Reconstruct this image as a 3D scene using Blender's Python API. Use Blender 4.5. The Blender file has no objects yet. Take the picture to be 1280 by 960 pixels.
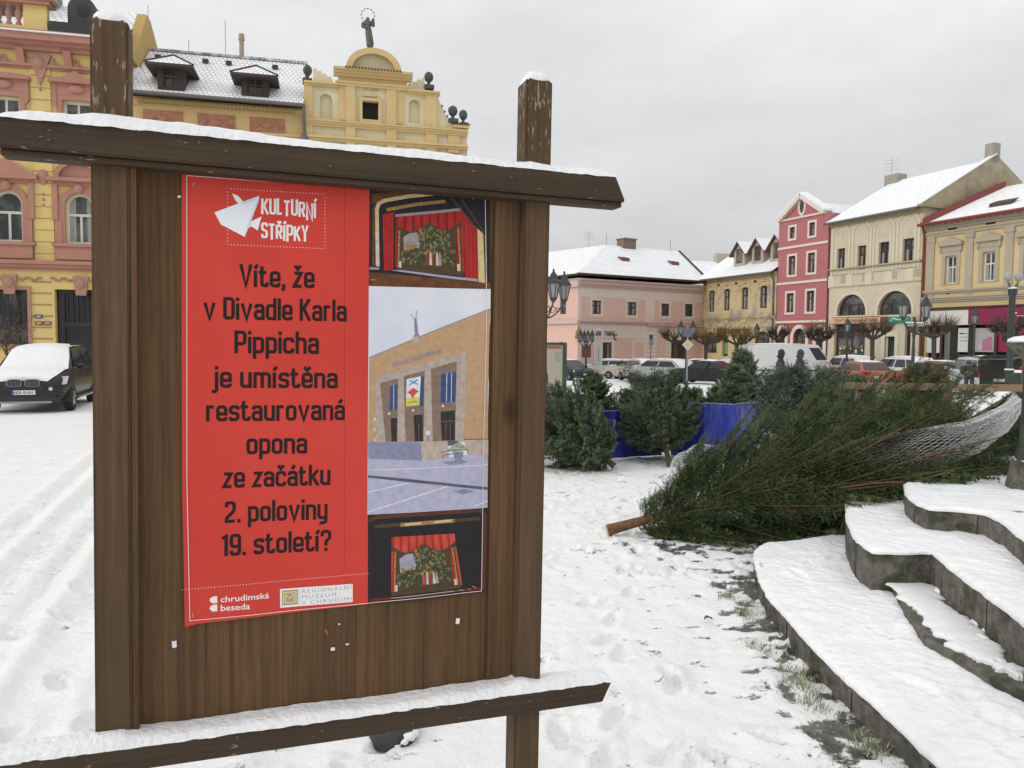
import bpy, bmesh, math, random
import numpy as np
from mathutils import Vector, Matrix, noise

random.seed(7); RNG = np.random.default_rng(7)
SC = bpy.context.scene
COL = SC.collection
R = math.radians

# ------------------------------------------------------------------ camera
F_PX, CX, CY, EYE = 960.0, 640.0, 480.0, 1.95
PITCH, ROLL = R(3.2), 0.008
CF = np.array([0, math.cos(PITCH), -math.sin(PITCH)])
_U0 = np.array([0, math.sin(PITCH), math.cos(PITCH)]); _R0 = np.array([1.0, 0, 0])
CR = _R0 * math.cos(ROLL) + _U0 * math.sin(ROLL)
CU = _U0 * math.cos(ROLL) - _R0 * math.sin(ROLL)
CPOS = np.array([0, 0, EYE])
cam_d = bpy.data.cameras.new('camera'); cam = bpy.data.objects.new('camera', cam_d); COL.objects.link(cam)
cam_d.sensor_width = 36.0; cam_d.lens = F_PX / 1280 * 36.0; cam_d.clip_start = 0.05; cam_d.clip_end = 2000
cam.matrix_world = Matrix(((CR[0], CU[0], -CF[0], 0), (CR[1], CU[1], -CF[1], 0), (CR[2], CU[2], -CF[2], EYE), (0, 0, 0, 1)))
SC.camera = cam

# ------------------------------------------------------------------ sky, sun, exposure
SUN_EL, SUN_AZ = R(21), R(238)     # overcast: a broad weak sun from behind the camera
world = bpy.data.worlds.new('World'); SC.world = world; world.use_nodes = True
nt = world.node_tree; nt.nodes.clear()
def wn(t, **k):
    n = nt.nodes.new(t)
    for a, v in k.items(): setattr(n, a, v)
    return n
w_out = wn('ShaderNodeOutputWorld'); w_bg = wn('ShaderNodeBackground'); w_bg.inputs[1].default_value = 0.1
w_sky = wn('ShaderNodeTexSky', sky_type='NISHITA', sun_disc=False, sun_elevation=SUN_EL, sun_rotation=SUN_AZ)
w_tc = wn('ShaderNodeTexCoord'); w_sep = wn('ShaderNodeSeparateXYZ'); nt.links.new(w_tc.outputs['Generated'], w_sep.inputs[0])
w_mr = wn('ShaderNodeMapRange'); nt.links.new(w_sep.outputs[2], w_mr.inputs[0])
w_mr.inputs[1].default_value = 0.0; w_mr.inputs[2].default_value = 1.0; w_mr.inputs[3].default_value = 5.7; w_mr.inputs[4].default_value = 13.5
w_map = wn('ShaderNodeMapping'); w_map.inputs['Scale'].default_value = (1.6, 1.6, 4.5); nt.links.new(w_tc.outputs['Generated'], w_map.inputs[0])
w_no = wn('ShaderNodeTexNoise'); w_no.inputs['Scale'].default_value = 1.7; w_no.inputs['Detail'].default_value = 5; w_no.inputs['Roughness'].default_value = .55
nt.links.new(w_map.outputs[0], w_no.inputs[0])
w_cr = wn('ShaderNodeMapRange'); nt.links.new(w_no.outputs[0], w_cr.inputs[0])
w_cr.inputs[1].default_value = .3; w_cr.inputs[2].default_value = .7; w_cr.inputs[3].default_value = .87; w_cr.inputs[4].default_value = 1.07
w_mul = wn('ShaderNodeMath', operation='MULTIPLY'); nt.links.new(w_mr.outputs[0], w_mul.inputs[0]); nt.links.new(w_cr.outputs[0], w_mul.inputs[1])
w_tint = wn('ShaderNodeVectorMath', operation='SCALE'); w_tint.inputs[0].default_value = (0.995, 1.0, 1.0); nt.links.new(w_mul.outputs[0], w_tint.inputs['Scale'])
w_mix = wn('ShaderNodeMix', data_type='RGBA', clamp_result=False, clamp_factor=True); w_mix.inputs[0].default_value = 0.93
nt.links.new(w_sky.outputs[0], w_mix.inputs[6]); nt.links.new(w_tint.outputs[0], w_mix.inputs[7])
nt.links.new(w_mix.outputs[2], w_bg.inputs[0]); nt.links.new(w_bg.outputs[0], w_out.inputs[0])
sl = bpy.data.lights.new('sun', 'SUN'); sl.energy = 1.0; sl.angle = R(14); sl.color = (1.0, 0.96, 0.9)
so = bpy.data.objects.new('sun', sl); COL.objects.link(so)
_sd = Vector((math.sin(SUN_AZ) * math.cos(SUN_EL), math.cos(SUN_AZ) * math.cos(SUN_EL), math.sin(SUN_EL)))
so.rotation_euler = _sd.to_track_quat('Z', 'Y').to_euler()
vs = SC.view_settings; vs.view_transform = 'Standard'; vs.look = 'None'; vs.exposure = 0.07; vs.gamma = 1.0; vs.use_curve_mapping = False

# ------------------------------------------------------------------ placing helpers
def ray(px, py): return CF + CR * (px - CX) / F_PX - CU * (py - CY) / F_PX
def W(px, py, Y):
    d = ray(px, py); return Vector(CPOS + d * (Y / d[1]))
def on_z(px, py, z):
    d = ray(px, py); return Vector(CPOS + d * ((z - EYE) / d[2]))
def gz(y): return 0.0 if y < 25 else -0.025 * (min(y, 120) - 25)
def G(px, Y, py=440):
    p = W(px, py, Y); return Vector((p.x, p.y, gz(p.y)))

# ------------------------------------------------------------------ materials
def mat(name, col, rough=0.7, col2=None, scale=4.0, bump=0.0, bscale=None, metal=0.0, stretch=(1, 1, 1), detail=5, lo=.35, hi=.65, spec=None, dirt=None, dscale=1.2, dlo=.55, dhi=.75, emit=None):
    m = bpy.data.materials.new(name); m.use_nodes = True
    t = m.node_tree; n = t.nodes; L = t.links; b = n['Principled BSDF']
    b.inputs['Roughness'].default_value = rough; b.inputs['Metallic'].default_value = metal
    if spec is not None: b.inputs['Specular IOR Level'].default_value = spec
    b.inputs['Base Color'].default_value = (*col, 1)
    if emit: b.inputs['Emission Color'].default_value = (*col, 1); b.inputs['Emission Strength'].default_value = emit
    if col2 or bump or dirt:
        tc = n.new('ShaderNodeTexCoord'); mp = n.new('ShaderNodeMapping'); mp.inputs['Scale'].default_value = stretch
        L.new(tc.outputs['Object'], mp.inputs[0])
    if col2:
        no = n.new('ShaderNodeTexNoise'); no.inputs['Scale'].default_value = scale; no.inputs['Detail'].default_value = detail; no.inputs['Roughness'].default_value = .6
        L.new(mp.outputs[0], no.inputs[0])
        mr = n.new('ShaderNodeMapRange'); L.new(no.outputs[0], mr.inputs[0]); mr.inputs[1].default_value = lo; mr.inputs[2].default_value = hi
        mx = n.new('ShaderNodeMix'); mx.data_type = 'RGBA'; L.new(mr.outputs[0], mx.inputs[0])
        mx.inputs[6].default_value = (*col, 1); mx.inputs[7].default_value = (*col2, 1)
        out = mx.outputs[2]
        if dirt:
            n2 = n.new('ShaderNodeTexNoise'); n2.inputs['Scale'].default_value = dscale; n2.inputs['Detail'].default_value = 8; n2.inputs['Roughness'].default_value = .65
            L.new(tc.outputs['Object'], n2.inputs[0])
            r2 = n.new('ShaderNodeMapRange'); L.new(n2.outputs[0], r2.inputs[0]); r2.inputs[1].default_value = dlo; r2.inputs[2].default_value = dhi
            m2 = n.new('ShaderNodeMix'); m2.data_type = 'RGBA'; L.new(r2.outputs[0], m2.inputs[0]); L.new(out, m2.inputs[6]); m2.inputs[7].default_value = (*dirt, 1)
            out = m2.outputs[2]
        L.new(out, b.inputs['Base Color'])
    if bump:
        nb = n.new('ShaderNodeTexNoise'); nb.inputs['Scale'].default_value = bscale or scale * 4; nb.inputs['Detail'].default_value = 6
        L.new(mp.outputs[0], nb.inputs[0])
        bm_ = n.new('ShaderNodeBump'); bm_.inputs['Strength'].default_value = bump; bm_.inputs['Distance'].default_value = 0.02
        L.new(nb.outputs[0], bm_.inputs['Height']); L.new(bm_.outputs[0], b.inputs['Normal'])
    return m

def wood(name, c1, c2, axis, chips=None, chip_lo=.66, chip_z=None):
    """stained timber: grain stretched along one local axis, knots, worn chips"""
    m = bpy.data.materials.new(name); m.use_nodes = True
    t = m.node_tree; n = t.nodes; L = t.links; b = n['Principled BSDF']; b.inputs['Roughness'].default_value = .7; b.inputs['Specular IOR Level'].default_value = .18
    tc = n.new('ShaderNodeTexCoord'); mp = n.new('ShaderNodeMapping')
    s = [75, 75, 75]; s[axis] = 1.3; mp.inputs['Scale'].default_value = s; L.new(tc.outputs['Object'], mp.inputs[0])
    wob = n.new('ShaderNodeTexNoise'); wob.inputs['Scale'].default_value = 5; L.new(tc.outputs['Object'], wob.inputs[0])
    wm = n.new('ShaderNodeVectorMath'); wm.operation = 'MULTIPLY_ADD'; L.new(wob.outputs['Color'], wm.inputs[0]); wm.inputs[1].default_value = (.9, .9, .3) if axis == 2 else (.3, .9, .9); L.new(mp.outputs[0], wm.inputs[2])
    g = n.new('ShaderNodeTexNoise'); g.inputs['Scale'].default_value = 1.0; g.inputs['Detail'].default_value = 7; g.inputs['Roughness'].default_value = .7; L.new(wm.outputs[0], g.inputs[0])
    r = n.new('ShaderNodeMapRange'); L.new(g.outputs[0], r.inputs[0]); r.inputs[1].default_value = .26; r.inputs[2].default_value = .80
    mx = n.new('ShaderNodeMix'); mx.data_type = 'RGBA'; L.new(r.outputs[0], mx.inputs[0]); mx.inputs[6].default_value = (*c1, 1); mx.inputs[7].default_value = (*c2, 1)
    # broad tone changes from board to board
    bn = n.new('ShaderNodeTexNoise'); bn.inputs['Scale'].default_value = 1.0; bn.inputs['Detail'].default_value = 2
    m2 = n.new('ShaderNodeMapping'); s2 = [7, 7, 7]; s2[axis] = 1.2; m2.inputs['Scale'].default_value = s2; L.new(tc.outputs['Object'], m2.inputs[0]); L.new(m2.outputs[0], bn.inputs[0])
    rb = n.new('ShaderNodeMapRange'); L.new(bn.outputs[0], rb.inputs[0]); rb.inputs[1].default_value = .3; rb.inputs[2].default_value = .7; rb.inputs[3].default_value = .84; rb.inputs[4].default_value = 1.14
    mu = n.new('ShaderNodeVectorMath'); mu.operation = 'SCALE'; L.new(mx.outputs[2], mu.inputs[0]); L.new(rb.outputs[0], mu.inputs['Scale'])
    # knots
    vo = n.new('ShaderNodeTexVoronoi'); vo.inputs['Scale'].default_value = 1.0
    m3 = n.new('ShaderNodeMapping'); s3 = [5, 5, 5]; s3[axis] = 2.2; m3.inputs['Scale'].default_value = s3; L.new(tc.outputs['Object'], m3.inputs[0]); L.new(m3.outputs[0], vo.inputs[0])
    rk = n.new('ShaderNodeMapRange'); L.new(vo.outputs['Distance'], rk.inputs[0]); rk.inputs[1].default_value = .04; rk.inputs[2].default_value = .12; rk.inputs[3].default_value = .5; rk.inputs[4].default_value = 1
    mk = n.new('ShaderNodeVectorMath'); mk.operation = 'SCALE'; L.new(mu.outputs[0], mk.inputs[0]); L.new(rk.outputs[0], mk.inputs['Scale'])
    out = mk.outputs[0]
    if chips:
        cn = n.new('ShaderNodeTexNoise'); cn.inputs['Scale'].default_value = 1.0; cn.inputs['Detail'].default_value = 3
        m4 = n.new('ShaderNodeMapping'); s4 = [130, 130, 130]; s4[axis] = 28; m4.inputs['Scale'].default_value = s4; L.new(tc.outputs['Object'], m4.inputs[0]); L.new(m4.outputs[0], cn.inputs[0])
        zn = n.new('ShaderNodeTexNoise'); zn.inputs['Scale'].default_value = 6; L.new(tc.outputs['Object'], zn.inputs[0])
        ad = n.new('ShaderNodeMath'); ad.operation = 'MULTIPLY_ADD'; L.new(zn.outputs[0], ad.inputs[0]); ad.inputs[1].default_value = .35; L.new(cn.outputs[0], ad.inputs[2])
        rc = n.new('ShaderNodeMapRange'); L.new(ad.outputs[0], rc.inputs[0]); rc.inputs[1].default_value = chip_lo + .175; rc.inputs[2].default_value = chip_lo + .2
        fc_ = rc.outputs[0]
        if chip_z is not None:      # weather-worn only at the exposed heads
            sp = n.new('ShaderNodeSeparateXYZ'); L.new(tc.outputs['Object'], sp.inputs[0]); gt = n.new('ShaderNodeMapRange'); L.new(sp.outputs[2], gt.inputs[0]); gt.inputs[1].default_value = chip_z; gt.inputs[2].default_value = chip_z + .05
            ml = n.new('ShaderNodeMath'); ml.operation = 'MULTIPLY'; L.new(fc_, ml.inputs[0]); L.new(gt.outputs[0], ml.inputs[1]); fc_ = ml.outputs[0]
        mc = n.new('ShaderNodeMix'); mc.data_type = 'RGBA'; L.new(fc_, mc.inputs[0]); L.new(out, mc.inputs[6]); mc.inputs[7].default_value = (*chips, 1); out = mc.outputs[2]
    L.new(out, b.inputs['Base Color'])
    bp = n.new('ShaderNodeBump'); bp.inputs['Strength'].default_value = .45; bp.inputs['Distance'].default_value = .004; L.new(g.outputs[0], bp.inputs['Height']); L.new(bp.outputs[0], b.inputs['Normal'])
    return m

def tile_roof(name, snow=(.80, .81, .83), tile=(.10, .05, .04), w=.22, h=.32, mortar=.02, amount=.5):
    """snow lying on roof tiles: the lower edge and the joints of the courses show through"""
    m = bpy.data.materials.new(name); m.use_nodes = True
    t = m.node_tree; n = t.nodes; L = t.links; b = n['Principled BSDF']; b.inputs['Roughness'].default_value = .8
    uv = n.new('ShaderNodeUVMap'); br = n.new('ShaderNodeTexBrick'); L.new(uv.outputs[0], br.inputs[0])
    br.inputs['Scale'].default_value = 1; br.inputs['Brick Width'].default_value = w; br.inputs['Row Height'].default_value = h; br.inputs['Mortar Size'].default_value = mortar; br.inputs['Mortar Smooth'].default_value = .4
    no = n.new('ShaderNodeTexNoise'); no.inputs['Scale'].default_value = 1.3; no.inputs['Detail'].default_value = 8; L.new(uv.outputs[0], no.inputs[0])
    mr = n.new('ShaderNodeMapRange'); L.new(no.outputs[0], mr.inputs[0]); mr.inputs[1].default_value = .3; mr.inputs[2].default_value = .75; mr.inputs[3].default_value = amount * .5; mr.inputs[4].default_value = min(1, amount * 1.6)
    mu = n.new('ShaderNodeMath'); mu.operation = 'MULTIPLY'; L.new(br.outputs['Fac'], mu.inputs[0]); L.new(mr.outputs[0], mu.inputs[1])
    mx = n.new('ShaderNodeMix'); mx.data_type = 'RGBA'; L.new(mu.outputs[0], mx.inputs[0]); mx.inputs[6].default_value = (*snow, 1); mx.inputs[7].default_value = (*tile, 1)
    L.new(mx.outputs[2], b.inputs['Base Color'])
    return m

# ------------------------------------------------------------------ mesh builder
class MB:
    def __init__(s): s.v = []; s.f = []; s.m = []; s.uv = []; s.cur = 0; s.marks = []
    def mark(s): s.marks.append((len(s.v), len(s.f), len(s.uv)))     # a new piece starts here
    def pieces(s):
        if not s.marks: return [s]
        mk = s.marks + [(len(s.v), len(s.f), len(s.uv))]; out = []
        if mk[0][1] > 0: mk = [(0, 0, 0)] + mk
        for (v0, f0, u0), (v1, f1, u1) in zip(mk[:-1], mk[1:]):
            if f1 == f0: continue
            p = MB(); p.v = s.v[v0:v1]; p.f = [tuple(k - v0 for k in f) for f in s.f[f0:f1]]; p.m = s.m[f0:f1]; p.uv = s.uv[u0:u1]; out.append(p)
        return out
    def poly(s, pts, m=None, uv=None):
        i = len(s.v); s.v += [tuple(p) for p in pts]; s.f.append(tuple(range(i, i + len(pts)))); s.m.append(s.cur if m is None else m)
        if uv is None:
            p0 = Vector(pts[0]); a = Vector(pts[1]) - p0; a = a.normalized() if a.length > 1e-9 else Vector((1, 0, 0))
            nn = Vector((0, 0, 0))
            for k in range(1, len(pts) - 1): nn += (Vector(pts[k]) - p0).cross(Vector(pts[k + 1]) - p0)
            bb = nn.cross(a); bb = bb.normalized() if bb.length > 1e-9 else Vector((0, 0, 1))
            uv = [((Vector(p) - p0).dot(a), (Vector(p) - p0).dot(bb)) for p in pts]
        s.uv += uv
    def mesh(s, verts, faces, m=None):
        i = len(s.v); s.v += [tuple(p) for p in verts]
        for f in faces:
            s.f.append(tuple(i + k for k in f)); s.m.append(s.cur if m is None else m); s.uv += [(0, 0)] * len(f)
    def box(s, x0, x1, y0, y1, z0, z1, m=None):
        p = [(x0, y0, z0), (x1, y0, z0), (x1, y1, z0), (x0, y1, z0), (x0, y0, z1), (x1, y0, z1), (x1, y1, z1), (x0, y1, z1)]
        for f in ((0, 1, 5, 4), (1, 2, 6, 5), (2, 3, 7, 6), (3, 0, 4, 7), (4, 5, 6, 7), (3, 2, 1, 0)): s.poly([p[k] for k in f], m)
    def bbox(s, x0, x1, y0, y1, z0, z1, c=.004, m=None):
        """box with chamfered vertical and horizontal edges"""
        b = bmesh.new(); bmesh.ops.create_cube(b, size=1)
        for v in b.verts: v.co = Vector(((x0 + x1) / 2 + v.co.x * (x1 - x0), (y0 + y1) / 2 + v.co.y * (y1 - y0), (z0 + z1) / 2 + v.co.z * (z1 - z0)))
        bmesh.ops.bevel(b, geom=list(b.edges), offset=c, segments=2, affect='EDGES', profile=.6)
        s.add_bm(b, m)
    def add_bm(s, b, m=None):
        b.verts.index_update(); i = len(s.v); s.v += [tuple(v.co) for v in b.verts]
        for f in b.faces:
            s.f.append(tuple(i + v.index for v in f.verts)); s.m.append(s.cur if m is None else m); s.uv += [(0, 0)] * len(f.verts)
        b.free()
    def prism(s, prof, x0, x1, mats=None, axis='x'):
        """extrude a closed profile (a,b) along an axis"""
        def P(a, b, c): return {'x': (c, a, b), 'y': (a, c, b), 'z': (a, b, c)}[axis]
        n = len(prof)
        for k in range(n):
            a, b = prof[k], prof[(k + 1) % n]
            s.poly([P(*a, x0), P(*a, x1), P(*b, x1), P(*b, x0)], None if mats is None else mats[k])
        s.poly([P(*p, x0) for p in prof][::-1], None if mats is None else mats[n] if len(mats) > n else s.cur)
        s.poly([P(*p, x1) for p in prof], None if mats is None else mats[n] if len(mats) > n else s.cur)
    def tube(s, pts, r, seg=8, m=None, cap=True):
        pts = [Vector(p) for p in pts]; n = len(pts); rr = r if isinstance(r, (list, tuple)) else [r] * n
        i0 = len(s.v); up = None; rings = []
        for k in range(n):
            d = (pts[min(k + 1, n - 1)] - pts[max(k - 1, 0)])
            d = d.normalized() if d.length > 1e-9 else Vector((0, 0, 1))
            if up is None: up = d.orthogonal().normalized()
            up = (up - d * up.dot(d)); up = up.normalized() if up.length > 1e-6 else d.orthogonal().normalized()
            sd = d.cross(up)
            rings.append([pts[k] + (up * math.cos(2 * math.pi * j / seg) + sd * math.sin(2 * math.pi * j / seg)) * rr[k] for j in range(seg)])
        V = [p for ring in rings for p in ring]; Fc = []
        for k in range(n - 1):
            for j in range(seg):
                a = k * seg + j; b = k * seg + (j + 1) % seg; Fc.append((a, b, b + seg, a + seg))
        if cap: Fc.append(tuple(range(seg))[::-1]); Fc.append(tuple((n - 1) * seg + j for j in range(seg)))
        s.mesh(V, Fc, m)
    def lathe(s, prof, c=(0, 0, 0), seg=12, m=None, rot=0):
        """profile of (radius, z) turned round the vertical"""
        V = []; Fc = []
        for r_, z in prof:
            for j in range(seg):
                a = rot + 2 * math.pi * j / seg; V.append((c[0] + r_ * math.cos(a), c[1] + r_ * math.sin(a), c[2] + z))
        n = len(prof)
        for k in range(n - 1):
            for j in range(seg):
                a = k * seg + j; b = k * seg + (j + 1) % seg; Fc.append((a, b, b + seg, a + seg))
        Fc.append(tuple(range(seg))[::-1]); Fc.append(tuple((n - 1) * seg + j for j in range(seg)))
        s.mesh(V, Fc, m)
    def ball(s, c, r, m=None, seg=12, ring=8):
        rx, ry, rz = r if isinstance(r, (tuple, list)) else (r, r, r)
        V = [(c[0], c[1], c[2] - rz)]; Fc = []
        for i in range(1, ring):
            t = -math.pi / 2 + math.pi * i / ring
            for j in range(seg):
                a = 2 * math.pi * j / seg; V.append((c[0] + rx * math.cos(t) * math.cos(a), c[1] + ry * math.cos(t) * math.sin(a), c[2] + rz * math.sin(t)))
        V.append((c[0], c[1], c[2] + rz)); e = len(V) - 1
        for j in range(seg):
            Fc.append((0, 1 + (j + 1) % seg, 1 + j)); Fc.append((e, e - seg + j, e - seg + (j + 1) % seg))
        for i in range(ring - 2):
            for j in range(seg):
                a = 1 + i * seg + j; b = 1 + i * seg + (j + 1) % seg; Fc.append((a, b, b + seg, a + seg))
        s.mesh(V, Fc, m)
    def build(s, name, mats, parent=None, smooth=False, world=False):
        me = bpy.data.meshes.new(name); me.from_pydata(s.v, [], s.f)
        ml = mats if isinstance(mats, (list, tuple)) else [mats]
        for m in ml: me.materials.append(m)
        me.polygons.foreach_set('material_index', [min(k, len(ml) - 1) for k in s.m])
        u = me.uv_layers.new(name='UVMap'); u.data.foreach_set('uv', [c for p in s.uv for c in p])
        if smooth: me.polygons.foreach_set('use_smooth', [True] * len(me.polygons))
        me.update()
        o = bpy.data.objects.new(name, me); COL.objects.link(o)
        if parent is not None: o.parent = parent
        return o

def smooth_by_angle(o, deg=40):
    me = o.data
    b = bmesh.new(); b.from_mesh(me); bmesh.ops.remove_doubles(b, verts=b.verts, dist=1e-5)
    for f in b.faces: f.smooth = True
    for e in b.edges:
        if len(e.link_faces) == 2 and e.calc_face_angle(0) > R(deg): e.smooth = False
    b.to_mesh(me); b.free()
    return o

def tri_mesh(name, V, T, mats, midx=None, parent=None, smooth=False):
    """fast numpy mesh of triangles"""
    me = bpy.data.meshes.new(name); nv, nf = len(V), len(T)
    me.vertices.add(nv); me.vertices.foreach_set('co', np.asarray(V, np.float32).ravel())
    me.loops.add(nf * 3); me.loops.foreach_set('vertex_index', np.asarray(T, np.int32).ravel())
    me.polygons.add(nf); me.polygons.foreach_set('loop_start', np.arange(0, nf * 3, 3, dtype=np.int32)); me.polygons.foreach_set('loop_total', np.full(nf, 3, np.int32))
    for m in (mats if isinstance(mats, (list, tuple)) else [mats]): me.materials.append(m)
    if midx is not None: me.polygons.foreach_set('material_index', np.asarray(midx, np.int32))
    me.update(calc_edges=True)
    o = bpy.data.objects.new(name, me); COL.objects.link(o)
    if parent is not None: o.parent = parent
    return o

def tag(o, label=None, cat=None, group=None, kind=None):
    if label: o['label'] = label
    if cat: o['category'] = cat
    if group: o['group'] = group
    if kind: o['kind'] = kind
    return o
def thing(name, label, cat, loc=(0, 0, 0), rz=0.0, group=None, matrix=None):
    o = bpy.data.objects.new(name, None); COL.objects.link(o); o.empty_display_size = .2
    if matrix is not None: o.matrix_world = matrix
    else: o.location = loc; o.rotation_euler = (0, 0, rz)
    return tag(o, label, cat, group)
def copy_tree(o, parent=None):
    c = o.copy(); COL.objects.link(c)
    if parent is not None: c.parent = parent
    for ch in list(o.children): copy_tree(ch, c)
    return c
def text_faces(body, size=1.0, spacing=1.0, bold=0.0):
    """outlines of the built-in font as flat triangles: (verts, faces), and the width"""
    c = bpy.data.curves.new('lettering', 'FONT'); c.body = body; c.size = size; c.space_character = spacing; c.offset = bold; c.resolution_u = 3
    o = bpy.data.objects.new('lettering', c); COL.objects.link(o); bpy.context.view_layer.update()
    me = o.evaluated_get(bpy.context.evaluated_depsgraph_get()).to_mesh()
    V = [tuple(v.co) for v in me.vertices]; Fc = [tuple(p.vertices) for p in me.polygons]
    bpy.data.objects.remove(o); bpy.data.curves.remove(c)
    return V, Fc, max((v[0] for v in V), default=0)

# shared materials
SNOW = mat('snow', (.83, .83, .84), .55, col2=(.78, .785, .80), scale=9, bump=.45, bscale=70)
ROOFSNOW = mat('roof_snow', (.80, .81, .83), .7, col2=(.70, .71, .74), scale=1.2)
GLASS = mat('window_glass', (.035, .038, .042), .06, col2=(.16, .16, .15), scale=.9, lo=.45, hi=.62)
DARKGLASS = mat('dark_glass', (.02, .022, .025), .05)
IRON = mat('black_iron', (.022, .028, .028), .55, col2=(.034, .040, .038), scale=12)
LAMPGLASS = mat('lantern_glass', (.24, .25, .25), .12)

# ------------------------------------------------------------------ stone steps outline (needed by the ground for the bare strip)
Z1, Z2, Z3, Z4 = .13, .21, .44, .63
def outline(px, z): return [on_z(x, y, z).xy for x, y in px]
T1 = outline([(942, 700), (950, 730), (960, 748), (978, 768), (1005, 800), (1030, 826), (1060, 856), (1100, 890), (1130, 918), (1160, 948), (1200, 984), (1260, 1036), (1340, 1100)], Z1)
T1b = outline([(1500, 900), (1300, 700), (1120, 640), (1060, 668), (1000, 678), (956, 682), (944, 689)], Z1)
T2 = outline([(1112, 726), (1118, 736), (1135, 767), (1155, 797), (1185, 813), (1212, 830), (1247, 850), (1290, 872), (1340, 900)], Z2)
T2b = outline([(1480, 800), (1250, 700), (1175, 690), (1118, 720)], Z2)
T3 = outline([(1057, 631), (1059, 655), (1067, 673), (1076, 682), (1090, 691), (1128, 693), (1165, 692), (1173, 700), (1196, 718), (1225, 740), (1280, 782), (1340, 830)], Z3)
T3b = outline([(1450, 720), (1260, 625), (1150, 600), (1110, 618), (1062, 624)], Z3)
T4 = outline([(1130, 606), (1132, 620), (1145, 631), (1162, 638), (1200, 640), (1230, 644), (1255, 656), (1285, 680), (1340, 720)], Z4)
T4b = outline([(1500, 660), (1420, 545), (1290, 530), (1190, 580), (1140, 598)], Z4)

# ------------------------------------------------------------------ ground
def seg_dist(P, poly):
    best = np.full(len(P), 1e9)
    for a, b in zip(poly[:-1], poly[1:]):
        a = np.array(a); b = np.array(b); d = b - a; t = np.clip(((P - a) @ d) / (d @ d), 0, 1)
        best = np.minimum(best, np.linalg.norm(P - (a + t[:, None] * d), axis=1))
    return best
def vnoise(x, y, seed=0):
    """smooth value noise, numpy"""
    xi = np.floor(x).astype(np.int64); yi = np.floor(y).astype(np.int64); xf = x - xi; yf = y - yi
    xf = xf * xf * (3 - 2 * xf); yf = yf * yf * (3 - 2 * yf)
    def h(a, b):
        n = (a * 374761393 + b * 668265263 + seed * 1442695040) & 0x7fffffff
        n = ((n ^ (n >> 13)) * 1274126177) & 0x7fffffff
        return ((n ^ (n >> 16)) & 0xffff) / 65535.0
    return (h(xi, yi) * (1 - xf) + h(xi + 1, yi) * xf) * (1 - yf) + (h(xi, yi + 1) * (1 - xf) + h(xi + 1, yi + 1) * xf) * yf
def fbm(x, y, o=4, seed=0):
    s = 0; a = .5
    for k in range(o): s = s + a * vnoise(x * 2 ** k, y * 2 ** k, seed + k); a *= .5
    return s

xs = np.concatenate([-np.geomspace(9, 260, 26)[::-1], np.arange(-8.97, -3.5, .04), np.arange(-3.5, 4.0, .026), np.arange(4.0, 6.5, .05), np.geomspace(6.6, 260, 30)])
ys = [1.0]
while ys[-1] < 24: ys.append(ys[-1] + max(.022, ys[-1] * .0055))
ys = np.array(ys); ys = np.concatenate([[-60, -25, -10, -4, -1.5, 0, .5], ys, [27, 30, 35, 42, 50, 60, 75, 95, 120, 180, 300, 600]])
GX, GY = np.meshgrid(xs, ys); gx, gy = GX.ravel(), GY.ravel()
gzz = np.where(gy < 25, 0, -.025 * (np.minimum(gy, 120) - 25))
near = np.clip((26 - gy) / 6, 0, 1) * np.clip((10 - np.abs(gx)) / 3, 0, 1)
h = .030 * (fbm(gx * .9, gy * .9, 3, 3) - .45) + .040 * (fbm(gx * 4, gy * 4, 3, 9) - .45) + .022 * (fbm(gx * 11, gy * 11, 2, 5) - .4) + .020 * (fbm(gx * 19, gy * 19, 2, 77) - .4) * np.clip((gx + 1.5) / 1.5, .25, 1)
P2 = np.stack([gx, gy], 1)
# trampled prints, each with a pushed-up rim
fr = random.Random(5)
prints = []
for k in range(330):
    prints.append((fr.uniform(-3.5, 2.6), fr.uniform(2.6, 13), fr.uniform(0, 6.28)))
for k in range(12): prints.append((-1.3 - .07 * k + .09 * (k % 2), 3.0 + .62 * k, 1.75))
for k in range(10): prints.append((.25 + .12 * k + .09 * (k % 2), 2.9 + .6 * k, 1.3))
for (a, b, th) in prints:
    dx = gx - a; dy = gy - b; u = (dx * math.cos(th) + dy * math.sin(th)) / .15; v = (-dx * math.sin(th) + dy * math.cos(th)) / .055
    v = v * (1 + .25 * u); q = np.sqrt(u * u + v * v); sel = q < 1.9
    dep = np.where(q < 1, -.034 * (1 - q ** 4) + .006 * np.sin(u * 16), .015 * np.exp(-((q - 1.2) / .25) ** 2))
    h = h + np.where(sel, dep, 0)
# tyre tracks going off to the parked car on the left
for off in (-.45, 0.0, .28, .75):
    a0 = np.array([-3.97 + off, 5.96]); d = np.array([-.335, .942]); d /= np.linalg.norm(d); nrm = np.array([-d[1], d[0]])
    w = (P2 - a0) @ nrm; l = (P2 - a0) @ d
    rut = np.exp(-(w / .10) ** 4) * np.clip((l + 1.5) / 1.5, 0, 1); h = h - rut * (.024 + .030 * np.sin(l * 62 + 14 * np.abs(w) * 3) * (.4 + fbm(gx * 3, gy * 3, 2, 8))) + .022 * np.exp(-((np.abs(w) - .2) / .06) ** 2)
h = h * near
d1 = seg_dist(P2, [tuple(p) for p in T1])
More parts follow.
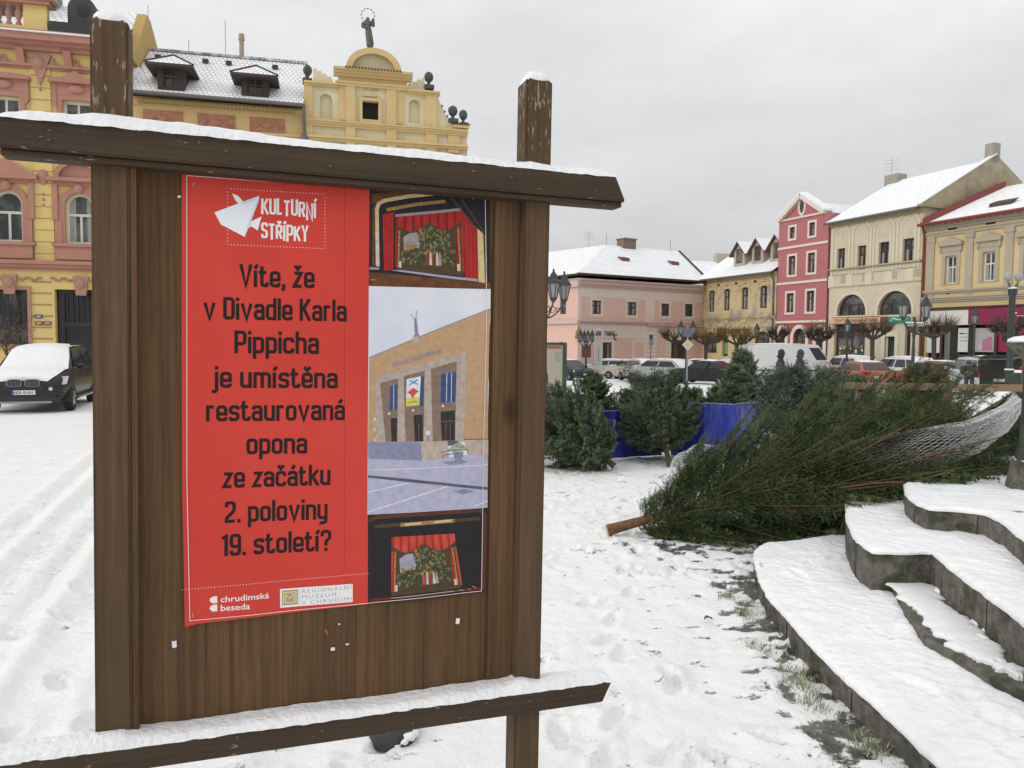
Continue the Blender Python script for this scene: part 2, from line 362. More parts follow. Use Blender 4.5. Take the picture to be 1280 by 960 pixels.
# bare strip of wet cobbles beside the lowest step and under the felled tree; scuffed spots elsewhere
strip = np.clip(1 - d1 / .62, 0, 1)
tree_c = on_z(930, 690, 0).xy
under = np.clip(1.25 - np.sqrt(((gx - tree_c[0]) / 1.15) ** 2 + ((gy - tree_c[1] - .25) / .55) ** 2), 0, 1)
nz = fbm(gx * 9, gy * 13, 5, 21)
bare = np.clip(np.maximum(strip * .82, under * .84) * 1.0 + nz * 2.3 - 1.56, 0, 1) * 2.2
scuff = np.clip(fbm(gx * 7, gy * 15, 4, 31) - .655 + .085 * np.clip((gx - .0) / 1.6, -.6, 1), 0, 1) * 4.2 * np.clip((15 - gy) / 4, 0, 1)
far_road = np.clip((gy - 33) / 4, 0, 1) * np.clip((63 - gy) / 4, 0, 1) * np.clip(fbm(gx * .5, gy * .25, 4, 50) * 2.6 - 1.0, 0, 1)
bare = np.clip(np.maximum(np.maximum(bare, scuff), far_road * .9), 0, 1) * np.where(gy < 1.3, 0, 1)
gv = np.stack([gx, gy, gzz + h - bare * .012 * near], 1)
nx, ny = len(xs), len(ys)
idx = np.arange(nx * ny).reshape(ny, nx); q = np.stack([idx[:-1, :-1], idx[:-1, 1:], idx[1:, 1:], idx[1:, :-1]], -1).reshape(-1, 4)
tris = np.concatenate([q[:, [0, 1, 2]], q[:, [0, 2, 3]]])

def ground_mat():
    m = bpy.data.materials.new('trampled_snow'); m.use_nodes = True
    t = m.node_tree; n = t.nodes; L = t.links; b = n['Principled BSDF']
    tc = n.new('ShaderNodeTexCoord'); at = n.new('ShaderNodeAttribute'); at.attribute_name = 'bare'
    n1 = n.new('ShaderNodeTexNoise'); n1.inputs['Scale'].default_value = 45; n1.inputs['Detail'].default_value = 6; L.new(tc.outputs['Object'], n1.inputs[0])
    n2 = n.new('ShaderNodeTexNoise'); n2.inputs['Scale'].default_value = 3.0; n2.inputs['Detail'].default_value = 6; L.new(tc.outputs['Object'], n2.inputs[0])
    vo = n.new('ShaderNodeTexVoronoi'); vo.inputs['Scale'].default_value = 13; L.new(tc.outputs['Object'], vo.inputs[0])
    ad = n.new('ShaderNodeMath'); ad.operation = 'MULTIPLY_ADD'; L.new(n1.outputs[0], ad.inputs[0]); ad.inputs[1].default_value = 1.5; L.new(at.outputs['Fac'], ad.inputs[2])
    n5 = n.new('ShaderNodeTexNoise'); n5.inputs['Scale'].default_value = 120; n5.inputs['Detail'].default_value = 3; L.new(tc.outputs['Object'], n5.inputs[0]); ad2 = n.new('ShaderNodeMath'); ad2.operation = 'MULTIPLY_ADD'; L.new(n5.outputs[0], ad2.inputs[0]); ad2.inputs[1].default_value = .7; L.new(ad.outputs[0], ad2.inputs[2])
    fr_ = n.new('ShaderNodeMapRange'); L.new(ad2.outputs[0], fr_.inputs[0]); fr_.inputs[1].default_value = 1.46; fr_.inputs[2].default_value = 1.92
    sn = n.new('ShaderNodeMix'); sn.data_type = 'RGBA'; L.new(n2.outputs[0], sn.inputs[0]); sn.inputs[6].default_value = (.76, .76, .765, 1); sn.inputs[7].default_value = (.90, .90, .90, 1)
    cb = n.new('ShaderNodeMix'); cb.data_type = 'RGBA'; L.new(vo.outputs['Color'], cb.inputs[0]); cb.inputs[6].default_value = (.028, .027, .024, 1); cb.inputs[7].default_value = (.16, .15, .13, 1)
    mx = n.new('ShaderNodeMix'); mx.data_type = 'RGBA'; L.new(fr_.outputs[0], mx.inputs[0]); L.new(sn.outputs[2], mx.inputs[6]); L.new(cb.outputs[2], mx.inputs[7]); L.new(mx.outputs[2], b.inputs['Base Color'])
    ro = n.new('ShaderNodeMapRange'); L.new(fr_.outputs[0], ro.inputs[0]); ro.inputs[3].default_value = .6; ro.inputs[4].default_value = .35; L.new(ro.outputs[0], b.inputs['Roughness'])
    n3 = n.new('ShaderNodeTexNoise'); n3.inputs['Scale'].default_value = 17; n3.inputs['Detail'].default_value = 9; n3.inputs['Roughness'].default_value = .65; L.new(tc.outputs['Object'], n3.inputs[0])
    bp = n.new('ShaderNodeBump'); bp.inputs['Strength'].default_value = .7; bp.inputs['Distance'].default_value = .035; L.new(n3.outputs[0], bp.inputs['Height']); L.new(bp.outputs[0], b.inputs['Normal'])
    return m
go = tri_mesh('ground', gv, tris, ground_mat()); go.data.polygons.foreach_set('use_smooth', [True] * len(go.data.polygons))
a = go.data.attributes.new('bare', 'FLOAT', 'POINT'); a.data.foreach_set('value', bare.astype(np.float32))
tag(go, 'trampled snow covering the square', kind='structure')

# ------------------------------------------------------------------ stone steps with snow on the treads
STONE = mat('step_stone', (.068, .064, .052), .9, col2=(.185, .175, .145), scale=16, lo=.3, hi=.75, bump=1.0, bscale=38, dirt=(.042, .046, .024), dscale=4.5, dlo=.48, dhi=.62)
STEPSNOW = mat('step_snow', (.83, .83, .84), .55, col2=(.78, .785, .80), scale=5, bump=1.0, bscale=13)
def dense(poly, step=.05, jit=0.0, seed=1):
    out = []; n = len(poly); rr = random.Random(seed)
    for k in range(n):
        a = Vector(poly[k]); b = Vector(poly[(k + 1) % n]); m = max(1, int((b - a).length / step))
        for j in range(m):
            p = a.lerp(b, j / m); out.append(Vector((p.x + rr.uniform(-jit, jit), p.y + rr.uniform(-jit, jit))))
    return out
def inset(poly, d):
    n = len(poly); ar = sum(poly[k].x * poly[(k + 1) % n].y - poly[(k + 1) % n].x * poly[k].y for k in range(n)); sg = 1 if ar > 0 else -1
    out = []
    for k in range(n):
        t = (poly[(k + 2) % n] - poly[k - 2]); t = t.normalized() if t.length > 1e-9 else Vector((1, 0))
        out.append(poly[k] + Vector((-t.y, t.x)) * sg * d)
    return out
def refine(b, cut, ztop, fn):
    for _ in range(8):
        es = [e for e in b.edges if e.calc_length() > cut and min(v.co.z for v in e.verts) > ztop]
        if not es: break
        bmesh.ops.subdivide_edges(b, edges=es, cuts=1); ng = [f for f in b.faces if len(f.verts) > 3 and min(v.co.z for v in f.verts) > ztop]
        if ng: bmesh.ops.triangulate(b, faces=ng)
    for v in b.verts:
        if v.co.z > ztop: v.co.z += fn(v.co)
def fill_top(b, ring):
    es = [b.edges.get((ring[k], ring[(k + 1) % len(ring)])) or b.edges.new((ring[k], ring[(k + 1) % len(ring)])) for k in range(len(ring))]
    bmesh.ops.triangle_fill(b, edges=es, use_beauty=True)
def layered(name, rings, m, parent, smooth=True, grid=None, fine=None):
    """rings: list of (polygon, z); the last one is filled"""
    b = bmesh.new(); prev = None
    for poly, z in rings:
        cur = [b.verts.new((p.x, p.y, z + (grid(p) if grid else 0))) for p in poly]
        if prev:
            for k in range(len(cur)): b.faces.new((prev[k], prev[(k + 1) % len(cur)], cur[(k + 1) % len(cur)], cur[k]))
        prev = cur
    fill_top(b, prev)
    if fine: refine(b, .06, rings[-1][1] - .006, fine)
    bmesh.ops.recalc_face_normals(b, faces=b.faces)
    me = bpy.data.meshes.new(name); b.to_mesh(me); b.free(); me.materials.append(m)
    if smooth: me.polygons.foreach_set('use_smooth', [True] * len(me.polygons))
    o = bpy.data.objects.new(name, me); COL.objects.link(o); o.parent = parent
    return o
JOINT = mat('stone_joint', (.03, .032, .024), .95)
steps = thing('stone_steps', 'curved grey stone steps of the monument under a layer of fresh snow', 'steps')
STEP_PRINTS = [(on_z(x, y, .15), a_) for x, y, a_ in ((1075, 790, .4), (1110, 792, .5), (1235, 898, 1.2), (1262, 915, 1.0), (1245, 930, 1.4), (1210, 880, .9), (1150, 860, 2.0), (1020, 705, .5), (1040, 700, 1.0), (1000, 720, 1.8), (1250, 645, .4), (1240, 622, .8))]
def tread(co):
    z_ = .012 * (noise.noise((co.x * 5, co.y * 5, .7))) + .007 * noise.noise((co.x * 14, co.y * 14, 2.1)) + .004 * noise.noise((co.x * 34, co.y * 34, 4.1))
    for c, a_ in STEP_PRINTS:
        dx, dy = co.x - c.x, co.y - c.y; u = (dx * math.cos(a_) + dy * math.sin(a_)) / .15; w_ = (-dx * math.sin(a_) + dy * math.cos(a_)) / .055; q_ = math.sqrt(u * u + w_ * w_)
        if q_ < 1.8: z_ += -.016 * max(0, 1 - q_ ** 4) + .007 * math.exp(-((q_ - 1.15) / .25) ** 2)
    return z_
def soft(p, s=2.6): return .010 * (noise.noise((p.x * s, p.y * s, .3))) + .004 * noise.noise((p.x * 17, p.y * 17, 1.3))
for i, (fr_o, bk, z, zb, snow_on) in enumerate(((T1, T1b, Z1, -.05, True), (T2, T2b, Z2, .05, False), (T3, T3b, Z3, .05, True), (T4, T4b, Z4, .3, True))):
    poly = dense([Vector(p) for p in fr_o] + [Vector(p) for p in bk], .045, .003, i)
    so_ = layered('step', [(poly, zb), (poly, z - .012), (inset(poly, .010), z)], STONE, steps, smooth=False)
    if i != 1:      # joints between the stones of the riser
        fo = [Vector(p) for p in fr_o]; acc_ = 0; nxt = .35 + .2 * i; b = MB()
        for a_, c_ in zip(fo[:-1], fo[1:]):
            l_ = (c_ - a_).length; d_ = (c_ - a_).normalized(); n_ = Vector((d_.y, -d_.x))
            while acc_ + l_ > nxt:
                p_ = a_ + d_ * (nxt - acc_); s_ = .0025 + .001 * math.sin(nxt * 9); zt_, zb_ = z - .02, max(zb, z - .34); b.mark()
                b.mesh([(*(p_ + d_ * sx_ + n_ * ny_), zz_) for zz_ in (zb_, zt_) for sx_, ny_ in ((-s_, -.01), (s_, -.01), (s_, .004), (-s_, .004))], [(0, 1, 2, 3), (4, 7, 6, 5), (0, 4, 5, 1), (1, 5, 6, 2), (2, 6, 7, 3), (3, 7, 4, 0)]); nxt += .82 + .25 * math.sin(nxt * 5)
            acc_ += l_
        for p_ in b.pieces(): p_.build('joint', JOINT, so_)
    if snow_on:
        jit = [p + Vector((noise.noise((p.x * 11, p.y * 11, 3 + i)), noise.noise((p.x * 11, p.y * 11, 9 + i)))) * .008 + Vector((noise.noise((p.x * 31, p.y * 31, 5 + i)), noise.noise((p.x * 31, p.y * 31, 2 + i)))) * .003 for p in poly]
        layered('snow_cover', [(inset(jit, -.004), z - .004), (inset(jit, -.008), z + .010), (inset(jit, .006), z + .026), (inset(jit, .030), z + .034)], STEPSNOW, so_, grid=lambda p: soft(p), fine=tread)
    else:
        rr = random.Random(3)
        snowm = []
        for (px, py, rx, ry) in ((1140, 735, 26, 12), (1152, 752, 22, 13), (1172, 768, 28, 11), (1188, 782, 30, 12), (1205, 797, 30, 12), (1216, 812, 26, 9), (1232, 822, 20, 8), (1262, 838, 18, 5), (1222, 782, 7, 4), (1236, 792, 6, 3), (1228, 800, 5, 3), (1252, 831, 5, 2), (1271, 848, 6, 3), (1178, 742, 8, 3)):
            c = on_z(px, py, z); ex = (on_z(px + rx, py, z) - c).length; ey = (on_z(px, py - ry, z) - c).length
            po = []
            for k in range(44):
                t_ = k / 44 * 6.283; r_ = 1 + .45 * noise.noise((px * .37 + math.cos(t_) * 1.6, py * .21 + math.sin(t_) * 1.6, .5)) + .2 * noise.noise((px * .7 + math.cos(t_) * 5, py * .4 + math.sin(t_) * 5, .5))
                po.append(Vector((c.x + ex * r_ * math.cos(t_), c.y + ey * r_ * math.sin(t_))))
            snowm.append(po)
        b = MB(); hh = .002
        for po in snowm:
            hh += .0011
            c = sum(po, Vector((0, 0))) / len(po); rings = [(1, 0), (.985, .005 + hh), (.92, .012 + hh), (.72, .017 + hh)]
            V = []; Fc = []
            for s_, zz in rings: V += [(*(c + (p - c) * s_), z + zz) for p in po]
            m_ = len(po)
            for k in range(3):
                for j in range(m_): Fc.append((k * m_ + j, k * m_ + (j + 1) % m_, (k + 1) * m_ + (j + 1) % m_, (k + 1) * m_ + j))
            Fc.append(tuple(3 * m_ + j for j in range(m_))); b.mesh(V, Fc)
        b.build('snow_cover', SNOW, so_, smooth=True)
# monument pedestal at the right edge: a lumpy stone foot carrying a dark shaft
ped = thing('monument_pedestal', 'weathered stone foot of the monument with its dark shaft above the top step', 'pedestal', on_z(1300, 616, Z4))
b = MB(); p0 = ped.location
prof = [(.26, 0), (.27, .05), (.25, .16), (.235, .24), (.215, .29), (.20, .30)]
b.lathe([(r_, z) for r_, z in prof], (0, 0, 0), 9, rot=.35)
o = b.build('foot', STONE, ped); smooth_by_angle(o, 30)
b = MB(); b.lathe([(.15, .295), (.15, .36), (.125, .42), (.115, .9), (.12, 1.5), (.14, 1.55)], (-.06, 0, 0), 12); smooth_by_angle(b.build('shaft', mat('dark_stone', (.026, .025, .023), .75, col2=(.055, .052, .047), scale=8), ped), 35)
b = MB(); b.lathe([(.21, .285), (.20, .315), (.16, .325), (.151, .322)], (0, 0, 0), 16); b.build('snow_cover', SNOW, ped, smooth=True)

# ------------------------------------------------------------------ notice board (frame fitted to the photograph: plane of the posts' fronts)
BP0 = Vector((-.72176, 1.68253, -.0017)) * 1.0
BP0 = Vector(CPOS) + Vector((-.72176092, 1.68252884, -.00169501))
BE, BU, BN = Vector((.94548, .32544, -.01238)).normalized(), Vector((.01046, .00764, .99992)).normalized(), None
BN = BE.cross(BU) * -1.0
BN = (BN if BN.y > 0 else -BN).normalized(); BU = BN.cross(BE) if BN.cross(BE).z > 0 else -BN.cross(BE)
BM = Matrix(((BE.x, BN.x, BU.x, BP0.x), (BE.y, BN.y, BU.y, BP0.y), (BE.z, BN.z, BU.z, BP0.z), (0, 0, 0, 1)))
def UV(px, py, off=0.0):
    d = Vector(ray(px, py)); o_ = BP0 + BN * off; t_ = (o_ - Vector(CPOS)).dot(BN) / d.dot(BN); q_ = Vector(CPOS) + d * t_ - BP0
    return q_.dot(BE), q_.dot(BU)
GRV = -EYE / BU.z - BP0.z + EYE   # ground level in board heights
GRV = -(BP0.z) / BU.z
W_POST = wood('stained_post', (.054, .033, .019), (.140, .088, .050), 2, chips=(.27, .22, .17), chip_lo=.61, chip_z=2.40)
W_POST2 = wood('stained_post_plain', (.048, .029, .017), (.125, .078, .044), 2)
W_RAIL = wood('stained_rail', (.038, .025, .016), (.086, .058, .037), 0, chips=(.24, .20, .15), chip_lo=.70)
W_PANEL = wood('stained_panel', (.058, .031, .015), (.185, .104, .050), 2)
SCREW = mat('screw_steel', (.10, .09, .08), .5, metal=.6)
BDX = -.14
board = thing('notice_board', 'dark stained timber notice board with snow on its rails, nearest thing in the square', 'notice board', matrix=BM @ Matrix.Translation((.34, .03, GRV)))
def bobj(mb, name, m, parent=None, smooth=False, deg=None):
    """shapes are written in board coordinates (along, depth, height); the board's empty stands on the ground below them"""
    mb.v = [(x - .34, y - .03, z - GRV) for x, y, z in mb.v]
    o = mb.build(name, m, parent or board, smooth=smooth)
    if deg: smooth_by_angle(o, deg)
    return o
for (u0, u1) in ((-.1765, -.1035), (.789, .8585)):
    b = MB(); uc = (u0 + u1) / 2
    bb = bmesh.new(); bmesh.ops.create_cube(bb, size=1)
    for v in bb.verts: v.co = Vector((uc + v.co.x * (u1 - u0), .036 + v.co.y * .072, (GRV + .66) / 2 + v.co.z * (.66 - GRV)))
    bmesh.ops.bevel(bb, geom=[e for e in bb.edges if abs(e.verts[0].co.z - e.verts[1].co.z) > .1], offset=.005, segments=2, affect='EDGES')
    # pointed weathering at the head
    top = max((f for f in bb.faces), key=lambda f: f.calc_center_median().z)
    r_ = bmesh.ops.inset_individual(bb, faces=[top], thickness=.022); 
    for v in top.verts: v.co.z += .020
    b.add_bm(bb); po = bobj(b, 'post', W_POST)
    b = MB()     # snow cap on the post
    V = []; Fc = []; N = 18; prof = [(.97, 0), (1.00, .008), (.95, .017), (.78, .026), (.45, .033), (.12, .035)]
    for s_, zz in prof:
        for k in range(N):
            a_ = 2 * math.pi * k / N; ca, sa = math.cos(a_), math.sin(a_); sq = 1 / max(abs(ca), abs(sa)) ** .75
            V.append((uc + .034 * ca * sq * s_, .036 + .034 * sa * sq * s_, .657 + zz + .0025 * noise.noise((ca * 1.5 + uc * 9, sa * 1.5, zz * 20))))
    for k in range(len(prof) - 1):
        for j in range(N): Fc.append((k * N + j, k * N + (j + 1) % N, (k + 1) * N + (j + 1) % N, (k + 1) * N + j))
    Fc.append(tuple((len(prof) - 1) * N + j for j in range(N))); b.mesh(V, Fc); bobj(b, 'snow_cap', SNOW, smooth=True)
# back panel of vertical boards between the posts
us = [-.104, .045, .215, .385, .555, .705, .7885]
b = MB()
for a_, c_ in zip(us[:-1], us[1:]): b.bbox(a_ + .0002, c_ - .0002, .036 + .0015 * ((us.index(a_) * 7) % 3 - 1) * .5, .056, -.872, .372, .0008)
b.box(us[0] + .004, us[-1] - .004, .057, .064, -.870, .37)
bobj(b, 'panel', W_PANEL)
b = MB(); b.bbox(.7215, .7885, .0295, .0345, -.871, .371, .0015); bobj(b, 'batten', W_PANEL)
b = MB(); b.bbox(-.1030, -.0905, .006, .0345, -.871, .371, .002); bobj(b, 'batten', W_PANEL)
# rails: moulded beams with slanted ends
def rail(v0, v1, uL, uR_top, uR_bot, y0, y1, lip):
    b = MB(); c = .005
    prof = [(y0, v0 + c), (y0 + c, v0), (y1, v0), (y1, v1), (y0 + c, v1), (y0, v1 - c)]
    def end(v): return uR_top + (uR_bot - uR_top) * (v1 - v) / (v1 - v0)
    n = len(prof)
    for k in range(n):
        p, q_ = prof[k], prof[(k + 1) % n]
        b.poly([(uL, *p), (end(p[1]), *p), (end(q_[1]), *q_), (uL, *q_)])
    b.poly([(end(p[1]), *p) for p in prof]); b.poly([(uL, *p) for p in prof][::-1])
    if lip:
        e2 = uR_bot - .004
        b.bbox(uL, e2, y0 + .010, y1 - .002, v0 - .014, v0 - .0008, .004)
    return bobj(b, 'rail', W_RAIL)
tr = rail(.375, .4385, -.334, 1.022, 1.052, -.032, .030, True)
brl = rail(-.9375, -.8795, -.60, 1.049, 1.021, -.032, .034, False)
for par, v, us_ in ((tr, .408, (-.245, .036, .09, .31, .50, .742, .968)), (brl, -.905, (-.18, .115, .30, .515, .70, .93))):
    b = MB()
    for k, u in enumerate(us_):
        vv = v + .012 * ((k * 5) % 3 - 1)
        b.tube([(u, -.0345, vv), (u, -.031, vv)], .0036, 10)
    o = bobj(b, 'screw', SCREW, par)
# snow lying on the rails
def snow_ridge(uL, uR, y0, y1, v, hgt, dip, seed, name='snow_ridge', climb=()):
    b = MB(); N = int((uR - uL) / .008); M = 11; V = []; Fc = []
    for i in range(N + 1):
        u = uL + (uR - uL) * i / N; endf = min(1, min(i, N - i) / 5) ** .5
        hh = hgt * (.86 + .55 * noise.noise((u * 3.1, seed, 0)) + .11 * noise.noise((u * 17, seed, 2)) + .03 * noise.noise((u * 60, seed, 2)))
        for (uc, a_, w_) in climb: hh += a_ * math.exp(-((u - uc) / w_) ** 2)
        hh *= .25 + .75 * endf
        jf = .0035 * noise.noise((u * 26, seed, 5)) + .0022 * noise.noise((u * 70, seed, 7))
        for j in range(M):
            t_ = j / (M - 1); y = y0 + jf * (1 - t_) + (y1 - y0) * t_
            e_ = (1 - abs(2 * t_ - 1) ** 3.2) ** .6 if t_ < .5 else 1 - .15 * (2 * t_ - 1)
            V.append((u, y, v - (.004 if j == 0 else 0) + hh * e_ + .002 * noise.noise((u * 45, y * 45, seed))))
    for i in range(N):
        for j in range(M - 1): a_ = i * M + j; Fc.append((a_, a_ + M, a_ + M + 1, a_ + 1))
    b.mesh(V, Fc); return bobj(b, name, SNOW, smooth=True)
snow_ridge(-.333, 1.024, -.034, .060, .4375, .025, 0, 1.7, climb=((-.14, .006, .05), (.80, .006, .03)))
snow_ridge(-.60, 1.050, -.0335, .0345, -.8805, .019, 0, 4.2, climb=((.80, .012, .03), (-.15, .010, .06)))
# scraps of torn paper, staples and nails left on the panel
PAPER = mat('torn_paper', (.75, .73, .72), .7)
for (px, py, w_, h_, rr_, col) in ((218, 805, .010, .016, .05, None), (572, 776, .010, .015, -.1, None), (408, 791, .007, .018, .3, (.35, .08, .07)), (416, 811, .010, .008, 0, None), (434, 805, .008, .004, .2, None), (424, 780, .004, .004, 0, None), (224, 246, .007, .005, .4, None)):
    u, v = UV(px, py, .0345); b = MB(); c_, s_ = math.cos(rr_), math.sin(rr_)
    pts = [(-.5, -.42), (.1, -.55), (.5, -.38), (.46, .5), (-.1, .44), (-.48, .52)] if col is None else [(-.5, .5), (.5, .42), (.35, -.5), (.1, -.4)]
    P_ = [(u + c_ * a_ * w_ - s_ * d_ * h_, v + s_ * a_ * w_ + c_ * d_ * h_) for a_, d_ in pts]
    b.prism([(x, z) for x, z in P_], .0328, .0335, axis='y'); o = bobj(b, 'paper_scrap', PAPER if col is None else mat('torn_red_paper', col, .7))

# ------------------------------------------------------------------ poster stapled to the board
PN = .0310
def wave(u, v):
    w = .0024 * math.sin(u * 13 + .6) * math.sin(v * 5 + 1.0) + .0009 * math.sin(u * 31 + v * 9)
    return w
poster = thing('poster', 'red theatre poster with black Czech lettering and three photographs stapled to the timber board', 'poster', matrix=BM @ Matrix.Translation((.355, PN, -.65)))
class Flat:
    """flat printed shapes in poster coordinates, cut fine enough to follow the paper's waves"""
    def __init__(s): s.b = []
    def uvpoly(s, pts, layer, m=0): s.b.append((pts, layer, m))
    def pxpoly(s, pts, layer, m=0): s.b.append(([UV(x, y, PN) for x, y in pts], layer, m))
    def build(s, name, mats, parent=poster, cut=.03):
        bm = bmesh.new(); lay = bm.verts.layers.float.new('lay')
        for pts, l, m in s.b:
            vs_ = [bm.verts.new((u, v, 0)) for u, v in pts]
            for q in vs_: q[lay] = l
            try: f = bm.faces.new(vs_); f.material_index = m
            except ValueError: pass
        big = [f for f in bm.faces if len(f.verts) > 4]
        if big: bmesh.ops.triangulate(bm, faces=big)
        for _ in range(7):
            es = [e for e in bm.edges if e.calc_length() > cut]
            if not es: break
            bmesh.ops.subdivide_edges(bm, edges=es, cuts=1, use_grid_fill=True)
            ng = [f for f in bm.faces if len(f.verts) > 4]
            if ng: bmesh.ops.triangulate(bm, faces=ng)
        for v in bm.verts:
            u, w_ = v.co.x, v.co.y; v.co = Vector((u - .355, wave(u, w_) - .00022 * v[lay], w_ + .65))
        for f in bm.faces:
            f.normal_update()
            if f.normal.y > 0: f.normal_flip()
        me = bpy.data.meshes.new(name); bm.to_mesh(me); bm.free()
        for m_ in mats: me.materials.append(m_)
        o = bpy.data.objects.new(name, me); COL.objects.link(o); o.parent = parent; return o
    def stroke(s, pts, t, layer, m=0, px=False):
        if px: pts = [UV(x, y, PN) for x, y in pts]
        n = len(pts); L_ = []; R_ = []
        for k in range(n):
            p = Vector(pts[k]); d1 = (p - Vector(pts[k - 1])).normalized() if k else None; d2 = (Vector(pts[k + 1]) - p).normalized() if k < n - 1 else None
            if d1 is None: d1 = d2
            if d2 is None: d2 = d1
            nn = Vector((-d1.y - d2.y, d1.x + d2.x)); nn = nn.normalized() if nn.length > 1e-6 else Vector((-d1.y, d1.x))
            k_ = 1 / max(.45, nn.dot(Vector((-d1.y, d1.x)))); L_.append(p + nn * t / 2 * k_); R_.append(p - nn * t / 2 * k_)
        for k in range(n - 1): s.uvpoly([tuple(L_[k]), tuple(L_[k + 1]), tuple(R_[k + 1]), tuple(R_[k])], layer, m)
    def dots(s, a, b, n, r, layer, m=0):
        for k in range(n):
            t_ = k / max(1, n - 1); u = a[0] + (b[0] - a[0]) * t_; v = a[1] + (b[1] - a[1]) * t_
            s.uvpoly([(u + r * math.cos(j * 1.0472), v + r * math.sin(j * 1.0472)) for j in range(6)], layer, m)
    def font(s, body, x0, y0, x1, y1, h_px, layer, m=0, spacing=1.0, bold=0.0):
        """built-in font fitted between two baseline pixels"""
        a = Vector(UV(x0, y0, PN)); b = Vector(UV(x1, y1, PN)); up = Vector(UV(x0, y0 - h_px, PN)) - a
        V, Fc, w_ = text_faces(body, 1.0, spacing, bold); ex = (b - a) / w_
        cap = .73
        for f in Fc: s.uvpoly([tuple(a + ex * V[k][0] + up * (V[k][1] / cap)) for k in f], layer, m)

def glossy(name, c, r=.38, **k):
    if (name.startswith('photo_') or name.startswith('print_')) and 'col2' not in k: k.update(col2=tuple(v * .62 for v in c), scale=70, stretch=(1, 1, .35) if 'red' in name else (1, 1, 1), lo=.4, hi=.8)
    return mat(name, c, r + .12, spec=.22, **k)
P_RED = glossy('poster_red', (.56, .046, .033), .33, col2=(.62, .058, .041), scale=2.2)
P_INK = glossy('poster_black', (.016, .010, .010), .4)
P_WHITE = glossy('poster_white', (.80, .76, .76), .4)
P_PALE = glossy('bird_pale', (.62, .70, .80), .4); P_PALE2 = glossy('bird_shade', (.42, .58, .70), .4); P_PALE3 = glossy('bird_light', (.80, .84, .88), .4)
f = Flat()
f.pxpoly([(227, 211), (300, 217), (430, 226.5), (462, 229), (462, 360), (460, 560), (460, 755.5), (400, 762), (330, 770), (268, 777), (246, 780), (231, 784), (229.5, 700), (227.5, 600), (227, 400)], 0)
f.build('red_sheet', [P_RED])
# fold line down the red sheet, its shaded and lit edges painted as strokes
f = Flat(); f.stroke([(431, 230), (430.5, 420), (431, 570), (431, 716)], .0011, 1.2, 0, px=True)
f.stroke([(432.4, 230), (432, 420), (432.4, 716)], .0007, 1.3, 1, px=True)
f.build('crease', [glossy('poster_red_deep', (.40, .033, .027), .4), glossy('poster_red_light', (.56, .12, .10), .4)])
# thin frame line round the sheet
f = Flat()
f.stroke([(233.5, 219.8), (430, 233.8), (462, 236.2), (606, 248.5), (607, 330), (607.5, 420), (604, 560), (601.5, 738.3), (461, 753.6), (237.5, 775.3), (233.8, 600), (233.5, 219.8)], .0016, 14, 0, px=True)
f.build('frame_line', [glossy('line_white', (.75, .62, .60), .4)])
# --- headline logo
f = Flat(); dl = (284.5, 235.5, 406, 243, 284.5, 305.5, 406, 311)
c = [UV(dl[k], dl[k + 1], PN) for k in (0, 2, 4, 6)]
f.dots(c[0], c[1], 31, .0011, 1.5); f.dots(c[2], c[3], 31, .0011, 1.5); f.dots(c[0], c[2], 17, .0011, 1.5); f.dots(c[1], c[3], 17, .0011, 1.5)
f.build('dotted_frame', [P_WHITE]); f = Flat()
a_, b_ = UV(228, 737, PN), UV(460, 717, PN); f.dots(a_, b_, 62, .0011, 1.5)
f.build('dotted_line', [P_WHITE])
f = Flat()
f.pxpoly([(290, 241.5), (298, 245), (304.5, 252.5), (298.5, 255), (294.5, 250)], 2, 0); f.pxpoly([(290, 241.5), (294.5, 250), (298.5, 255), (293.5, 249.5)], 2.4, 1)
f.pxpoly([(268, 265.5), (324, 244.5), (306, 296), (276, 280.5)], 2.8, 0); f.pxpoly([(324, 244.5), (308, 285), (306, 296), (314, 276), (323.5, 251)], 3.2, 1); f.pxpoly([(300, 253.5), (324, 244.5), (318, 251), (304, 256)], 3.2, 1)
f.pxpoly([(310.5, 284), (313, 277), (327, 270.5), (322, 288), (314.5, 283)], 2.6, 2); f.pxpoly([(308, 286), (311, 280), (314.5, 277), (313, 284)], 3.6, 1)
f.build('paper_bird', [P_PALE3, P_PALE, P_PALE3])

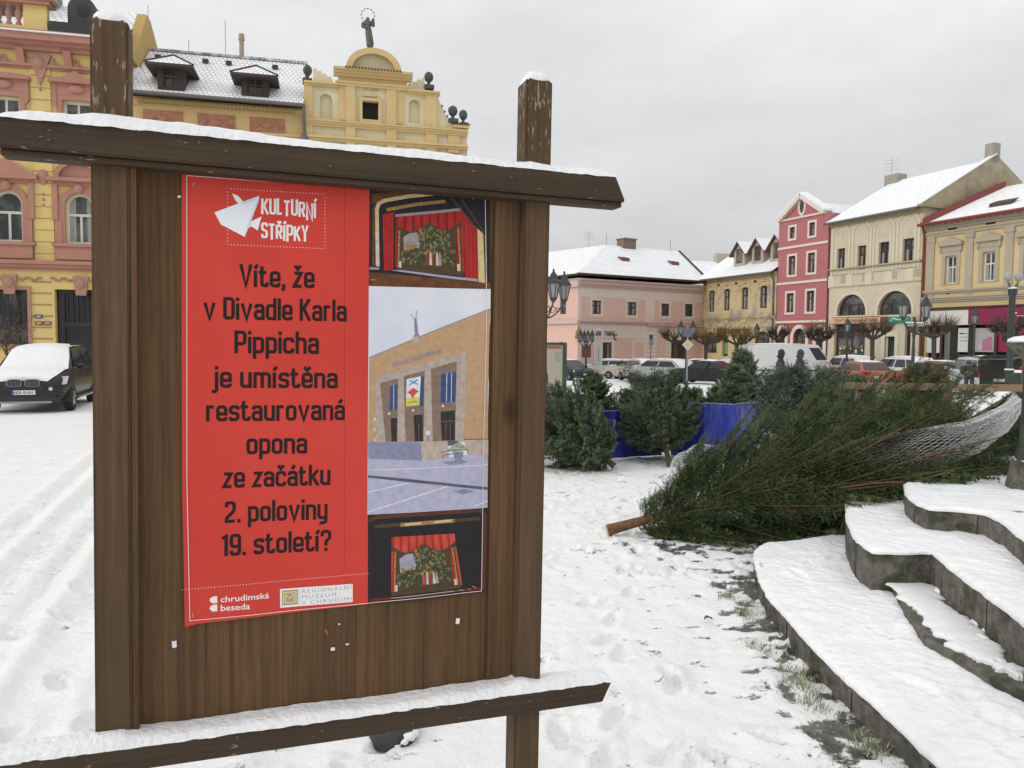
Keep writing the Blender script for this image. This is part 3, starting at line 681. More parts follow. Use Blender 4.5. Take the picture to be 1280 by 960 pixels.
# --- monoline condensed lettering drawn as strokes
B_, XH, CP, DS = .075, .66, .925, -.17
def rnd(pts, r=.12, closed=False, seg=4):
    out = []; n = len(pts)
    for k in range(n):
        p = Vector(pts[k][:2]); rr_ = pts[k][2] if len(pts[k]) > 2 else r
        if (not closed and k in (0, n - 1)) or rr_ <= 0: out.append(tuple(p)); continue
        a = Vector(pts[k - 1][:2]) - p; b = Vector(pts[(k + 1) % n][:2]) - p; q_ = min(rr_, a.length * .49, b.length * .49)
        s_, e_ = p + a.normalized() * q_, p + b.normalized() * q_
        for j in range(seg + 1):
            t_ = j / seg; out.append(tuple((1 - t_) ** 2 * s_ + 2 * t_ * (1 - t_) * p + t_ * t_ * e_))
    if closed: out.append(out[0])
    return out
def S(*p): return [tuple(q) + (0,) for q in p]
w = .34
GL = {
 'o': (w, [('c', [(0, B_), (w, B_), (w, XH), (0, XH)])]), 'e': (w, [('p', [(0.02, .34, 0), (w, .34, 0), (w, XH), (0, XH), (0, B_), (w, B_), (w, .2)])]),
 'a': (w, [('p', [(.02, .52), (.02, XH), (w, XH), (w, 0)]), ('p', [(w, .40, 0), (0, .40), (0, B_), (w, B_, 0)])]),
 'n': (w, [('p', [(0, 0), (0, .735)]), ('p', [(0, XH, 0), (w, XH), (w, 0)])]), 'u': (w, [('p', [(0, .735), (0, B_), (w, B_, 0)]), ('p', [(w, .735), (w, 0)])]),
 'm': (.60, [('p', [(0, 0), (0, .735)]), ('p', [(0, XH, 0), (.3, XH), (.3, 0)]), ('p', [(.28, XH, 0), (.6, XH), (.6, 0)])]),
 'r': (.22, [('p', [(0, 0), (0, .735)]), ('p', [(0, XH, 0), (.25, XH, 0)])]), 'v': (.40, [('p', S((0, .735), (.2, .03), (.4, .735)))]),
 'd': (w, [('p', [(w, 0), (w, 1)]), ('p', [(w, XH, 0), (0, XH), (0, B_), (w, B_, 0)])]), 'p': (w, [('p', [(0, -.24), (0, .735)]), ('p', [(0, XH, 0), (w, XH), (w, B_), (0, B_, 0)])]),
 'h': (w, [('p', [(0, 0), (0, 1)]), ('p', [(0, XH, 0), (w, XH), (w, 0)])]), 'i': (0, [('p', [(0, 0), (0, .735)]), ('p', [(0, .83), (0, .99)])]), 'í': (.04, [('p', [(0, 0), (0, .735)]), ('p', [(-.03, .82), (.10, 1.0)])]),
 'j': (.14, [('p', [(.14, .735), (.14, DS), (-.06, DS)]), ('p', [(.14, .83), (.14, .99)])]), 's': (.32, [('p', [(.32, .53), (.32, XH), (0, XH), (0, .385), (.32, .36), (.32, B_), (0, B_), (0, .2)])]),
 't': (.26, [('p', [(.04, .93), (.04, B_), (.28, B_), (.28, .22)]), ('p', [(-.10, XH), (.24, XH)])]), 'c': (w, [('p', [(w, .50), (w, XH), (0, XH), (0, B_), (w, B_), (w, .24)])]),
 'z': (.31, [('p', S((0, XH), (.31, XH), (0, B_), (.33, B_)))]), 'k': (.34, [('p', [(0, 0), (0, 1)]), ('p', S((.35, .735), (.05, .36))), ('p', S((.12, .42), (.37, 0)))]), 'l': (0, [('p', [(0, 0), (0, 1)])]),
 'y': (w, [('p', [(0, .735), (0, B_), (w, B_, 0)]), ('p', [(w, .735), (w, DS), (.03, DS)])]),
 'V': (.44, [('p', S((0, 1), (.22, .03), (.44, 1)))]), 'D': (.36, [('c', [(0, B_, 0), (.36, B_), (.36, CP), (0, CP, 0)])]), 'K': (.38, [('p', [(0, 0), (0, 1)]), ('p', S((.38, 1), (.06, .47))), ('p', S((.12, .56), (.40, 0)))]),
 'P': (.36, [('p', [(0, 0), (0, 1)]), ('p', [(0, CP, 0), (.36, CP), (.36, .42), (0, .42, 0)])]), 'U': (.34, [('p', [(0, 1), (0, B_), (.34, B_), (.34, 1)])]), 'L': (.28, [('p', S((0, 1), (0, B_), (.3, B_)))]),
 'T': (.36, [('p', [(-.04, CP), (.40, CP)]), ('p', [(.18, CP), (.18, 0)]), ('p', [(.12, .04), (.24, .04)])]), 'R': (.36, [('p', [(0, 0), (0, 1)]), ('p', [(0, CP, 0), (.34, CP), (.34, .48), (0, .48, 0)]), ('p', S((.17, .48), (.36, 0)))]),
 'N': (.38, [('p', S((0, 0), (0, .98), (.38, .02), (.38, 1)))]), 'Í': (.04, [('p', [(0, 0), (0, 1)]), ('p', [(-.03, 1.08), (.12, 1.26)])]), 'S': (.34, [('p', [(.34, .74), (.34, CP), (0, CP), (0, .54), (.34, .46), (.34, B_), (0, B_), (0, .26)])]),
 'Y': (.40, [('p', S((0, 1), (.2, .45), (.4, 1))), ('p', [(.2, .47), (.2, 0)])]),
 '2': (.34, [('p', [(0, .72), (0, CP), (.34, CP), (.34, .56), (0, .22), (0, B_, 0), (.36, B_)])]), '1': (.14, [('p', S((-.06, .80), (.12, .90), (.12, 0)))]), '9': (.34, [('c', [(0, .42), (.34, .42), (.34, CP), (0, CP)]), ('p', [(.34, .6), (.34, B_), (0, B_), (0, .24)])]),
 '?': (.34, [('p', [(0, .70), (0, CP), (.34, CP), (.34, .58), (.17, .48), (.17, .26)]), ('p', [(.17, 0), (.17, .16)])]), '.': (0, [('p', [(0, 0), (0, .16)])]), ',': (.02, [('p', [(.02, .16), (.02, 0), (-.04, -.14)])]), ' ': (.05, []),
}
def acc(base, kind):
    w_, st = GL[base]; c_ = w_ / 2; top = .80 if base.islower() else 1.06
    return (w_, st + ([('p', S((c_ - .13, top + .2), (c_, top + .04), (c_ + .13, top + .2)))] if kind == 'v' else [('p', [(c_ - .03, top + .01), (c_ + .10, top + .2)])]))
for ch, (bs, kd) in {'ž': ('z', 'v'), 'ě': ('e', 'v'), 'č': ('c', 'v'), 'á': ('a', 'a'), 'Ř': ('R', 'v')}.items(): GL[ch] = acc(bs, kd)
def stroke_text(f, body, x0, x1, base0, base1, hpx, t=.15, layer=1.6, m=0, jig=None):
    gap = .205; x = t / 2; pos = []
    for ch in body: pos.append(x); x += GL[ch][0] + gap + (0 if ch != ' ' else .02)
    tot = x - gap + t / 2; a = Vector(UV(x0, base0, PN)); b = Vector(UV(x1, base1, PN)); ex = (b - a) / tot; up = Vector(UV(x0, base0 - hpx, PN)) - a
    sc = (ex.length + up.length) / 2
    for k, ch in enumerate(body):
        dy, sy = jig[k] if jig else (0, 1)
        for kind, pts in GL[ch][1]:
            pl = rnd(pts, .13, kind == 'c'); f.stroke([tuple(a + ex * (pos[k] + p[0]) + up * (p[1] * sy + dy)) for p in pl], t * sc, layer, m)
f = Flat()
for body, x0, x1, by, sl_, hp in (('Víte, že', 299, 393, 358.5, 2.0, 28.5), ('v Divadle Karla', 254, 433, 399, 3.0, 28.5), ('Pippicha', 293, 398.6, 441.5, 1.0, 28.5), ('je umístěna', 264, 422, 484.8, .6, 27.5), ('restaurovaná', 257.5, 431, 527, -1.8, 27.5), ('opona', 308, 384, 568, -1.2, 27), ('ze začátku', 278, 413, 610.3, -4.0, 27), ('2. poloviny', 281, 409.5, 653.5, -4.5, 27), ('19. století?', 277, 414, 695, -6.5, 27.5)):
    stroke_text(f, body, x0, x1, by, by + sl_, hp)
f.build('headline_lettering', [P_INK], cut=.05)
f = Flat()
stroke_text(f, 'KULTURNÍ', 326.5, 395.5, 267.5, 270.5, 19.5, .16, jig=[(0, 1), (0, 1.02), (0, 1.06), (-.05, 1.0), (-.02, 1.06), (-.08, .98), (-.28, 1.1), (-.12, 1.0)])
stroke_text(f, 'STŘÍPKY', 326.5, 385.5, 297.5, 300, 19.5, .16, jig=[(0, 1.02), (-.05, 1.02), (0, .9), (-.12, 1.0), (-.16, 1.1), (-.1, .95), (-.12, 1.05)])
f.build('logo_lettering', [P_WHITE], cut=.05)
# --- publishers at the foot
f = Flat(); f.font('chrudimská', 275.5, 752.5, 336.5, 747.5, 7.6, 1.6, 0, 1.0, .012); f.font('beseda', 275.3, 763.5, 312.5, 760.8, 8.0, 1.6, 0, 1.0, .012)
for y in (749.6, 760): f.pxpoly([(271.5, y - 5), (271.7, y + 3.6), (266, y + 4.2), (263, y + 2.2), (262, y + .2), (263, y - 2.2), (266, y - 4.2)], 1.6)
f.build('publisher_lettering', [P_WHITE], cut=.05)
f = Flat(); f.pxpoly([(350, 736.5), (441, 730), (441, 752.5), (350.3, 760)], 1.6, 0); f.pxpoly([(352.3, 738.5), (372.4, 737), (372.6, 755.5), (352.5, 757.2)], 2.2, 1)
f.stroke([(354.5, 754), (354.5, 741), (370, 739.8), (370.2, 753), (354.5, 754)], .0014, 2.8, 0, px=True); f.stroke([(357, 752.5), (357, 743.5), (362, 748), (367.5, 742.5), (367.6, 751.8)], .0013, 2.8, 0, px=True); f.stroke([(359.5, 752.5), (362.3, 749.3), (365, 752), (362.4, 754), (359.5, 752.5)], .001, 2.8, 0, px=True)
f.stroke([(374.6, 737), (374.8, 757.5)], .0007, 2.4, 2, px=True)
for body, x0, x1, y0, y1 in (('REGIONÁLNÍ', 377, 439.5, 741.8, 736.6), ('MUZEUM', 377, 420, 749.0, 745.3), ('V CHRUDIMI', 377, 439.5, 756.2, 750.6)): f.font(body, x0, y0, x1, y1, 5.0, 2.2, 2, 1.35)
f.build('museum_plate', [glossy('plate_white', (.78, .77, .76), .4), glossy('plate_gold', (.42, .32, .13), .4), glossy('plate_grey', (.36, .37, .42), .4)], cut=.06)

# --- the three printed photographs
def q4(c, s_, t_):
    """point in a pixel quad: corners top-left, top-right, bottom-right, bottom-left"""
    a = Vector(c[0]).lerp(Vector(c[1]), s_); b = Vector(c[3]).lerp(Vector(c[2]), s_); return tuple(a.lerp(b, t_))
def curtain(f, c, L, red, red2, grn, grn2, sky_, gold, pale, dk):
    rr_ = random.Random(11)
    f.pxpoly([c[0], c[1], c[2], c[3]], L, dk)
    f.pxpoly([q4(c, s_, t_) for s_, t_ in ((.12, .38), (.22, .31), (.36, .30), (.37, .48), (.35, .58), (.13, .62))], L + .4, sky_)
    f.pxpoly([q4(c, s_, t_) for s_, t_ in ((.13, .53), (.34, .51), (.31, .58), (.16, .60))], L + .6, gold)
    for k in range(850):                     # tree masses
        s_ = rr_.gauss(.52, .16); t_ = rr_.gauss(.42, .14) if k < 500 else rr_.uniform(.62, .86)
        if k >= 500: s_ = rr_.uniform(.06, .94)
        if not (.04 < s_ < .95 and .22 < t_ < .92): continue
        if s_ < .34 and t_ < .57: continue
        r_ = rr_.uniform(.010, .028); m_ = rr_.choice((grn, grn2, grn2, dk, gold if rr_.random() < .35 else grn))
        f.pxpoly([q4(c, s_ + r_ * math.cos(j * 1.05) * rr_.uniform(.7, 1.2), t_ + r_ * 1.2 * math.sin(j * 1.05)) for j in range(6)], L + .8 + k * .001, m_)
    for s_, cl, hh in ((.47, red, .2), (.52, pale, .21), (.575, red2, .19), (.62, pale, .2), (.66, sky_, .19)):    # little group of figures
        f.pxpoly([q4(c, s_ - .018, .86), q4(c, s_ - .01, .86 - hh), q4(c, s_ + .012, .86 - hh), q4(c, s_ + .024, .86)], L + 1.8, cl)
        f.pxpoly([q4(c, s_ + .012 * math.cos(j), .845 - hh + .018 * math.sin(j)) for j in np.linspace(0, 5.2, 6)], L + 1.9, gold)
    def sw(x0, x1, sag, n=12, sgn=1):
        top = [q4(c, x0 + (x1 - x0) * k / n, .0) for k in range(n + 1)]
        bot = [q4(c, x0 + (x1 - x0) * k / n, .07 + sag * math.sin(math.pi * min(1, (k / n if sgn > 0 else 1 - k / n) * .75 + .12)) ** 1.3) for k in range(n + 1)]
        for k in range(n): f.pxpoly([top[k], top[k + 1], bot[k + 1], bot[k]], L + 2.2, red if k % 3 else red2)
    sw(.0, .5, .21, sgn=-1); sw(.5, 1.0, .21)
    for x0, x1, sg in ((0, .10, 1), (.90, 1.0, -1)):
        for k in range(4):
            a = x0 + (x1 - x0) * k / 4; b = x0 + (x1 - x0) * (k + 1) / 4
            f.pxpoly([q4(c, a, .25), q4(c, b, .25), q4(c, b - .02 * sg, .95), q4(c, a - (.02 * sg if k else 0), .95)], L + 2.1, (red, red2, gold, dk)[(k + (sg < 0)) % 4])
    for x in (.07, .93): f.pxpoly([q4(c, x - .02, .82), q4(c, x + .02, .82), q4(c, x + .02, .97), q4(c, x - .02, .97)], L + 2.5, pale)
    f.pxpoly([q4(c, .0, .93), q4(c, 1, .93), q4(c, 1, 1), q4(c, 0, 1)], L + 2.6, gold if False else dk)
PH = [glossy('photo_dark', (.022, .018, .022), .35), glossy('photo_brown', (.17, .065, .022), .35, col2=(.08, .03, .015), scale=30), glossy('photo_cream', (.62, .50, .26), .35), glossy('photo_red', (.42, .025, .022), .35), glossy('photo_red_dark', (.22, .015, .015), .35),
      glossy('photo_green', (.10, .115, .045), .35, col2=(.20, .19, .10), scale=160), glossy('photo_green_dark', (.045, .06, .03), .35), glossy('photo_blue_grey', (.34, .30, .30), .35), glossy('photo_gold', (.45, .27, .09), .35, col2=(.2, .1, .03), scale=200), glossy('photo_pale', (.62, .52, .45), .35), glossy('photo_lilac', (.36, .34, .44), .35), glossy('photo_umber', (.085, .055, .03), .35)]
f = Flat()
f.pxpoly([(462, 230.5), (540, 237.5), (612, 243), (612.5, 361.5), (461, 357.5)], 2, 0)
f.pxpoly([(461, 340), (530, 346), (612, 353), (612.5, 361.5), (461, 357.5)], 2.6, 1); f.pxpoly([(463, 243), (545, 234), (560, 237), (480, 250), (465, 255)], 2.6, 1)
f.stroke([(466.8, 336), (467, 262), (474, 250), (486, 247)], .0055, 3.4, 1, px=True)
f.stroke([(472, 333), (471, 262), (473.5, 254.5), (480, 251), (510, 245.5), (549, 241.5)], .0088, 4, 2, px=True); f.stroke([(472.2, 333), (471.3, 290)], .0088, 4.3, 9, px=True)
f.stroke([(483, 262.5), (520, 255.5), (557, 251.5)], .008, 4.2, 8, px=True)
f.pxpoly([(478, 268), (492, 265.5), (491.5, 337.5), (480, 338)], 4.4, 3)
for x in (482, 486, 489.5): f.stroke([(x, 268.5), (x, 337)], .0015, 4.7, 4, px=True)
f.pxpoly([(576, 263), (590, 270), (597, 285), (598.5, 350), (582, 348)], 4.4, 3)
for x in (580, 585.5, 590, 594): f.stroke([(x, 272 if x < 590 else 284), (x + 1.5, 348)], .0016, 4.7, 4, px=True)
f.pxpoly([(596.5, 286), (603.5, 291), (607, 354), (598, 352.5)], 4.6, 2); f.pxpoly([(603.5, 291), (607.8, 296), (609.5, 354), (606, 354)], 4.9, 1)
f.pxpoly([(555, 243), (606, 250), (608, 296), (597, 286), (580, 266), (562, 252)], 4.8, 0)
for a, b in (((563, 246), (594, 284)), ((576, 248), (604, 290))): f.stroke([a, b], .004, 5.2, 11, px=True)
f.pxpoly([(494, 268), (577, 260), (577, 264), (494, 272)], 5, 7)
curtain(f, [(494, 271.5), (577, 263.5), (579.5, 345), (494, 338)], 5.4, 3, 4, 5, 6, 7, 8, 9, 11)
f.pxpoly([(488, 338), (500, 337.5), (597, 349), (597, 352), (560, 348)], 9.5, 10); f.pxpoly([(462, 334), (474, 334.5), (474, 337), (462, 337)], 5, 7)
f.build('printed_photo', PH, cut=.04)
f = Flat()
f.pxpoly([(460.5, 642), (530, 639), (609.5, 634), (605.5, 739.5), (530, 748.5), (460.3, 755.5)], 2, 0)
f.stroke([(461, 652), (470, 646.5), (600, 637.5), (606.5, 644), (604, 737)], .0095, 2.6, 12, px=True); f.stroke([(463, 750.5), (601, 735)], .006, 2.6, 4, px=True)
f.stroke([(468, 658), (600, 648)], .0085, 3.2, 11, px=True); f.stroke([(500, 655.8), (568, 650.6)], .0095, 3.6, 8, px=True)
f.stroke([(506, 655.5), (526, 653.8)], .006, 4, 2, px=True); f.stroke([(543, 652.4), (564, 650.6)], .006, 4, 2, px=True)
curtain(f, [(489, 671), (568, 666.5), (576.5, 735), (489, 745)], 4.4, 13, 3, 5, 6, 10, 8, 9, 11)
f.pxpoly([(486, 747), (580, 735.5), (592, 736), (500, 748.5)], 8.6, 11); f.stroke([(488, 747.5), (580, 737)], .0014, 9, 9, px=True); f.stroke([(590, 732), (595, 735)], .0012, 9, 2, px=True)
f.build('printed_photo', PH + [glossy('photo_mahogany', (.13, .04, .025), .35, col2=(.07, .03, .02), scale=40), glossy('photo_bright_red', (.55, .075, .05), .35)], cut=.04)
TH = [glossy('print_sky', (.60, .64, .74), .38, col2=(.72, .72, .76), scale=7), glossy('print_brick', (.50, .325, .19), .38, col2=(.43, .27, .155), scale=60), glossy('print_stone', (.46, .38, .33), .38), glossy('print_reveal', (.24, .17, .13), .38), glossy('print_glass', (.045, .085, .20), .38), glossy('print_door', (.04, .03, .03), .38),
      glossy('print_steps', (.26, .27, .40), .38), glossy('print_cream', (.50, .41, .33), .38), glossy('print_paving', (.36, .36, .50), .38, col2=(.46, .45, .56), scale=55), glossy('print_line', (.72, .71, .78), .38), glossy('print_kerb', (.11, .11, .15), .38), glossy('print_white', (.76, .76, .80), .38), glossy('print_plant', (.16, .22, .11), .38, col2=(.5, .52, .42), scale=250), glossy('print_cyan', (.04, .30, .60), .38), glossy('print_red', (.65, .07, .06), .38), glossy('print_yellow', (.70, .55, .10), .38), glossy('print_grey', (.25, .26, .34), .38), glossy('print_green', (.10, .38, .15), .38)]
f = Flat()
f.pxpoly([(461, 357), (613, 361), (612.6, 400), (609.5, 440), (611, 480), (609, 560), (609.5, 634.5), (530, 639.5), (459, 643.5)], 1.8, 0)
f.pxpoly([(461.5, 447), (540, 414.5), (612.4, 386), (611, 440), (610, 500), (610, 552), (460, 553)], 2.4, 1); f.stroke([(461.5, 447), (540, 414.5), (612.3, 386)], .0022, 3, 16, px=True)
f.pxpoly([(470, 471.5), (583, 439), (580, 552), (469, 553)], 3, 2)
for (tl, tr_, br, bl) in (((475, 479), (498, 472.5), (496.5, 552), (482, 552)), ((504.5, 470.5), (530.8, 463), (529.5, 552), (507, 552)), ((538.5, 461), (571, 451.5), (568.5, 552), (541, 552))): f.pxpoly([tl, tr_, br, bl], 3.6, 3)
f.pxpoly([(487.5, 483), (496.8, 480.5), (496.3, 512), (487.5, 513)], 4.2, 4); f.pxpoly([(488.3, 523), (496.2, 522), (496, 552), (489.5, 552)], 4.2, 5)
f.pxpoly([(525, 471), (530, 469.5), (529.3, 507), (524.5, 508)], 4.2, 4); f.pxpoly([(517, 519), (528.5, 518), (528.5, 551.5), (518.5, 552)], 4.2, 5)
f.pxpoly([(551.5, 467.5), (570.5, 464.5), (568.5, 502), (550.5, 503.5)], 4.2, 4); f.pxpoly([(550.5, 514.5), (568.5, 513), (568.5, 550), (552, 551)], 4.2, 5)
for x in (558, 564): f.stroke([(x + .6, 466), (x - .2, 502.5)], .0015, 4.8, 11, px=True)
for x in (557, 562.5): f.stroke([(x, 528), (x, 549)], .0012, 4.8, 3, px=True)
f.stroke([(492.3, 481), (492, 512)], .0013, 4.8, 11, px=True); f.stroke([(552, 527), (568.5, 526)], .0012, 4.8, 3, px=True); f.stroke([(523.5, 530), (523.5, 551)], .0012, 4.8, 3, px=True)
f.pxpoly([(508.5, 474), (526, 470.5), (524.3, 506.5), (507.3, 508.5)], 5, 11); f.pxpoly([(507.7, 498), (524.6, 496), (524.3, 506.5), (507.3, 508.5)], 5.4, 15)
f.stroke([(511.5, 481.5), (522.5, 474.5)], .0032, 5.8, 13, px=True); f.stroke([(511.5, 475.5), (522.5, 480.5)], .003, 5.8, 13, px=True)
f.pxpoly([(509.5, 491), (516, 484.5), (523.5, 489), (519, 493), (515.5, 498), (513, 493)], 5.8, 14); f.stroke([(510, 503.3), (522, 501.5)], .003, 5.9, 17, px=True)
f.pxpoly([(515.8, 422), (523.8, 420), (523.5, 429), (517.5, 430)], 3.4, 7); f.pxpoly([(516, 421.3), (518.8, 417.5), (517.8, 406), (518.2, 398), (520.6, 397.5), (522, 408), (522.6, 416.5), (524.8, 420)], 4, 16); f.stroke([(518.6, 399.5), (513.6, 392.5)], .0015, 4.2, 16, px=True); f.stroke([(519.8, 399), (520.7, 388)], .0016, 4.2, 16, px=True)
f.font('DIVADLO KARLA PIPPICHA', 491, 459.5, 552, 441, 6.2, 4, 16, 1.05, .02)
f.pxpoly([(460, 552.5), (527, 553), (528.5, 576), (460, 573)], 4.4, 6)
for y in (556.5, 560, 563.8, 567.6): f.stroke([(460, y), (526.5, y + 1)], .0012, 4.9, 16, px=True)
f.pxpoly([(526, 552.5), (559, 550.5), (561, 571.5), (531, 575.5), (527, 570)], 5, 7); f.pxpoly([(559, 551), (572, 551), (572, 556), (560, 557)], 5.2, 10); f.pxpoly([(580, 550), (610.3, 549), (610.3, 568.5), (585, 568)], 4.6, 7); f.stroke([(580, 549.2), (610.4, 548.8)], .0022, 5, 10, px=True)
f.pxpoly([(460, 573), (528, 576), (562, 571.5), (585, 568), (610, 568.5), (609.3, 634.5), (530, 639.5), (459, 643.5)], 4.0, 8)
f.pxpoly([(553, 578), (575, 574.5), (585, 577), (575, 580), (560, 580.5)], 5, 16)
f.stroke([(460, 587.5), (530, 585), (610, 581)], .002, 5, 9, px=True); f.pxpoly([(460, 594), (510, 598.5), (610, 609), (610, 612.5), (508, 602), (460, 596.8)], 5, 10)
f.stroke([(460, 615), (511, 603.5)], .0024, 5, 9, px=True); f.stroke([(460, 640), (515, 622), (560, 607.5)], .003, 5, 9, px=True); f.stroke([(592, 633), (609.5, 626)], .0028, 5, 9, px=True); f.pxpoly([(566, 614), (580, 611), (592, 614), (578, 618)], 5.2, 16)
f.pxpoly([(559, 563), (568, 555), (574, 552), (580, 557), (585, 561.5), (575, 563.5), (565, 564.5)], 5.6, 12); f.stroke([(551, 566), (558, 563.5), (584, 562), (584.5, 567)], .0018, 5.9, 10, px=True); f.stroke([(552.5, 573), (554, 568.5), (572, 566.5)], .0018, 5.9, 10, px=True); f.pxpoly([(566, 565), (579, 564.5), (577, 576), (569, 576.5)], 5.8, 16)
f.stroke([(535, 551), (535, 544)], .0015, 5.4, 10, px=True); f.uvpoly([tuple(Vector(UV(535, 541, PN)) + Vector((.0062 * math.cos(j), .0062 * math.sin(j)))) for j in np.linspace(0, 5.6, 9)], 5.8, 11)
for x, y in ((516.5, 513), (553.5, 507.5), (486.5, 517)): f.uvpoly([tuple(Vector(UV(x, y, PN)) + Vector((.003 * math.cos(j), .003 * math.sin(j)))) for j in np.linspace(0, 5.4, 7)], 4.8, 11)
f.build('printed_photo', TH, cut=.04)
# staples
b = MB()
for px, py, a_ in ((242, 231, 1.2), (241, 768, 1.5), (586, 736, -.5), (592, 249, .3), (466, 350, 0)):
    u, v = UV(px, py, PN); c_, s_ = math.cos(a_) * .005, math.sin(a_) * .005
    b.tube([(u - c_ - .355, wave(u, v) - .0042, v - s_ + .65), (u + c_ - .355, wave(u, v) - .0042, v + s_ + .65)], .0006, 5)
b.build('staple', mat('staple_steel', (.6, .6, .6), .35, metal=.8), poster)

# ------------------------------------------------------------------ buildings
PL = dict(rough=.85)
BROWNWOOD = mat('brown_frame', (.06, .035, .025), .6)
WHITEFRAME = mat('white_frame', (.62, .61, .56), .5)
CURTAIN = mat('net_curtain', (.42, .41, .38), .9, col2=(.25, .25, .24), scale=3, stretch=(6, 1, .3))
ROOM = mat('dim_room', (.03, .028, .025), .9)
DARKROOF = mat('dark_roof_edge', (.055, .04, .035), .8)
GUTTER = mat('gutter_metal', (.13, .12, .11), .5)
REDPIPE = mat('red_pipe', (.20, .035, .025), .5)
BRICK = mat('chimney_brick', (.16, .09, .06), .9, col2=(.26, .2, .16), scale=14)
class Bld:
    """a building whose front stands on a line: local x along the front (rightwards seen from the square), y into the house, z up"""
    def __init__(s, name, label, O, ang, zb, group=None):
        s.O = Vector((O[0], O[1], zb)); s.e = Vector((math.cos(ang), math.sin(ang), 0)); s.n = Vector((-math.sin(ang), math.cos(ang), 0))
        s.root = thing(name, label, 'building', s.O, ang, group)
    def p(s, px, py, off=0.0):
        d = Vector(ray(px, py)); o = s.O + s.n * off; t = (o - Vector(CPOS)).dot(s.n) / d.dot(s.n); q = Vector(CPOS) + d * t - s.O
        return q.dot(s.e), q.z
    def x(s, px, py=380, off=0.0): return s.p(px, py, off)[0]
    def z(s, px, py, off=0.0): return s.p(px, py, off)[1]
    def part(s, mb, name, m, parent=None, deg=None):
        o = None
        for p_ in mb.pieces():
            o = p_.build(name, m, parent or s.root)
            if deg: smooth_by_angle(o, deg)
        return o
    def solve_y(s, px, py, xt):
        a, c = -2.0, 40.0
        for _ in range(50):
            m_ = (a + c) / 2
            if (s.x(px, py, m_) - xt) * (s.x(px, py, a) - xt) <= 0: c = m_
            else: a = m_
        return m_
    def rect(s, x0, y0, x1, y1, off=0.0):
        """pixel box to (s0,s1,z0,z1), sides taken at mid height"""
        xm, ym = (x0 + x1) / 2, (y0 + y1) / 2
        return s.x(x0, ym, off), s.x(x1, ym, off), s.z(xm, y1, off), s.z(xm, y0, off)
def wall_grid(b, x0, x1, z0, z1, ops, depth=.22, m=0, mr=0, y=0.0):
    """wall sheet with openings (x0,x1,z0,z1,arch) cut out, with reveals"""
    X = sorted({x0, x1} | {min(max(v, x0), x1) for o in ops for v in o[:2]}); Z = sorted({z0, z1} | {min(max(v, z0), z1) for o in ops for v in o[2:4]})
    for a, c in zip(X[:-1], X[1:]):
        for d, e in zip(Z[:-1], Z[1:]):
            cx_, cz_ = (a + c) / 2, (d + e) / 2
            if c - a < 1e-6 or e - d < 1e-6 or any(o[0] < cx_ < o[1] and o[2] < cz_ < o[3] for o in ops): continue
            b.poly([(a, y, d), (c, y, d), (c, y, e), (a, y, e)], m)
    for o in ops:
        a, c, d, e = o[:4]; arch = o[4] if len(o) > 4 else 0
        if arch:
            r = (c - a) / 2; xm = (a + c) / 2; zs = e - r * arch; N = 14; ar = [(xm - r * math.cos(math.pi * k / N), zs + r * arch * math.sin(math.pi * k / N)) for k in range(N + 1)]
            for k in range(N):
                p, q = ar[k], ar[k + 1]; cor = (a, e) if k < N / 2 else (c, e)
                b.poly([(p[0], y, p[1]), (q[0], y, q[1]), (cor[0], y, cor[1])], m)
                b.poly([(p[0], y, p[1]), (p[0], y + depth, p[1]), (q[0], y + depth, q[1]), (q[0], y, q[1])], mr)
            b.poly([(xm, y, ar[N // 2][1]), (c, y, e), (a, y, e)], m) if abs(ar[N // 2][1] - e) > 1e-4 else None
            top = zs
        else:
            top = e; b.poly([(a, y, e), (a, y + depth, e), (c, y + depth, e), (c, y, e)], mr)
        b.poly([(a, y, d), (a, y + depth, d), (a, y + depth, top), (a, y, top)], mr); b.poly([(c, y, d), (c, y, top), (c, y + depth, top), (c, y + depth, d)], mr)
        b.poly([(a, y, d), (c, y, d), (c, y + depth, d), (a, y + depth, d)], mr)
def arch_pts(a, c, d, e, arch, N=14):
    if not arch: return [(a, d), (c, d), (c, e), (a, e)]
    r = (c - a) / 2; xm = (a + c) / 2; zs = e - r * arch
    return [(a, d), (c, d)] + [(xm + r * math.cos(math.pi * k / N), zs + r * arch * math.sin(math.pi * k / N)) for k in range(N + 1)]
def ring(b, outer, inner, y0, y1, m=None):
    n = len(outer)
    for k in range(n):
        o1, o2, i1, i2 = outer[k], outer[(k + 1) % n], inner[k], inner[(k + 1) % n]
        b.poly([(o1[0], y0, o1[1]), (o2[0], y0, o2[1]), (i2[0], y0, i2[1]), (i1[0], y0, i1[1])], m)
        b.poly([(o1[0], y0, o1[1]), (o1[0], y1, o1[1]), (o2[0], y1, o2[1]), (o2[0], y0, o2[1])], m)
        b.poly([(i1[0], y0, i1[1]), (i2[0], y0, i2[1]), (i2[0], y1, i2[1]), (i1[0], y1, i1[1])], m)
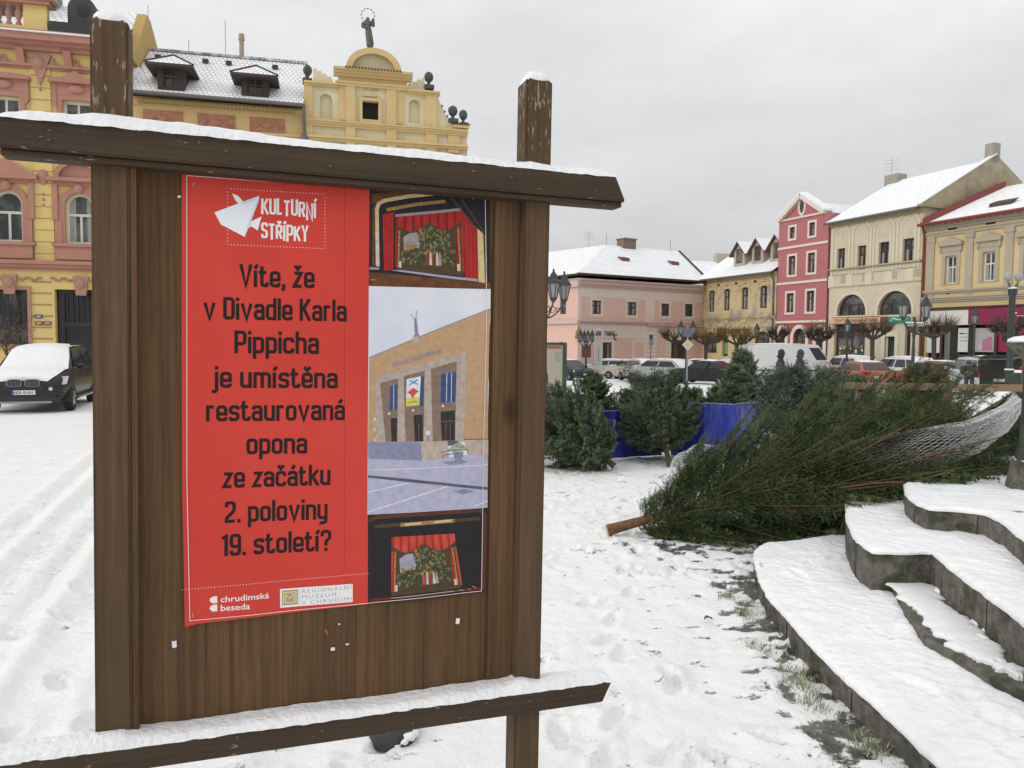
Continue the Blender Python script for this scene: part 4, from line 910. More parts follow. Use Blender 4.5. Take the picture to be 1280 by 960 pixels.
def window(B, o, fm, depth=.16, fw=.07, cols=2, rows=(.62,), name='window', curtain=0, trim=None, sill=None, y=0.0, lit=False):
    a, c, d, e = o[:4]; arch = o[4] if len(o) > 4 else 0
    b = MB(); out = arch_pts(a + .002, c - .002, d + .002, e - .002, arch); inn = arch_pts(a + fw, c - fw, d + fw, e - fw, arch)
    ring(b, out, inn, y + depth - .05, y + depth + .04)
    zt = e - ((c - a) / 2 * arch if arch else fw)
    for k in range(1, cols):
        x = a + (c - a) * k / cols; b.box(x - fw * .42, x + fw * .42, y + depth - .04, y + depth + .03, d + fw - .01, (d + (e - d) * rows[0]) if (arch and rows) else e - fw + .01)
    for r_ in rows:
        z = d + (e - d) * r_; b.box(a + fw - .01, c - fw + .01, y + depth - .045, y + depth + .032, z - fw * .5, z + fw * .5)
    w_ = B.part(b, name, fm)
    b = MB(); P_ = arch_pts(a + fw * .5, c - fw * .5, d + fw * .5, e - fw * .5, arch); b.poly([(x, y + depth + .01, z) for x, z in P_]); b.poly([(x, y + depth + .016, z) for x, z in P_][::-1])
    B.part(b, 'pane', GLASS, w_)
    if curtain:
        b = MB(); ww = (c - a - 2 * fw) * .26
        # a strip of pale curtain on either side, hung just outside the dark glass plane so the reveal shades it
        for x0, x1 in ((a + fw, a + fw + ww), (c - fw - ww, c - fw)): b.box(x0, x1, y + depth + .002, y + depth + .008, d + fw, d + (e - d) * (.58 if curtain == 1 else .9))
        B.part(b, 'curtain', CURTAIN, w_)
    if trim:
        tm, tw, tp = trim; b = MB(); ring(b, arch_pts(a - tw, c + tw, d - tw, e + tw, arch), arch_pts(a, c, d, e, arch), y - tp, y + .01); B.part(b, 'surround', tm, w_)
    if sill:
        b = MB(); b.box(a - .12, c + .12, y - .14, y + .06, d - .10, d - .004); B.part(b, 'sill', sill, w_)
    return w_
def shell(B, b, x0, x1, z1, depth, z0=-1.0, m=0):
    """side and rear walls"""
    b.poly([(x0, 0, z0), (x0, 0, z1), (x0, depth, z1), (x0, depth, z0)], m); b.poly([(x1, 0, z0), (x1, depth, z0), (x1, depth, z1), (x1, 0, z1)], m); b.poly([(x0, depth, z0), (x0, depth, z1), (x1, depth, z1), (x1, depth, z0)], m)
    b.box(x0 + .1, x1 - .1, .55, depth - .2, z0, z1 - .1, 1)
def gable_roof(B, x0, x1, ye, ze, yr, zr, yb, zb, m, under=DARKROOF, th=.14, name='roof'):
    b = MB()
    b.poly([(x0, ye, ze), (x1, ye, ze), (x1, yr, zr), (x0, yr, zr)], 0); b.poly([(x1, yb, zb), (x0, yb, zb), (x0, yr, zr), (x1, yr, zr)], 0)
    b.poly([(x0, ye, ze - th), (x0, yr, zr - th), (x1, yr, zr - th), (x1, ye, ze - th)], 1); b.poly([(x0, yb, zb - th), (x1, yb, zb - th), (x1, yr, zr - th), (x0, yr, zr - th)], 1)
    b.poly([(x0, ye, ze - th), (x1, ye, ze - th), (x1, ye, ze), (x0, ye, ze)], 1); b.poly([(x0, yb, zb - th), (x0, yb, zb), (x1, yb, zb), (x1, yb, zb - th)], 1)
    for x in (x0, x1):
        b.poly([(x, ye, ze), (x, yr, zr), (x, yr, zr - th), (x, ye, ze - th)], 1); b.poly([(x, yb, zb), (x, yb, zb - th), (x, yr, zr - th), (x, yr, zr)], 1)
    return B.part(b, name, [m, under])
def band(b, x0, x1, z0, z1, p, m=None, y=0.0): b.box(x0, x1, y - p, y + .02, z0, z1, m)
def cornice(b, x0, x1, z, prof, y=0.0):
    """stacked mouldings: (height, projection) from the bottom up"""
    for h_, p_ in prof: b.box(x0, x1, y - p_, y + .03, z, z + h_ - .001); z += h_
    return z

# ================================================================ left row
A_L = math.atan(.24)
LBO = W(55, 424, 30.0)
LB = Bld('town_house', 'yellow town house with terracotta window surrounds behind the snow covered car', LBO, A_L, gz(30) - .05)
YEL = mat('yellow_plaster', (.68, .515, .20), .85, col2=(.62, .465, .18), scale=.8, dirt=(.54, .42, .19), dscale=.9, dlo=.5, dhi=.85)
TERRA = mat('terracotta_plaster', (.43, .215, .16), .85, col2=(.38, .185, .135), scale=1.5)
TERRA_D = mat('terracotta_deep', (.36, .185, .14), .85, col2=(.41, .215, .165), scale=3)
xr = LB.x(163, 300); xl = -9.0
zc0 = LB.z(55, 85); zc1 = LB.z(55, 52)
cols_px = (10, 100); pitch = LB.x(100, 270) - LB.x(10, 270); c0 = LB.x(10, 270)
cen = [c0 + pitch * k for k in (-2, -1, 0, 1)]
hw = LB.x(100 + 18, 270) - LB.x(100, 270)
z1a, z1b = LB.z(60, 304), LB.z(60, 240); z2a, z2b = LB.z(60, 185), LB.z(60, 124)
zs0, zs1 = LB.z(60, 338), LB.z(60, 327)
gz0, gz1 = LB.z(15, 430), LB.z(15, 362); dz1 = LB.z(92, 362)
wins1 = [(c - hw, c + hw, z1a, z1b, 1.0) for c in cen]; wins2 = [(c - hw, c + hw, z2a, z2b) for c in cen]
gwin = [(LB.x(-22, 395), LB.x(35, 395), gz0, gz1)]; gwin.append((gwin[0][0] - 4.2, gwin[0][1] - 4.2, gz0, gz1)); gwin.append((gwin[0][0] - 8.0, gwin[0][1] - 8.0, gz0, gz1)) if gwin[0][0] - 8 > xl else None
door = (LB.x(69.5, 420), LB.x(69.5, 420) + 2.55, 0.02, dz1)
ops = wins1 + wins2 + gwin + [door]
ops = [o for o in ops if o[0] > xl + .05]
b = MB(); wall_grid(b, xl, xr, -.6, zc1 + .1, ops, .30); shell(LB, b, xl, xr, zc1 + .1, 11)
LB.part(b, 'wall', [YEL, ROOM])
for k, o in enumerate([w_ for w_ in wins1 if w_[0] > xl]): window(LB, o, WHITEFRAME, .2, .10, 2, (.58,), curtain=k % 2 * 2)
for k, o in enumerate([w_ for w_ in wins2 if w_[0] > xl]): window(LB, o, WHITEFRAME, .2, .10, 2, (.62,))
for o in gwin:
    if o[0] < xl: continue
    w_ = window(LB, o, BROWNWOOD, .22, .08, 4, (.30, .62), trim=(TERRA_D, .13, .05))
    b = MB()
    for k in range(1, 9): x = o[0] + (o[1] - o[0]) * k / 9; b.tube([(x, .06, o[2] + .02), (x, .06, o[3] - .02)], .014, 6)
    for t_ in (.33, .66): b.box(o[0] + .01, o[1] - .01, .05, .07, o[2] + (o[3] - o[2]) * t_ - .012, o[2] + (o[3] - o[2]) * t_ + .012)
    LB.part(b, 'grille', IRON, w_)
b = MB(); dx0, dx1 = door[0], door[1]; dm = (dx0 + dx1) / 2; tz = dz1 * .66
for x0, x1 in ((dx0 + .05, dx0 + .28), (dx1 - .28, dx1 - .05), (dm - .05, dm + .05)): b.box(x0, x1, .22, .30, .02, dz1 - .05)
b.box(dx0 + .28, dx1 - .28, .2, .31, tz - .08, tz + .08); b.box(dx0 + .05, dx1 - .05, .2, .31, dz1 - .14, dz1 - .02)
for x0, x1 in ((dx0 + .28, dm - .05), (dm + .05, dx1 - .28)):
    b.box(x0, x1, .24, .29, .02, 1.0)
    for k in range(5): xx = x0 + (x1 - x0) * (k + .5) / 5; b.box(xx - .02, xx + .02, .23, .28, tz + .08, dz1 - .14)
dr = LB.part(b, 'door', mat('dark_door_wood', (.025, .022, .02), .5))
b = MB(); b.poly([(dx0 + .05, .285, .02), (dx1 - .05, .285, .02), (dx1 - .05, .285, dz1), (dx0 + .05, .285, dz1)]); LB.part(b, 'pane', DARKGLASS, dr)
# rustication grooves, pilaster strips
b = MB(); GRV_M = mat('plaster_groove', (.33, .25, .10), .9)
zz = zs0 - .45; solid = [(xl, gwin[1][0] - .15), (gwin[1][1] + .15, gwin[0][0] - .15), (gwin[0][1] + .15, dx0 - .1), (dx1 + .1, xr)]
while zz > .5:
    for a_, c_ in solid:
        if c_ > a_: b.box(a_, c_, -.012, .004, zz - .03, zz + .03)
    zz -= .44
LB.part(b, 'groove', GRV_M)
b = MB()
pil = [(c + pitch / 2) for c in cen[:-1]]
for x in pil: b.mark(); b.box(x - .34, x + .34, -.05, .01, zs1 + .02, zc0 - .02)
LB.part(b, 'pilaster', YEL)
b = MB()
for x in pil:
    zz = zs1 + .3
    while zz < zc0 - .3: b.box(x - .345, x + .345, -.056, .0, zz - .018, zz + .018); zz += .45
LB.part(b, 'groove', GRV_M)
b = MB(); cornice(b, xl, xr, zs0, ((.10, .10), (.12, .20), (.14, .28))); LB.part(b, 'string_course', TERRA)
b = MB(); cornice(b, xl, xr, LB.z(60, 88), ((.08, .07), (.10, .13)))
cornice(b, xl, xr, LB.z(60, 66), ((.16, .22), (.12, .38), (.26, .56), (.08, .62)))
x = xl + .4
while x < xr:     # brackets under the eaves
    zb_ = LB.z(60, 82); b.prism([(-.06, zb_), (-.12, zb_ - .02), (-.30, zb_ + .42), (-.30, zb_ + .52), (0, zb_ + .52), (0, zb_)], x - .13, x + .13); x += 1.62
LB.part(b, 'cornice', TERRA)
b = MB(); b.box(xl, xr, -.64, .6, zc1 + .12, zc1 + .17); LB.part(b, 'snow_cover', SNOW)
b = MB()
for k, c in enumerate(cen):
    if c - hw - .4 < xl: continue
    b.mark()
    # first floor: arched surround, side consoles and a hood, straight-sided or round by turns
    o = (c - hw, c + hw, z1a, z1b, 1.0); ring(b, arch_pts(c - hw - .24, c + hw + .24, z1a - .02, z1b + .22, 1.0), arch_pts(*o), -.09, .01)
    for sx in (-1, 1): b.box(c + sx * (hw + .33) - .10, c + sx * (hw + .33) + .10, -.14, .0, z1a + .9, z1b + .30); b.box(c + sx * (hw + .22) - .12, c + sx * (hw + .22) + .12, -.11, 0, z1a - .02, z1a + .9)
    b.box(c - hw - .42, c + hw + .42, -.10, .005, z1b + .26, z1b + .42); b.box(c - hw - .58, c + hw + .58, -.26, .005, z1b + .42, z1b + .56)
    if k % 2 == 0: b.prism([(c - hw - .6, z1b + .56), (c + hw + .6, z1b + .56), (c + hw + .3, z1b + .72), (c, z1b + 1.18), (c - hw - .3, z1b + .72)], -.24, .005, axis='y')
    else:
        rr_ = hw + .34; ar = [(c + rr_ * math.cos(math.pi * j / 16), z1b + .56 + rr_ * .8 * math.sin(math.pi * j / 16)) for j in range(17)]; b.prism(ar, -.12, .005, axis='y')
        ar2 = [(c + (rr_ - .2) * math.cos(math.pi * j / 16), z1b + .56 + (rr_ - .2) * .8 * math.sin(math.pi * j / 16)) for j in range(17)]; ring(b, ar, ar2, -.25, -.05)
    b.ball((c, -.12, z1b + .16), (.17, .08, .2)); b.box(c - hw - .35, c + hw + .35, -.16, .005, z1a - .62, z1a - .02); b.box(c - hw - .45, c + hw + .45, -.24, .005, z1a - .12, z1a - .0)
    # second floor: square surround with a shaped head
    o2 = (c - hw, c + hw, z2a, z2b); ring(b, arch_pts(c - hw - .20, c + hw + .20, z2a - .2, z2b + .20, 0), arch_pts(*o2, 0), -.09, .01)
    b.box(c - hw - .24, c + hw + .24, -.10, .005, z2b + .201, z2b + .62); b.ball((c, -.13, z2b + .42), (.3, .07, .17))
    for sx in (-1, 1): b.prism([(c + sx * (hw + .20), z2b - .3), (c + sx * (hw + .34), z2b - .12), (c + sx * (hw + .32), z2b + .62), (c + sx * (hw + .20), z2b + .62)], -.12, .005, axis='y')
    hd = [(c - hw - .44, z2b + .62), (c + hw + .44, z2b + .62), (c + hw + .40, z2b + .76), (c + .45, z2b + .82), (c, z2b + (1.08 if k % 2 else .82)), (c - .45, z2b + .82), (c - hw - .40, z2b + .76)]; b.prism(hd, -.26, .005, axis='y')
LB.part(b, 'window_hood', TERRA, deg=35)
b = MB()
for x in pil:    # cartouches on the pilasters, swags in the frieze
    b.mark(); b.ball((x, -.07, z1b + .55), (.2, .06, .3)); b.ball((x, -.07, z1b - .1), (.05, .03, .05)); b.ball((x, -.07, z1b - .3), (.045, .03, .06)); b.ball((x, -.07, z1b - .5), (.035, .03, .05))
    zq = LB.z(60, 70); b.mark(); b.prism([(x - .40, zq), (x + .40, zq), (x + .26, zq - .4), (x + .12, zq - .85), (x, zq - 1.15), (x - .12, zq - .85), (x - .26, zq - .4)], -.14, 0, axis='y'); b.ball((x, -.14, zq - .32), (.19, .07, .22)); b.ball((x, -.1, zq - 1.3), (.04, .04, .08))
for c in cen:
    zq = LB.z(60, 69)
    for dx in (-.42, .42):
        b.mark(); pts = [(c + dx + .38 * math.cos(t_), -.06, zq - .12 - .3 * math.sin(t_)) for t_ in np.linspace(0, math.pi, 9)]; b.tube(pts, .035, 6)
    zq = zs0 - .2
    b.mark(); b.prism([(c - .27, zq), (c + .27, zq), (c + .18, zq - .75), (c - .18, zq - .75)], -.12, 0, axis='y'); b.ball((c, -.14, zq - .3), (.17, .06, .18))
    for sx in (-1, 1):
        pts = [(c + sx * (.32 + .26 * t_), -.035, zq - .14 - .06 * math.sin(t_ * 4)) for t_ in np.linspace(0, 3, 12)]; b.tube(pts, .038, 6)
LB.part(b, 'stucco_ornament', TERRA_D, deg=50)
b = MB()      # attic balustrade with its solid end pier
zb0 = zc1 + .13; ax1 = LB.x(62, 30); b.box(xl, ax1, -.25, .1, zb0, zb0 + .32); b.box(LB.x(32, 30), ax1 - .02, -.22, .08, zb0 + .32, zb0 + 1.12); att = LB.part(b, 'parapet', YEL)
b = MB(); b.box(xl, ax1 + .12, -.38, .2, zb0 + 1.121, zb0 + 1.26); b.box(xl, ax1 + .2, -.45, .28, zb0 + 1.26, zb0 + 1.36); LB.part(b, 'coping', TERRA, att)
b = MB(); x = xl + .2
while x < LB.x(32, 30) - .1: b.lathe([(.09, 0), (.12, .08), (.06, .2), (.14, .45), (.07, .68), (.11, .80)], (x, -.08, zb0 + .32), 8); x += .33
LB.part(b, 'baluster', TERRA_D, att, deg=50)
zr0 = zc1 + .15
RED_TILE = tile_roof('snowy_tiles_left', w=.3, h=.38, amount=.75, tile=(.055, .04, .035))
gable_roof(LB, xl, xr - .25, -.1, zr0, 4.6, zr0 + 3.0, 9.3, zr0, RED_TILE)
b = MB(); b.box(ax1 + .05, xr - .3, -.3, .12, zr0 - .02, zr0 + .55); LB.part(b, 'roof_box', mat('black_sheet', (.03, .03, .032), .5))
b = MB(); xd = LB.x(101, 30); zd = zr0 + .5
b.prism([(xd - .5, zd), (xd + .5, zd)] + [(xd + .5 * math.cos(t_), zd + .75 + .5 * math.sin(t_)) for t_ in np.linspace(0, math.pi, 13)], .15, 2.2, axis='y'); dm_ = LB.part(b, 'dormer', mat('dormer_sheet', (.045, .042, .04), .5), deg=35)
b = MB(); b.ball((xd + .06, .16, zd + .72), (.3, .03, .3)); LB.part(b, 'pane', DARKGLASS, dm_)
b = MB(); x0 = LB.x(20, 8, 3.0); b.box(x0 - 1.6, x0 + .25, 2.2, 3.6, zr0 + 1.0, zr0 + 3.6); LB.part(b, 'roof_turret', mat('slate', (.05, .055, .062), .7, col2=(.075, .08, .09), scale=5))
b = MB(); x0 = LB.x(24, 8, 4.0)
for k in range(4): b.box(x0 + .35, x0 + 1.5, 3.6, 4.6, zr0 + 2.5 + k * .26, zr0 + 2.5 + k * .26 + .2)
LB.part(b, 'chimney', mat('grey_render', (.3, .29, .27), .85))
# fire gable rising at the right end
b = MB(); zf_ = LB.z(186, 22, 3.2); b.prism([(-.1, zr0 - .4), (1.0, zr0 + .2), (2.9, zf_), (3.6, zf_), (9.6, zr0 - .4)], xr - .22, xr + .16); LB.part(b, 'fire_gable', mat('ochre_plaster', (.48, .33, .10), .85, col2=(.42, .29, .1), scale=1))
b = MB()    # three small number plates
for (px, py, m_) in ((48.5, 395.5, 0), (49, 404, 1), (59.5, 404, 1)):
    x, z = LB.p(px, py); b.box(x - .13, x + .13, -.035, -.013, z - .07, z + .07, m_); b.box(x - .085, x + .085, -.039, -.034, z - .03, z + .03, 2)
LB.part(b, 'number_plate', [mat('blue_enamel', (.05, .05, .12), .4), mat('red_enamel', (.20, .03, .02), .4), mat('plate_digits', (.45, .42, .40), .5)])

# ---- second house of the row: snowy roof with two dormers
HO = LBO + LB.e * xr
H2 = Bld('town_house', 'ochre house with two dark dormers in its snowy roof, seen above the notice board', HO, A_L, gz(31) - .05)
OCH = mat('ochre_wall', (.56, .40, .18), .85, col2=(.50, .36, .165), scale=1.0, dirt=(.42, .31, .17), dscale=.8, dlo=.55, dhi=.85)
PINKPANEL = mat('pink_relief', (.40, .19, .115), .85, col2=(.30, .13, .08), scale=5)
x1 = H2.x(380, 200); ze = H2.z(270, 126); zridge_px = 70
w2 = [(x1 * (k + .5) / 4 - .55, x1 * (k + .5) / 4 + .55, z, z + 2.0) for k in range(4) for z in (4.9, 8.4)]; wg = [(x1 * (k + .5) / 3 - .9, x1 * (k + .5) / 3 + .9, .1 if k == 1 else .9, 3.4, .6) for k in range(3)]
b = MB(); wall_grid(b, 0.17, x1 - .02, -.6, ze - .05, w2 + wg); shell(H2, b, .17, x1 - .02, ze - .05, 10); H2.part(b, 'wall', [OCH, ROOM])
for o in w2: window(H2, o, WHITEFRAME, trim=(PINKPANEL, .16, .05), sill=OCH)
for o in wg: window(H2, o, BROWNWOOD, cols=3)
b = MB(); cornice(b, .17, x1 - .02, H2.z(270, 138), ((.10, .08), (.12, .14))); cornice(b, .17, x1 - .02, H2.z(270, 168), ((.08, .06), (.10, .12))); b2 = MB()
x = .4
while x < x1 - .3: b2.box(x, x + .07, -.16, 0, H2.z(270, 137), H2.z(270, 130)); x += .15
H2.part(b, 'cornice', OCH); H2.part(b2, 'dentil', mat('ochre_dark', (.36, .24, .09), .85))  # dentils in a darker ochre than the wall
b = MB(); zp0, zp1 = H2.z(270, 162), H2.z(270, 143)
for pa_, pb_ in ((179, 229), (247, 294), (312, 356)):
    xa, xb = H2.x(pa_, 152), H2.x(pb_, 152); b.mark(); b.box(xa, xb, -.025, .01, zp0, zp1); b.ball(((xa + xb) / 2, -.03, (zp0 + zp1) / 2), (.22, .05, .13))
    for sx in (-1, 1): b.tube([((xa + xb) / 2 + sx * (.22 + .10 * t_), -.03, (zp0 + zp1) / 2 - .05 + .08 * math.sin(t_ * 1.6 + .4)) for t_ in np.linspace(0, 4, 10)], .035, 6)
H2.part(b, 'relief_panel', PINKPANEL)
b = MB(); b.tube([(.1, -.52, ze - .02), (x1, -.52, ze - .05)], .075, 8); H2.part(b, 'gutter', GUTTER)
TILE2 = tile_roof('snowy_tiles_fishscale', w=.19, h=.30, mortar=.03, amount=.42, tile=(.09, .05, .04))
yr = 3.4; zr = H2.z(270, 70, yr)
rf = gable_roof(H2, .12, x1 + .02, -.5, ze, yr, zr, 7.4, ze, TILE2)
b = MB(); 
for k in range(40): xx = .12 + k * x1 / 40; b.box(xx, xx + x1 / 40 - .02, yr - .13, yr + .13, zr - .03, zr + .07)
H2.part(b, 'ridge_tiles', mat('ridge_tile', (.13, .08, .07), .8, col2=(.7, .7, .71), scale=3), rf)
b = MB(); b.box(.02, .17, -.5, -.2, ze - .1, ze + .1); b.prism([(-.5, ze + .02), (yr, zr + .04), (yr, zr + .22), (-.5, ze + .2)], -.02, .16); H2.part(b, 'verge', SNOW)
def dormer(B, px, wpx, ytop, ybot, roofm, style='hip'):
    sl = (zr - ze) / (yr + .5)
    yf = .2
    for _ in range(30): yf = (B.z(px, ybot, yf) - ze) / sl - .5
    xc, zb = B.p(px, ybot, yf); hw_ = (B.x(px + wpx / 2, ybot, yf) - B.x(px - wpx / 2, ybot, yf)) / 2; zt = B.z(px, ytop + 17, yf); b = MB()
    yb_ = yf + 1.6
    b.box(xc - hw_, xc - hw_ + .22, yf, yb_, zb - .25, zt); b.box(xc + hw_ - .22, xc + hw_, yf, yb_, zb - .25, zt); b.box(xc - hw_ + .22, xc + hw_ - .22, yf, yb_, zb - .25, zb + .12); b.box(xc - hw_ + .22, xc + hw_ - .22, yf + .3, yb_, zb + .12, zt)
    d = B.part(b, 'dormer', mat('dark_dormer_boards', (.04, .028, .022), .8))
    b = MB(); ov = .38; P_ = [(xc - hw_ - ov, yf - ov, zt - .12), (xc + hw_ + ov, yf - ov, zt - .12), (xc + hw_ + ov, yb_, zt - .12), (xc - hw_ - ov, yb_, zt - .12)]; ap = (xc, yf + .7, zt + .55); ap2 = (xc, yb_ + .9, zt + .55)
    b.poly([P_[0], P_[1], ap], 0); b.poly([P_[1], P_[2], ap2, ap], 0); b.poly([P_[3], P_[0], ap, ap2], 0); b.poly(P_[::-1], 1)
    Q = [(x, y, z - .10) for x, y, z in P_]
    for k in range(4): b.poly([Q[k], Q[(k + 1) % 4], P_[(k + 1) % 4], P_[k]], 1)
    b.poly(Q[::-1], 1); B.part(b, 'dormer_roof', [roofm, DARKROOF], d)
    b = MB()
    for a_, c_ in ((P_[0], ap), (P_[1], ap), (ap, ap2)): b.tube([a_, c_], .05, 6)
    B.part(b, 'dormer_ridge', DARKROOF, d)
    b = MB(); a, c, z0, z1 = xc - hw_ + .20, xc + hw_ - .20, zb + .13, zt - .10
    ring(b, arch_pts(a, c, z0, z1, 0), arch_pts(a + .07, c - .07, z0 + .07, z1 - .07, 0), yf + .1, yf + .2); b.box((a + c) / 2 - .04, (a + c) / 2 + .04, yf + .09, yf + .2, z0, z1); b.box(a, c, yf + .095, yf + .2, (z0 + z1) / 2 - .025, (z0 + z1) / 2 + .025)
    f_ = B.part(b, 'dormer_window', mat('dark_window_frame', (.05, .04, .035), .6), d); b = MB(); b.poly([(a, yf + .18, z0), (c, yf + .18, z0), (c, yf + .18, z1), (a, yf + .18, z1)]); B.part(b, 'pane', GLASS, d)
# 
dormer(H2, 214, 34, 62, 113, TILE2); dormer(H2, 319, 34, 75, 121, TILE2)
b = MB(); xx = H2.x(302, 60, 3.4); b.lathe([(.10, -.2), (.10, .75), (.14, .78), (.14, .85)], (xx, yr, zr), 10); b.lathe([(.12, .86), (.12, 1.05)], (xx, yr, zr), 10); H2.part(b, 'flue', mat('flue', (.35, .28, .22), .7), deg=40)
b = MB()
for px, h_ in ((186, 1.9), (282, 1.6), (236, .6)): xx = H2.x(px, 60, 3.4); b.tube([(xx, yr, zr), (xx, yr, zr + h_)], .012, 5)
H2.part(b, 'aerial', GUTTER)
b = MB()
for px, py in ((198, 66), (257, 73), (286, 76), (344, 83)): yq = 2.6; xx, zq = H2.p(px, py, yq); zq = ze + (zr - ze) * (yq + .5) / (yr + .5); b.prism([(yq - .15, zq - .05), (yq + .15, zq + .12), (yq - .12, zq + .14)], xx - .12, xx + .12)
H2.part(b, 'roof_vent', DARKROOF, rf)
b = MB()
xx = x1 + .02; b.tube([(xx, -.52, ze - .05), (xx, -.3, ze - .5), (xx, -.14, ze - .8), (xx, -.14, .2)], .065, 8); b.ball((xx, -.16, ze - 1.3), (.16, .14, .25)); H2.part(b, 'downpipe', GUTTER, deg=50)

# ---- baroque gable house
B3O = LBO + LB.e * (xr + x1 + .1)
B3 = Bld('baroque_house', 'yellow house with a baroque gable, urns and a dark statue at the top', B3O, A_L, gz(32) - .05)
BY = mat('baroque_cream', (.66, .585, .385), .85, col2=(.61, .54, .35), scale=1.2, dirt=(.46, .38, .24), dscale=1.4, dlo=.5, dhi=.8); BO = mat('baroque_ochre', (.62, .455, .215), .85, col2=(.57, .42, .195), scale=1.5)
X = lambda px, py=150: B3.x(px, py)
Z = lambda px, py: B3.z(px, py)
w_ = X(584, 180)
zA = Z(480, 180); zB = Z(480, 157); zC = Z(480, 145)      # bands
b = MB(); gw = [(1.1 + k * 2.0, 2.1 + k * 2.0, z, z + 1.9) for k in range(3) for z in (4.7, 7.9)]; gg = [(.9, 2.6, .1, 3.2, .8), (3.2, 5.4, .1, 3.4, .8)]
wall_grid(b, 0, w_, -.6, zA - .2, gw + gg); shell(B3, b, 0, w_, zA - .25, 11)
zt_side = Z(390, 104); zt_mid = Z(462, 96)
# gable field: lower full band, side bays with niches, tall middle
win = B3.rect(453, 127, 473, 150); ni1 = (X(399.5, 135), X(415.5, 135), Z(407, 168 - 20), Z(407, 117), 1.0); ni2 = (X(511, 140), X(525, 140), Z(518, 154), Z(518, 124.5), 1.0)
xm0, xm1 = X(423, 110), X(509, 110); xs1 = X(546, 130)
wall_grid(b, 0, w_, zA - .2, zB, []); wall_grid(b, 0, xs1, zB, zt_side, [win, ni1, ni2], .18); wall_grid(b, xm0, xm1, zt_side, zt_mid, [])
for o in (ni1, ni2): b.poly([(x, .18, z) for x, z in arch_pts(*o)])
b.box(0, xs1, .5, .9, zA - .2, zt_side); b.box(xm0, xm1, .3, .9, zt_side - .1, zt_mid)
# curved shoulder falling to the low pier at the right
sh = [(xs1, zB), (X(574, 150), zB), (X(574, 150), zB + .12)] + [(xs1 + (X(574, 150) - xs1) * (1 - t_), zB + .12 + (zt_side - zB - .12) * t_ ** 1.9) for t_ in np.linspace(.08, 1, 9)]
b.prism(sh, 0, .4, axis='y'); B3.part(b, 'wall', [BY, ROOM])
for o in gw: window(B3, o, WHITEFRAME, trim=(BO, .14, .05))
for o in gg: window(B3, o, BROWNWOOD, cols=3)
b = MB(); b.poly([(win[0], .17, win[2]), (win[1], .17, win[2]), (win[1], .17, win[3]), (win[0], .17, win[3])]); at_ = B3.part(b, 'attic_opening', mat('attic_dark', (.012, .01, .008), .9)); b = MB(); ring(b, arch_pts(win[0] - .13, win[1] + .13, win[2] - .16, win[3] + .13, 0), arch_pts(*win, 0), -.09, .01); b.box((win[0] + win[1]) / 2 - .3, (win[0] + win[1]) / 2 + .3, -.08, 0, win[3] + .2, win[3] + .27); B3.part(b, 'surround', BO, at_)
b = MB()
for a_, c_ in ((379.5, 391), (422, 431.5), (431.5, 443.5)): pass
for (p0, p1, za, zb_, pr) in ((380, 391, zA - .2, zt_side, .10), (532, 546, zA - .2, zt_side, .10), (423.5, 432, zB + .1, zt_mid - .45, .07), (432, 444, zA - .2, zt_mid - .45, .13), (483, 495, zA - .2, zt_mid - .45, .13), (495, 503, zB + .1, zt_mid - .45, .07), (560, 574, zA - .2, zB + .1, .10)): b.mark(); b.box(X(p0), X(p1), -pr, .01, za, zb_)
B3.part(b, 'pilaster', BO)
b = MB()
cornice(b, -.05, w_, zB - .22, ((.09, .14), (.08, .20), (.06, .25)))
cornice(b, -.05, w_, zA - .05, ((.10, .14), (.10, .22)))
for (a_, c_) in ((-.08, xm0), (xm1, xs1 + .12)): cornice(b, a_, c_, zt_side - .12, ((.08, .14), (.08, .22)))
cornice(b, xm0 - .12, xm1 + .12, zt_mid - .48, ((.1, .16), (.08, .20)))
b.box(xm0 + .02, xm1 - .02, -.05, .01, zt_mid - .26, zt_mid - .1)
cornice(b, xm0 - .2, xm1 + .2, zt_mid - .1, ((.10, .18), (.10, .30), (.10, .42)))
b.box(X(566), w_ + .06, -.2, .3, zB + .1, zB + .22)
B3.part(b, 'cornice', BO)
# arched top
xc, rad = (xm0 + xm1) / 2 + .02, (xm1 - xm0) * .40; zq = zt_mid + .20; hgt = Z(460, 62) - zq
ar = [(xc + rad * math.cos(math.pi * j / 20), zq + hgt * math.sin(math.pi * j / 20)) for j in range(21)]; ar2 = [(xc + (rad - .26) * math.cos(math.pi * j / 20), zq + (hgt - .24) * math.sin(math.pi * j / 20)) for j in range(21)]
b = MB(); b.prism(ar2, -.02, .6, axis='y'); sg_ = B3.part(b, 'segment_gable', BY); b = MB(); ring(b, ar, ar2, -.28, .62)
B3.part(b, 'arch_moulding', BO, sg_)
TILE_R = mat('rooftile_edge', (.13, .07, .05), .8)
b = MB(); 
for k in range(18): xx = xc - rad + 2 * rad * k / 17.5; b.tube([(xx, -.47, zq - .02), (xx, .1, zq + .05)], .045, 6)
for k in range(16): xx = X(530) + (w_ + .15 - X(530)) * k / 15; b.tube([(xx, -.34, zA + .0 - .42), (xx, .1, zA - .36)], .045, 6)
for k in range(7): xx = X(566) + (w_ + .06 - X(566)) * k / 6; b.tube([(xx, -.24, zB + .24), (xx, .2, zB + .28)], .04, 6)
for k in range(7): t_ = k / 6; i_ = int(3 + t_ * 8); b.tube([(sh[i_][0], -.08, sh[i_][1] + .03), (sh[i_][0], .4, sh[i_][1] + .03)], .04, 6)
B3.part(b, 'tile_edge', TILE_R)
b = MB(); URN = mat('dark_urn', (.05, .05, .045), .7, col2=(.08, .08, .07), scale=8)
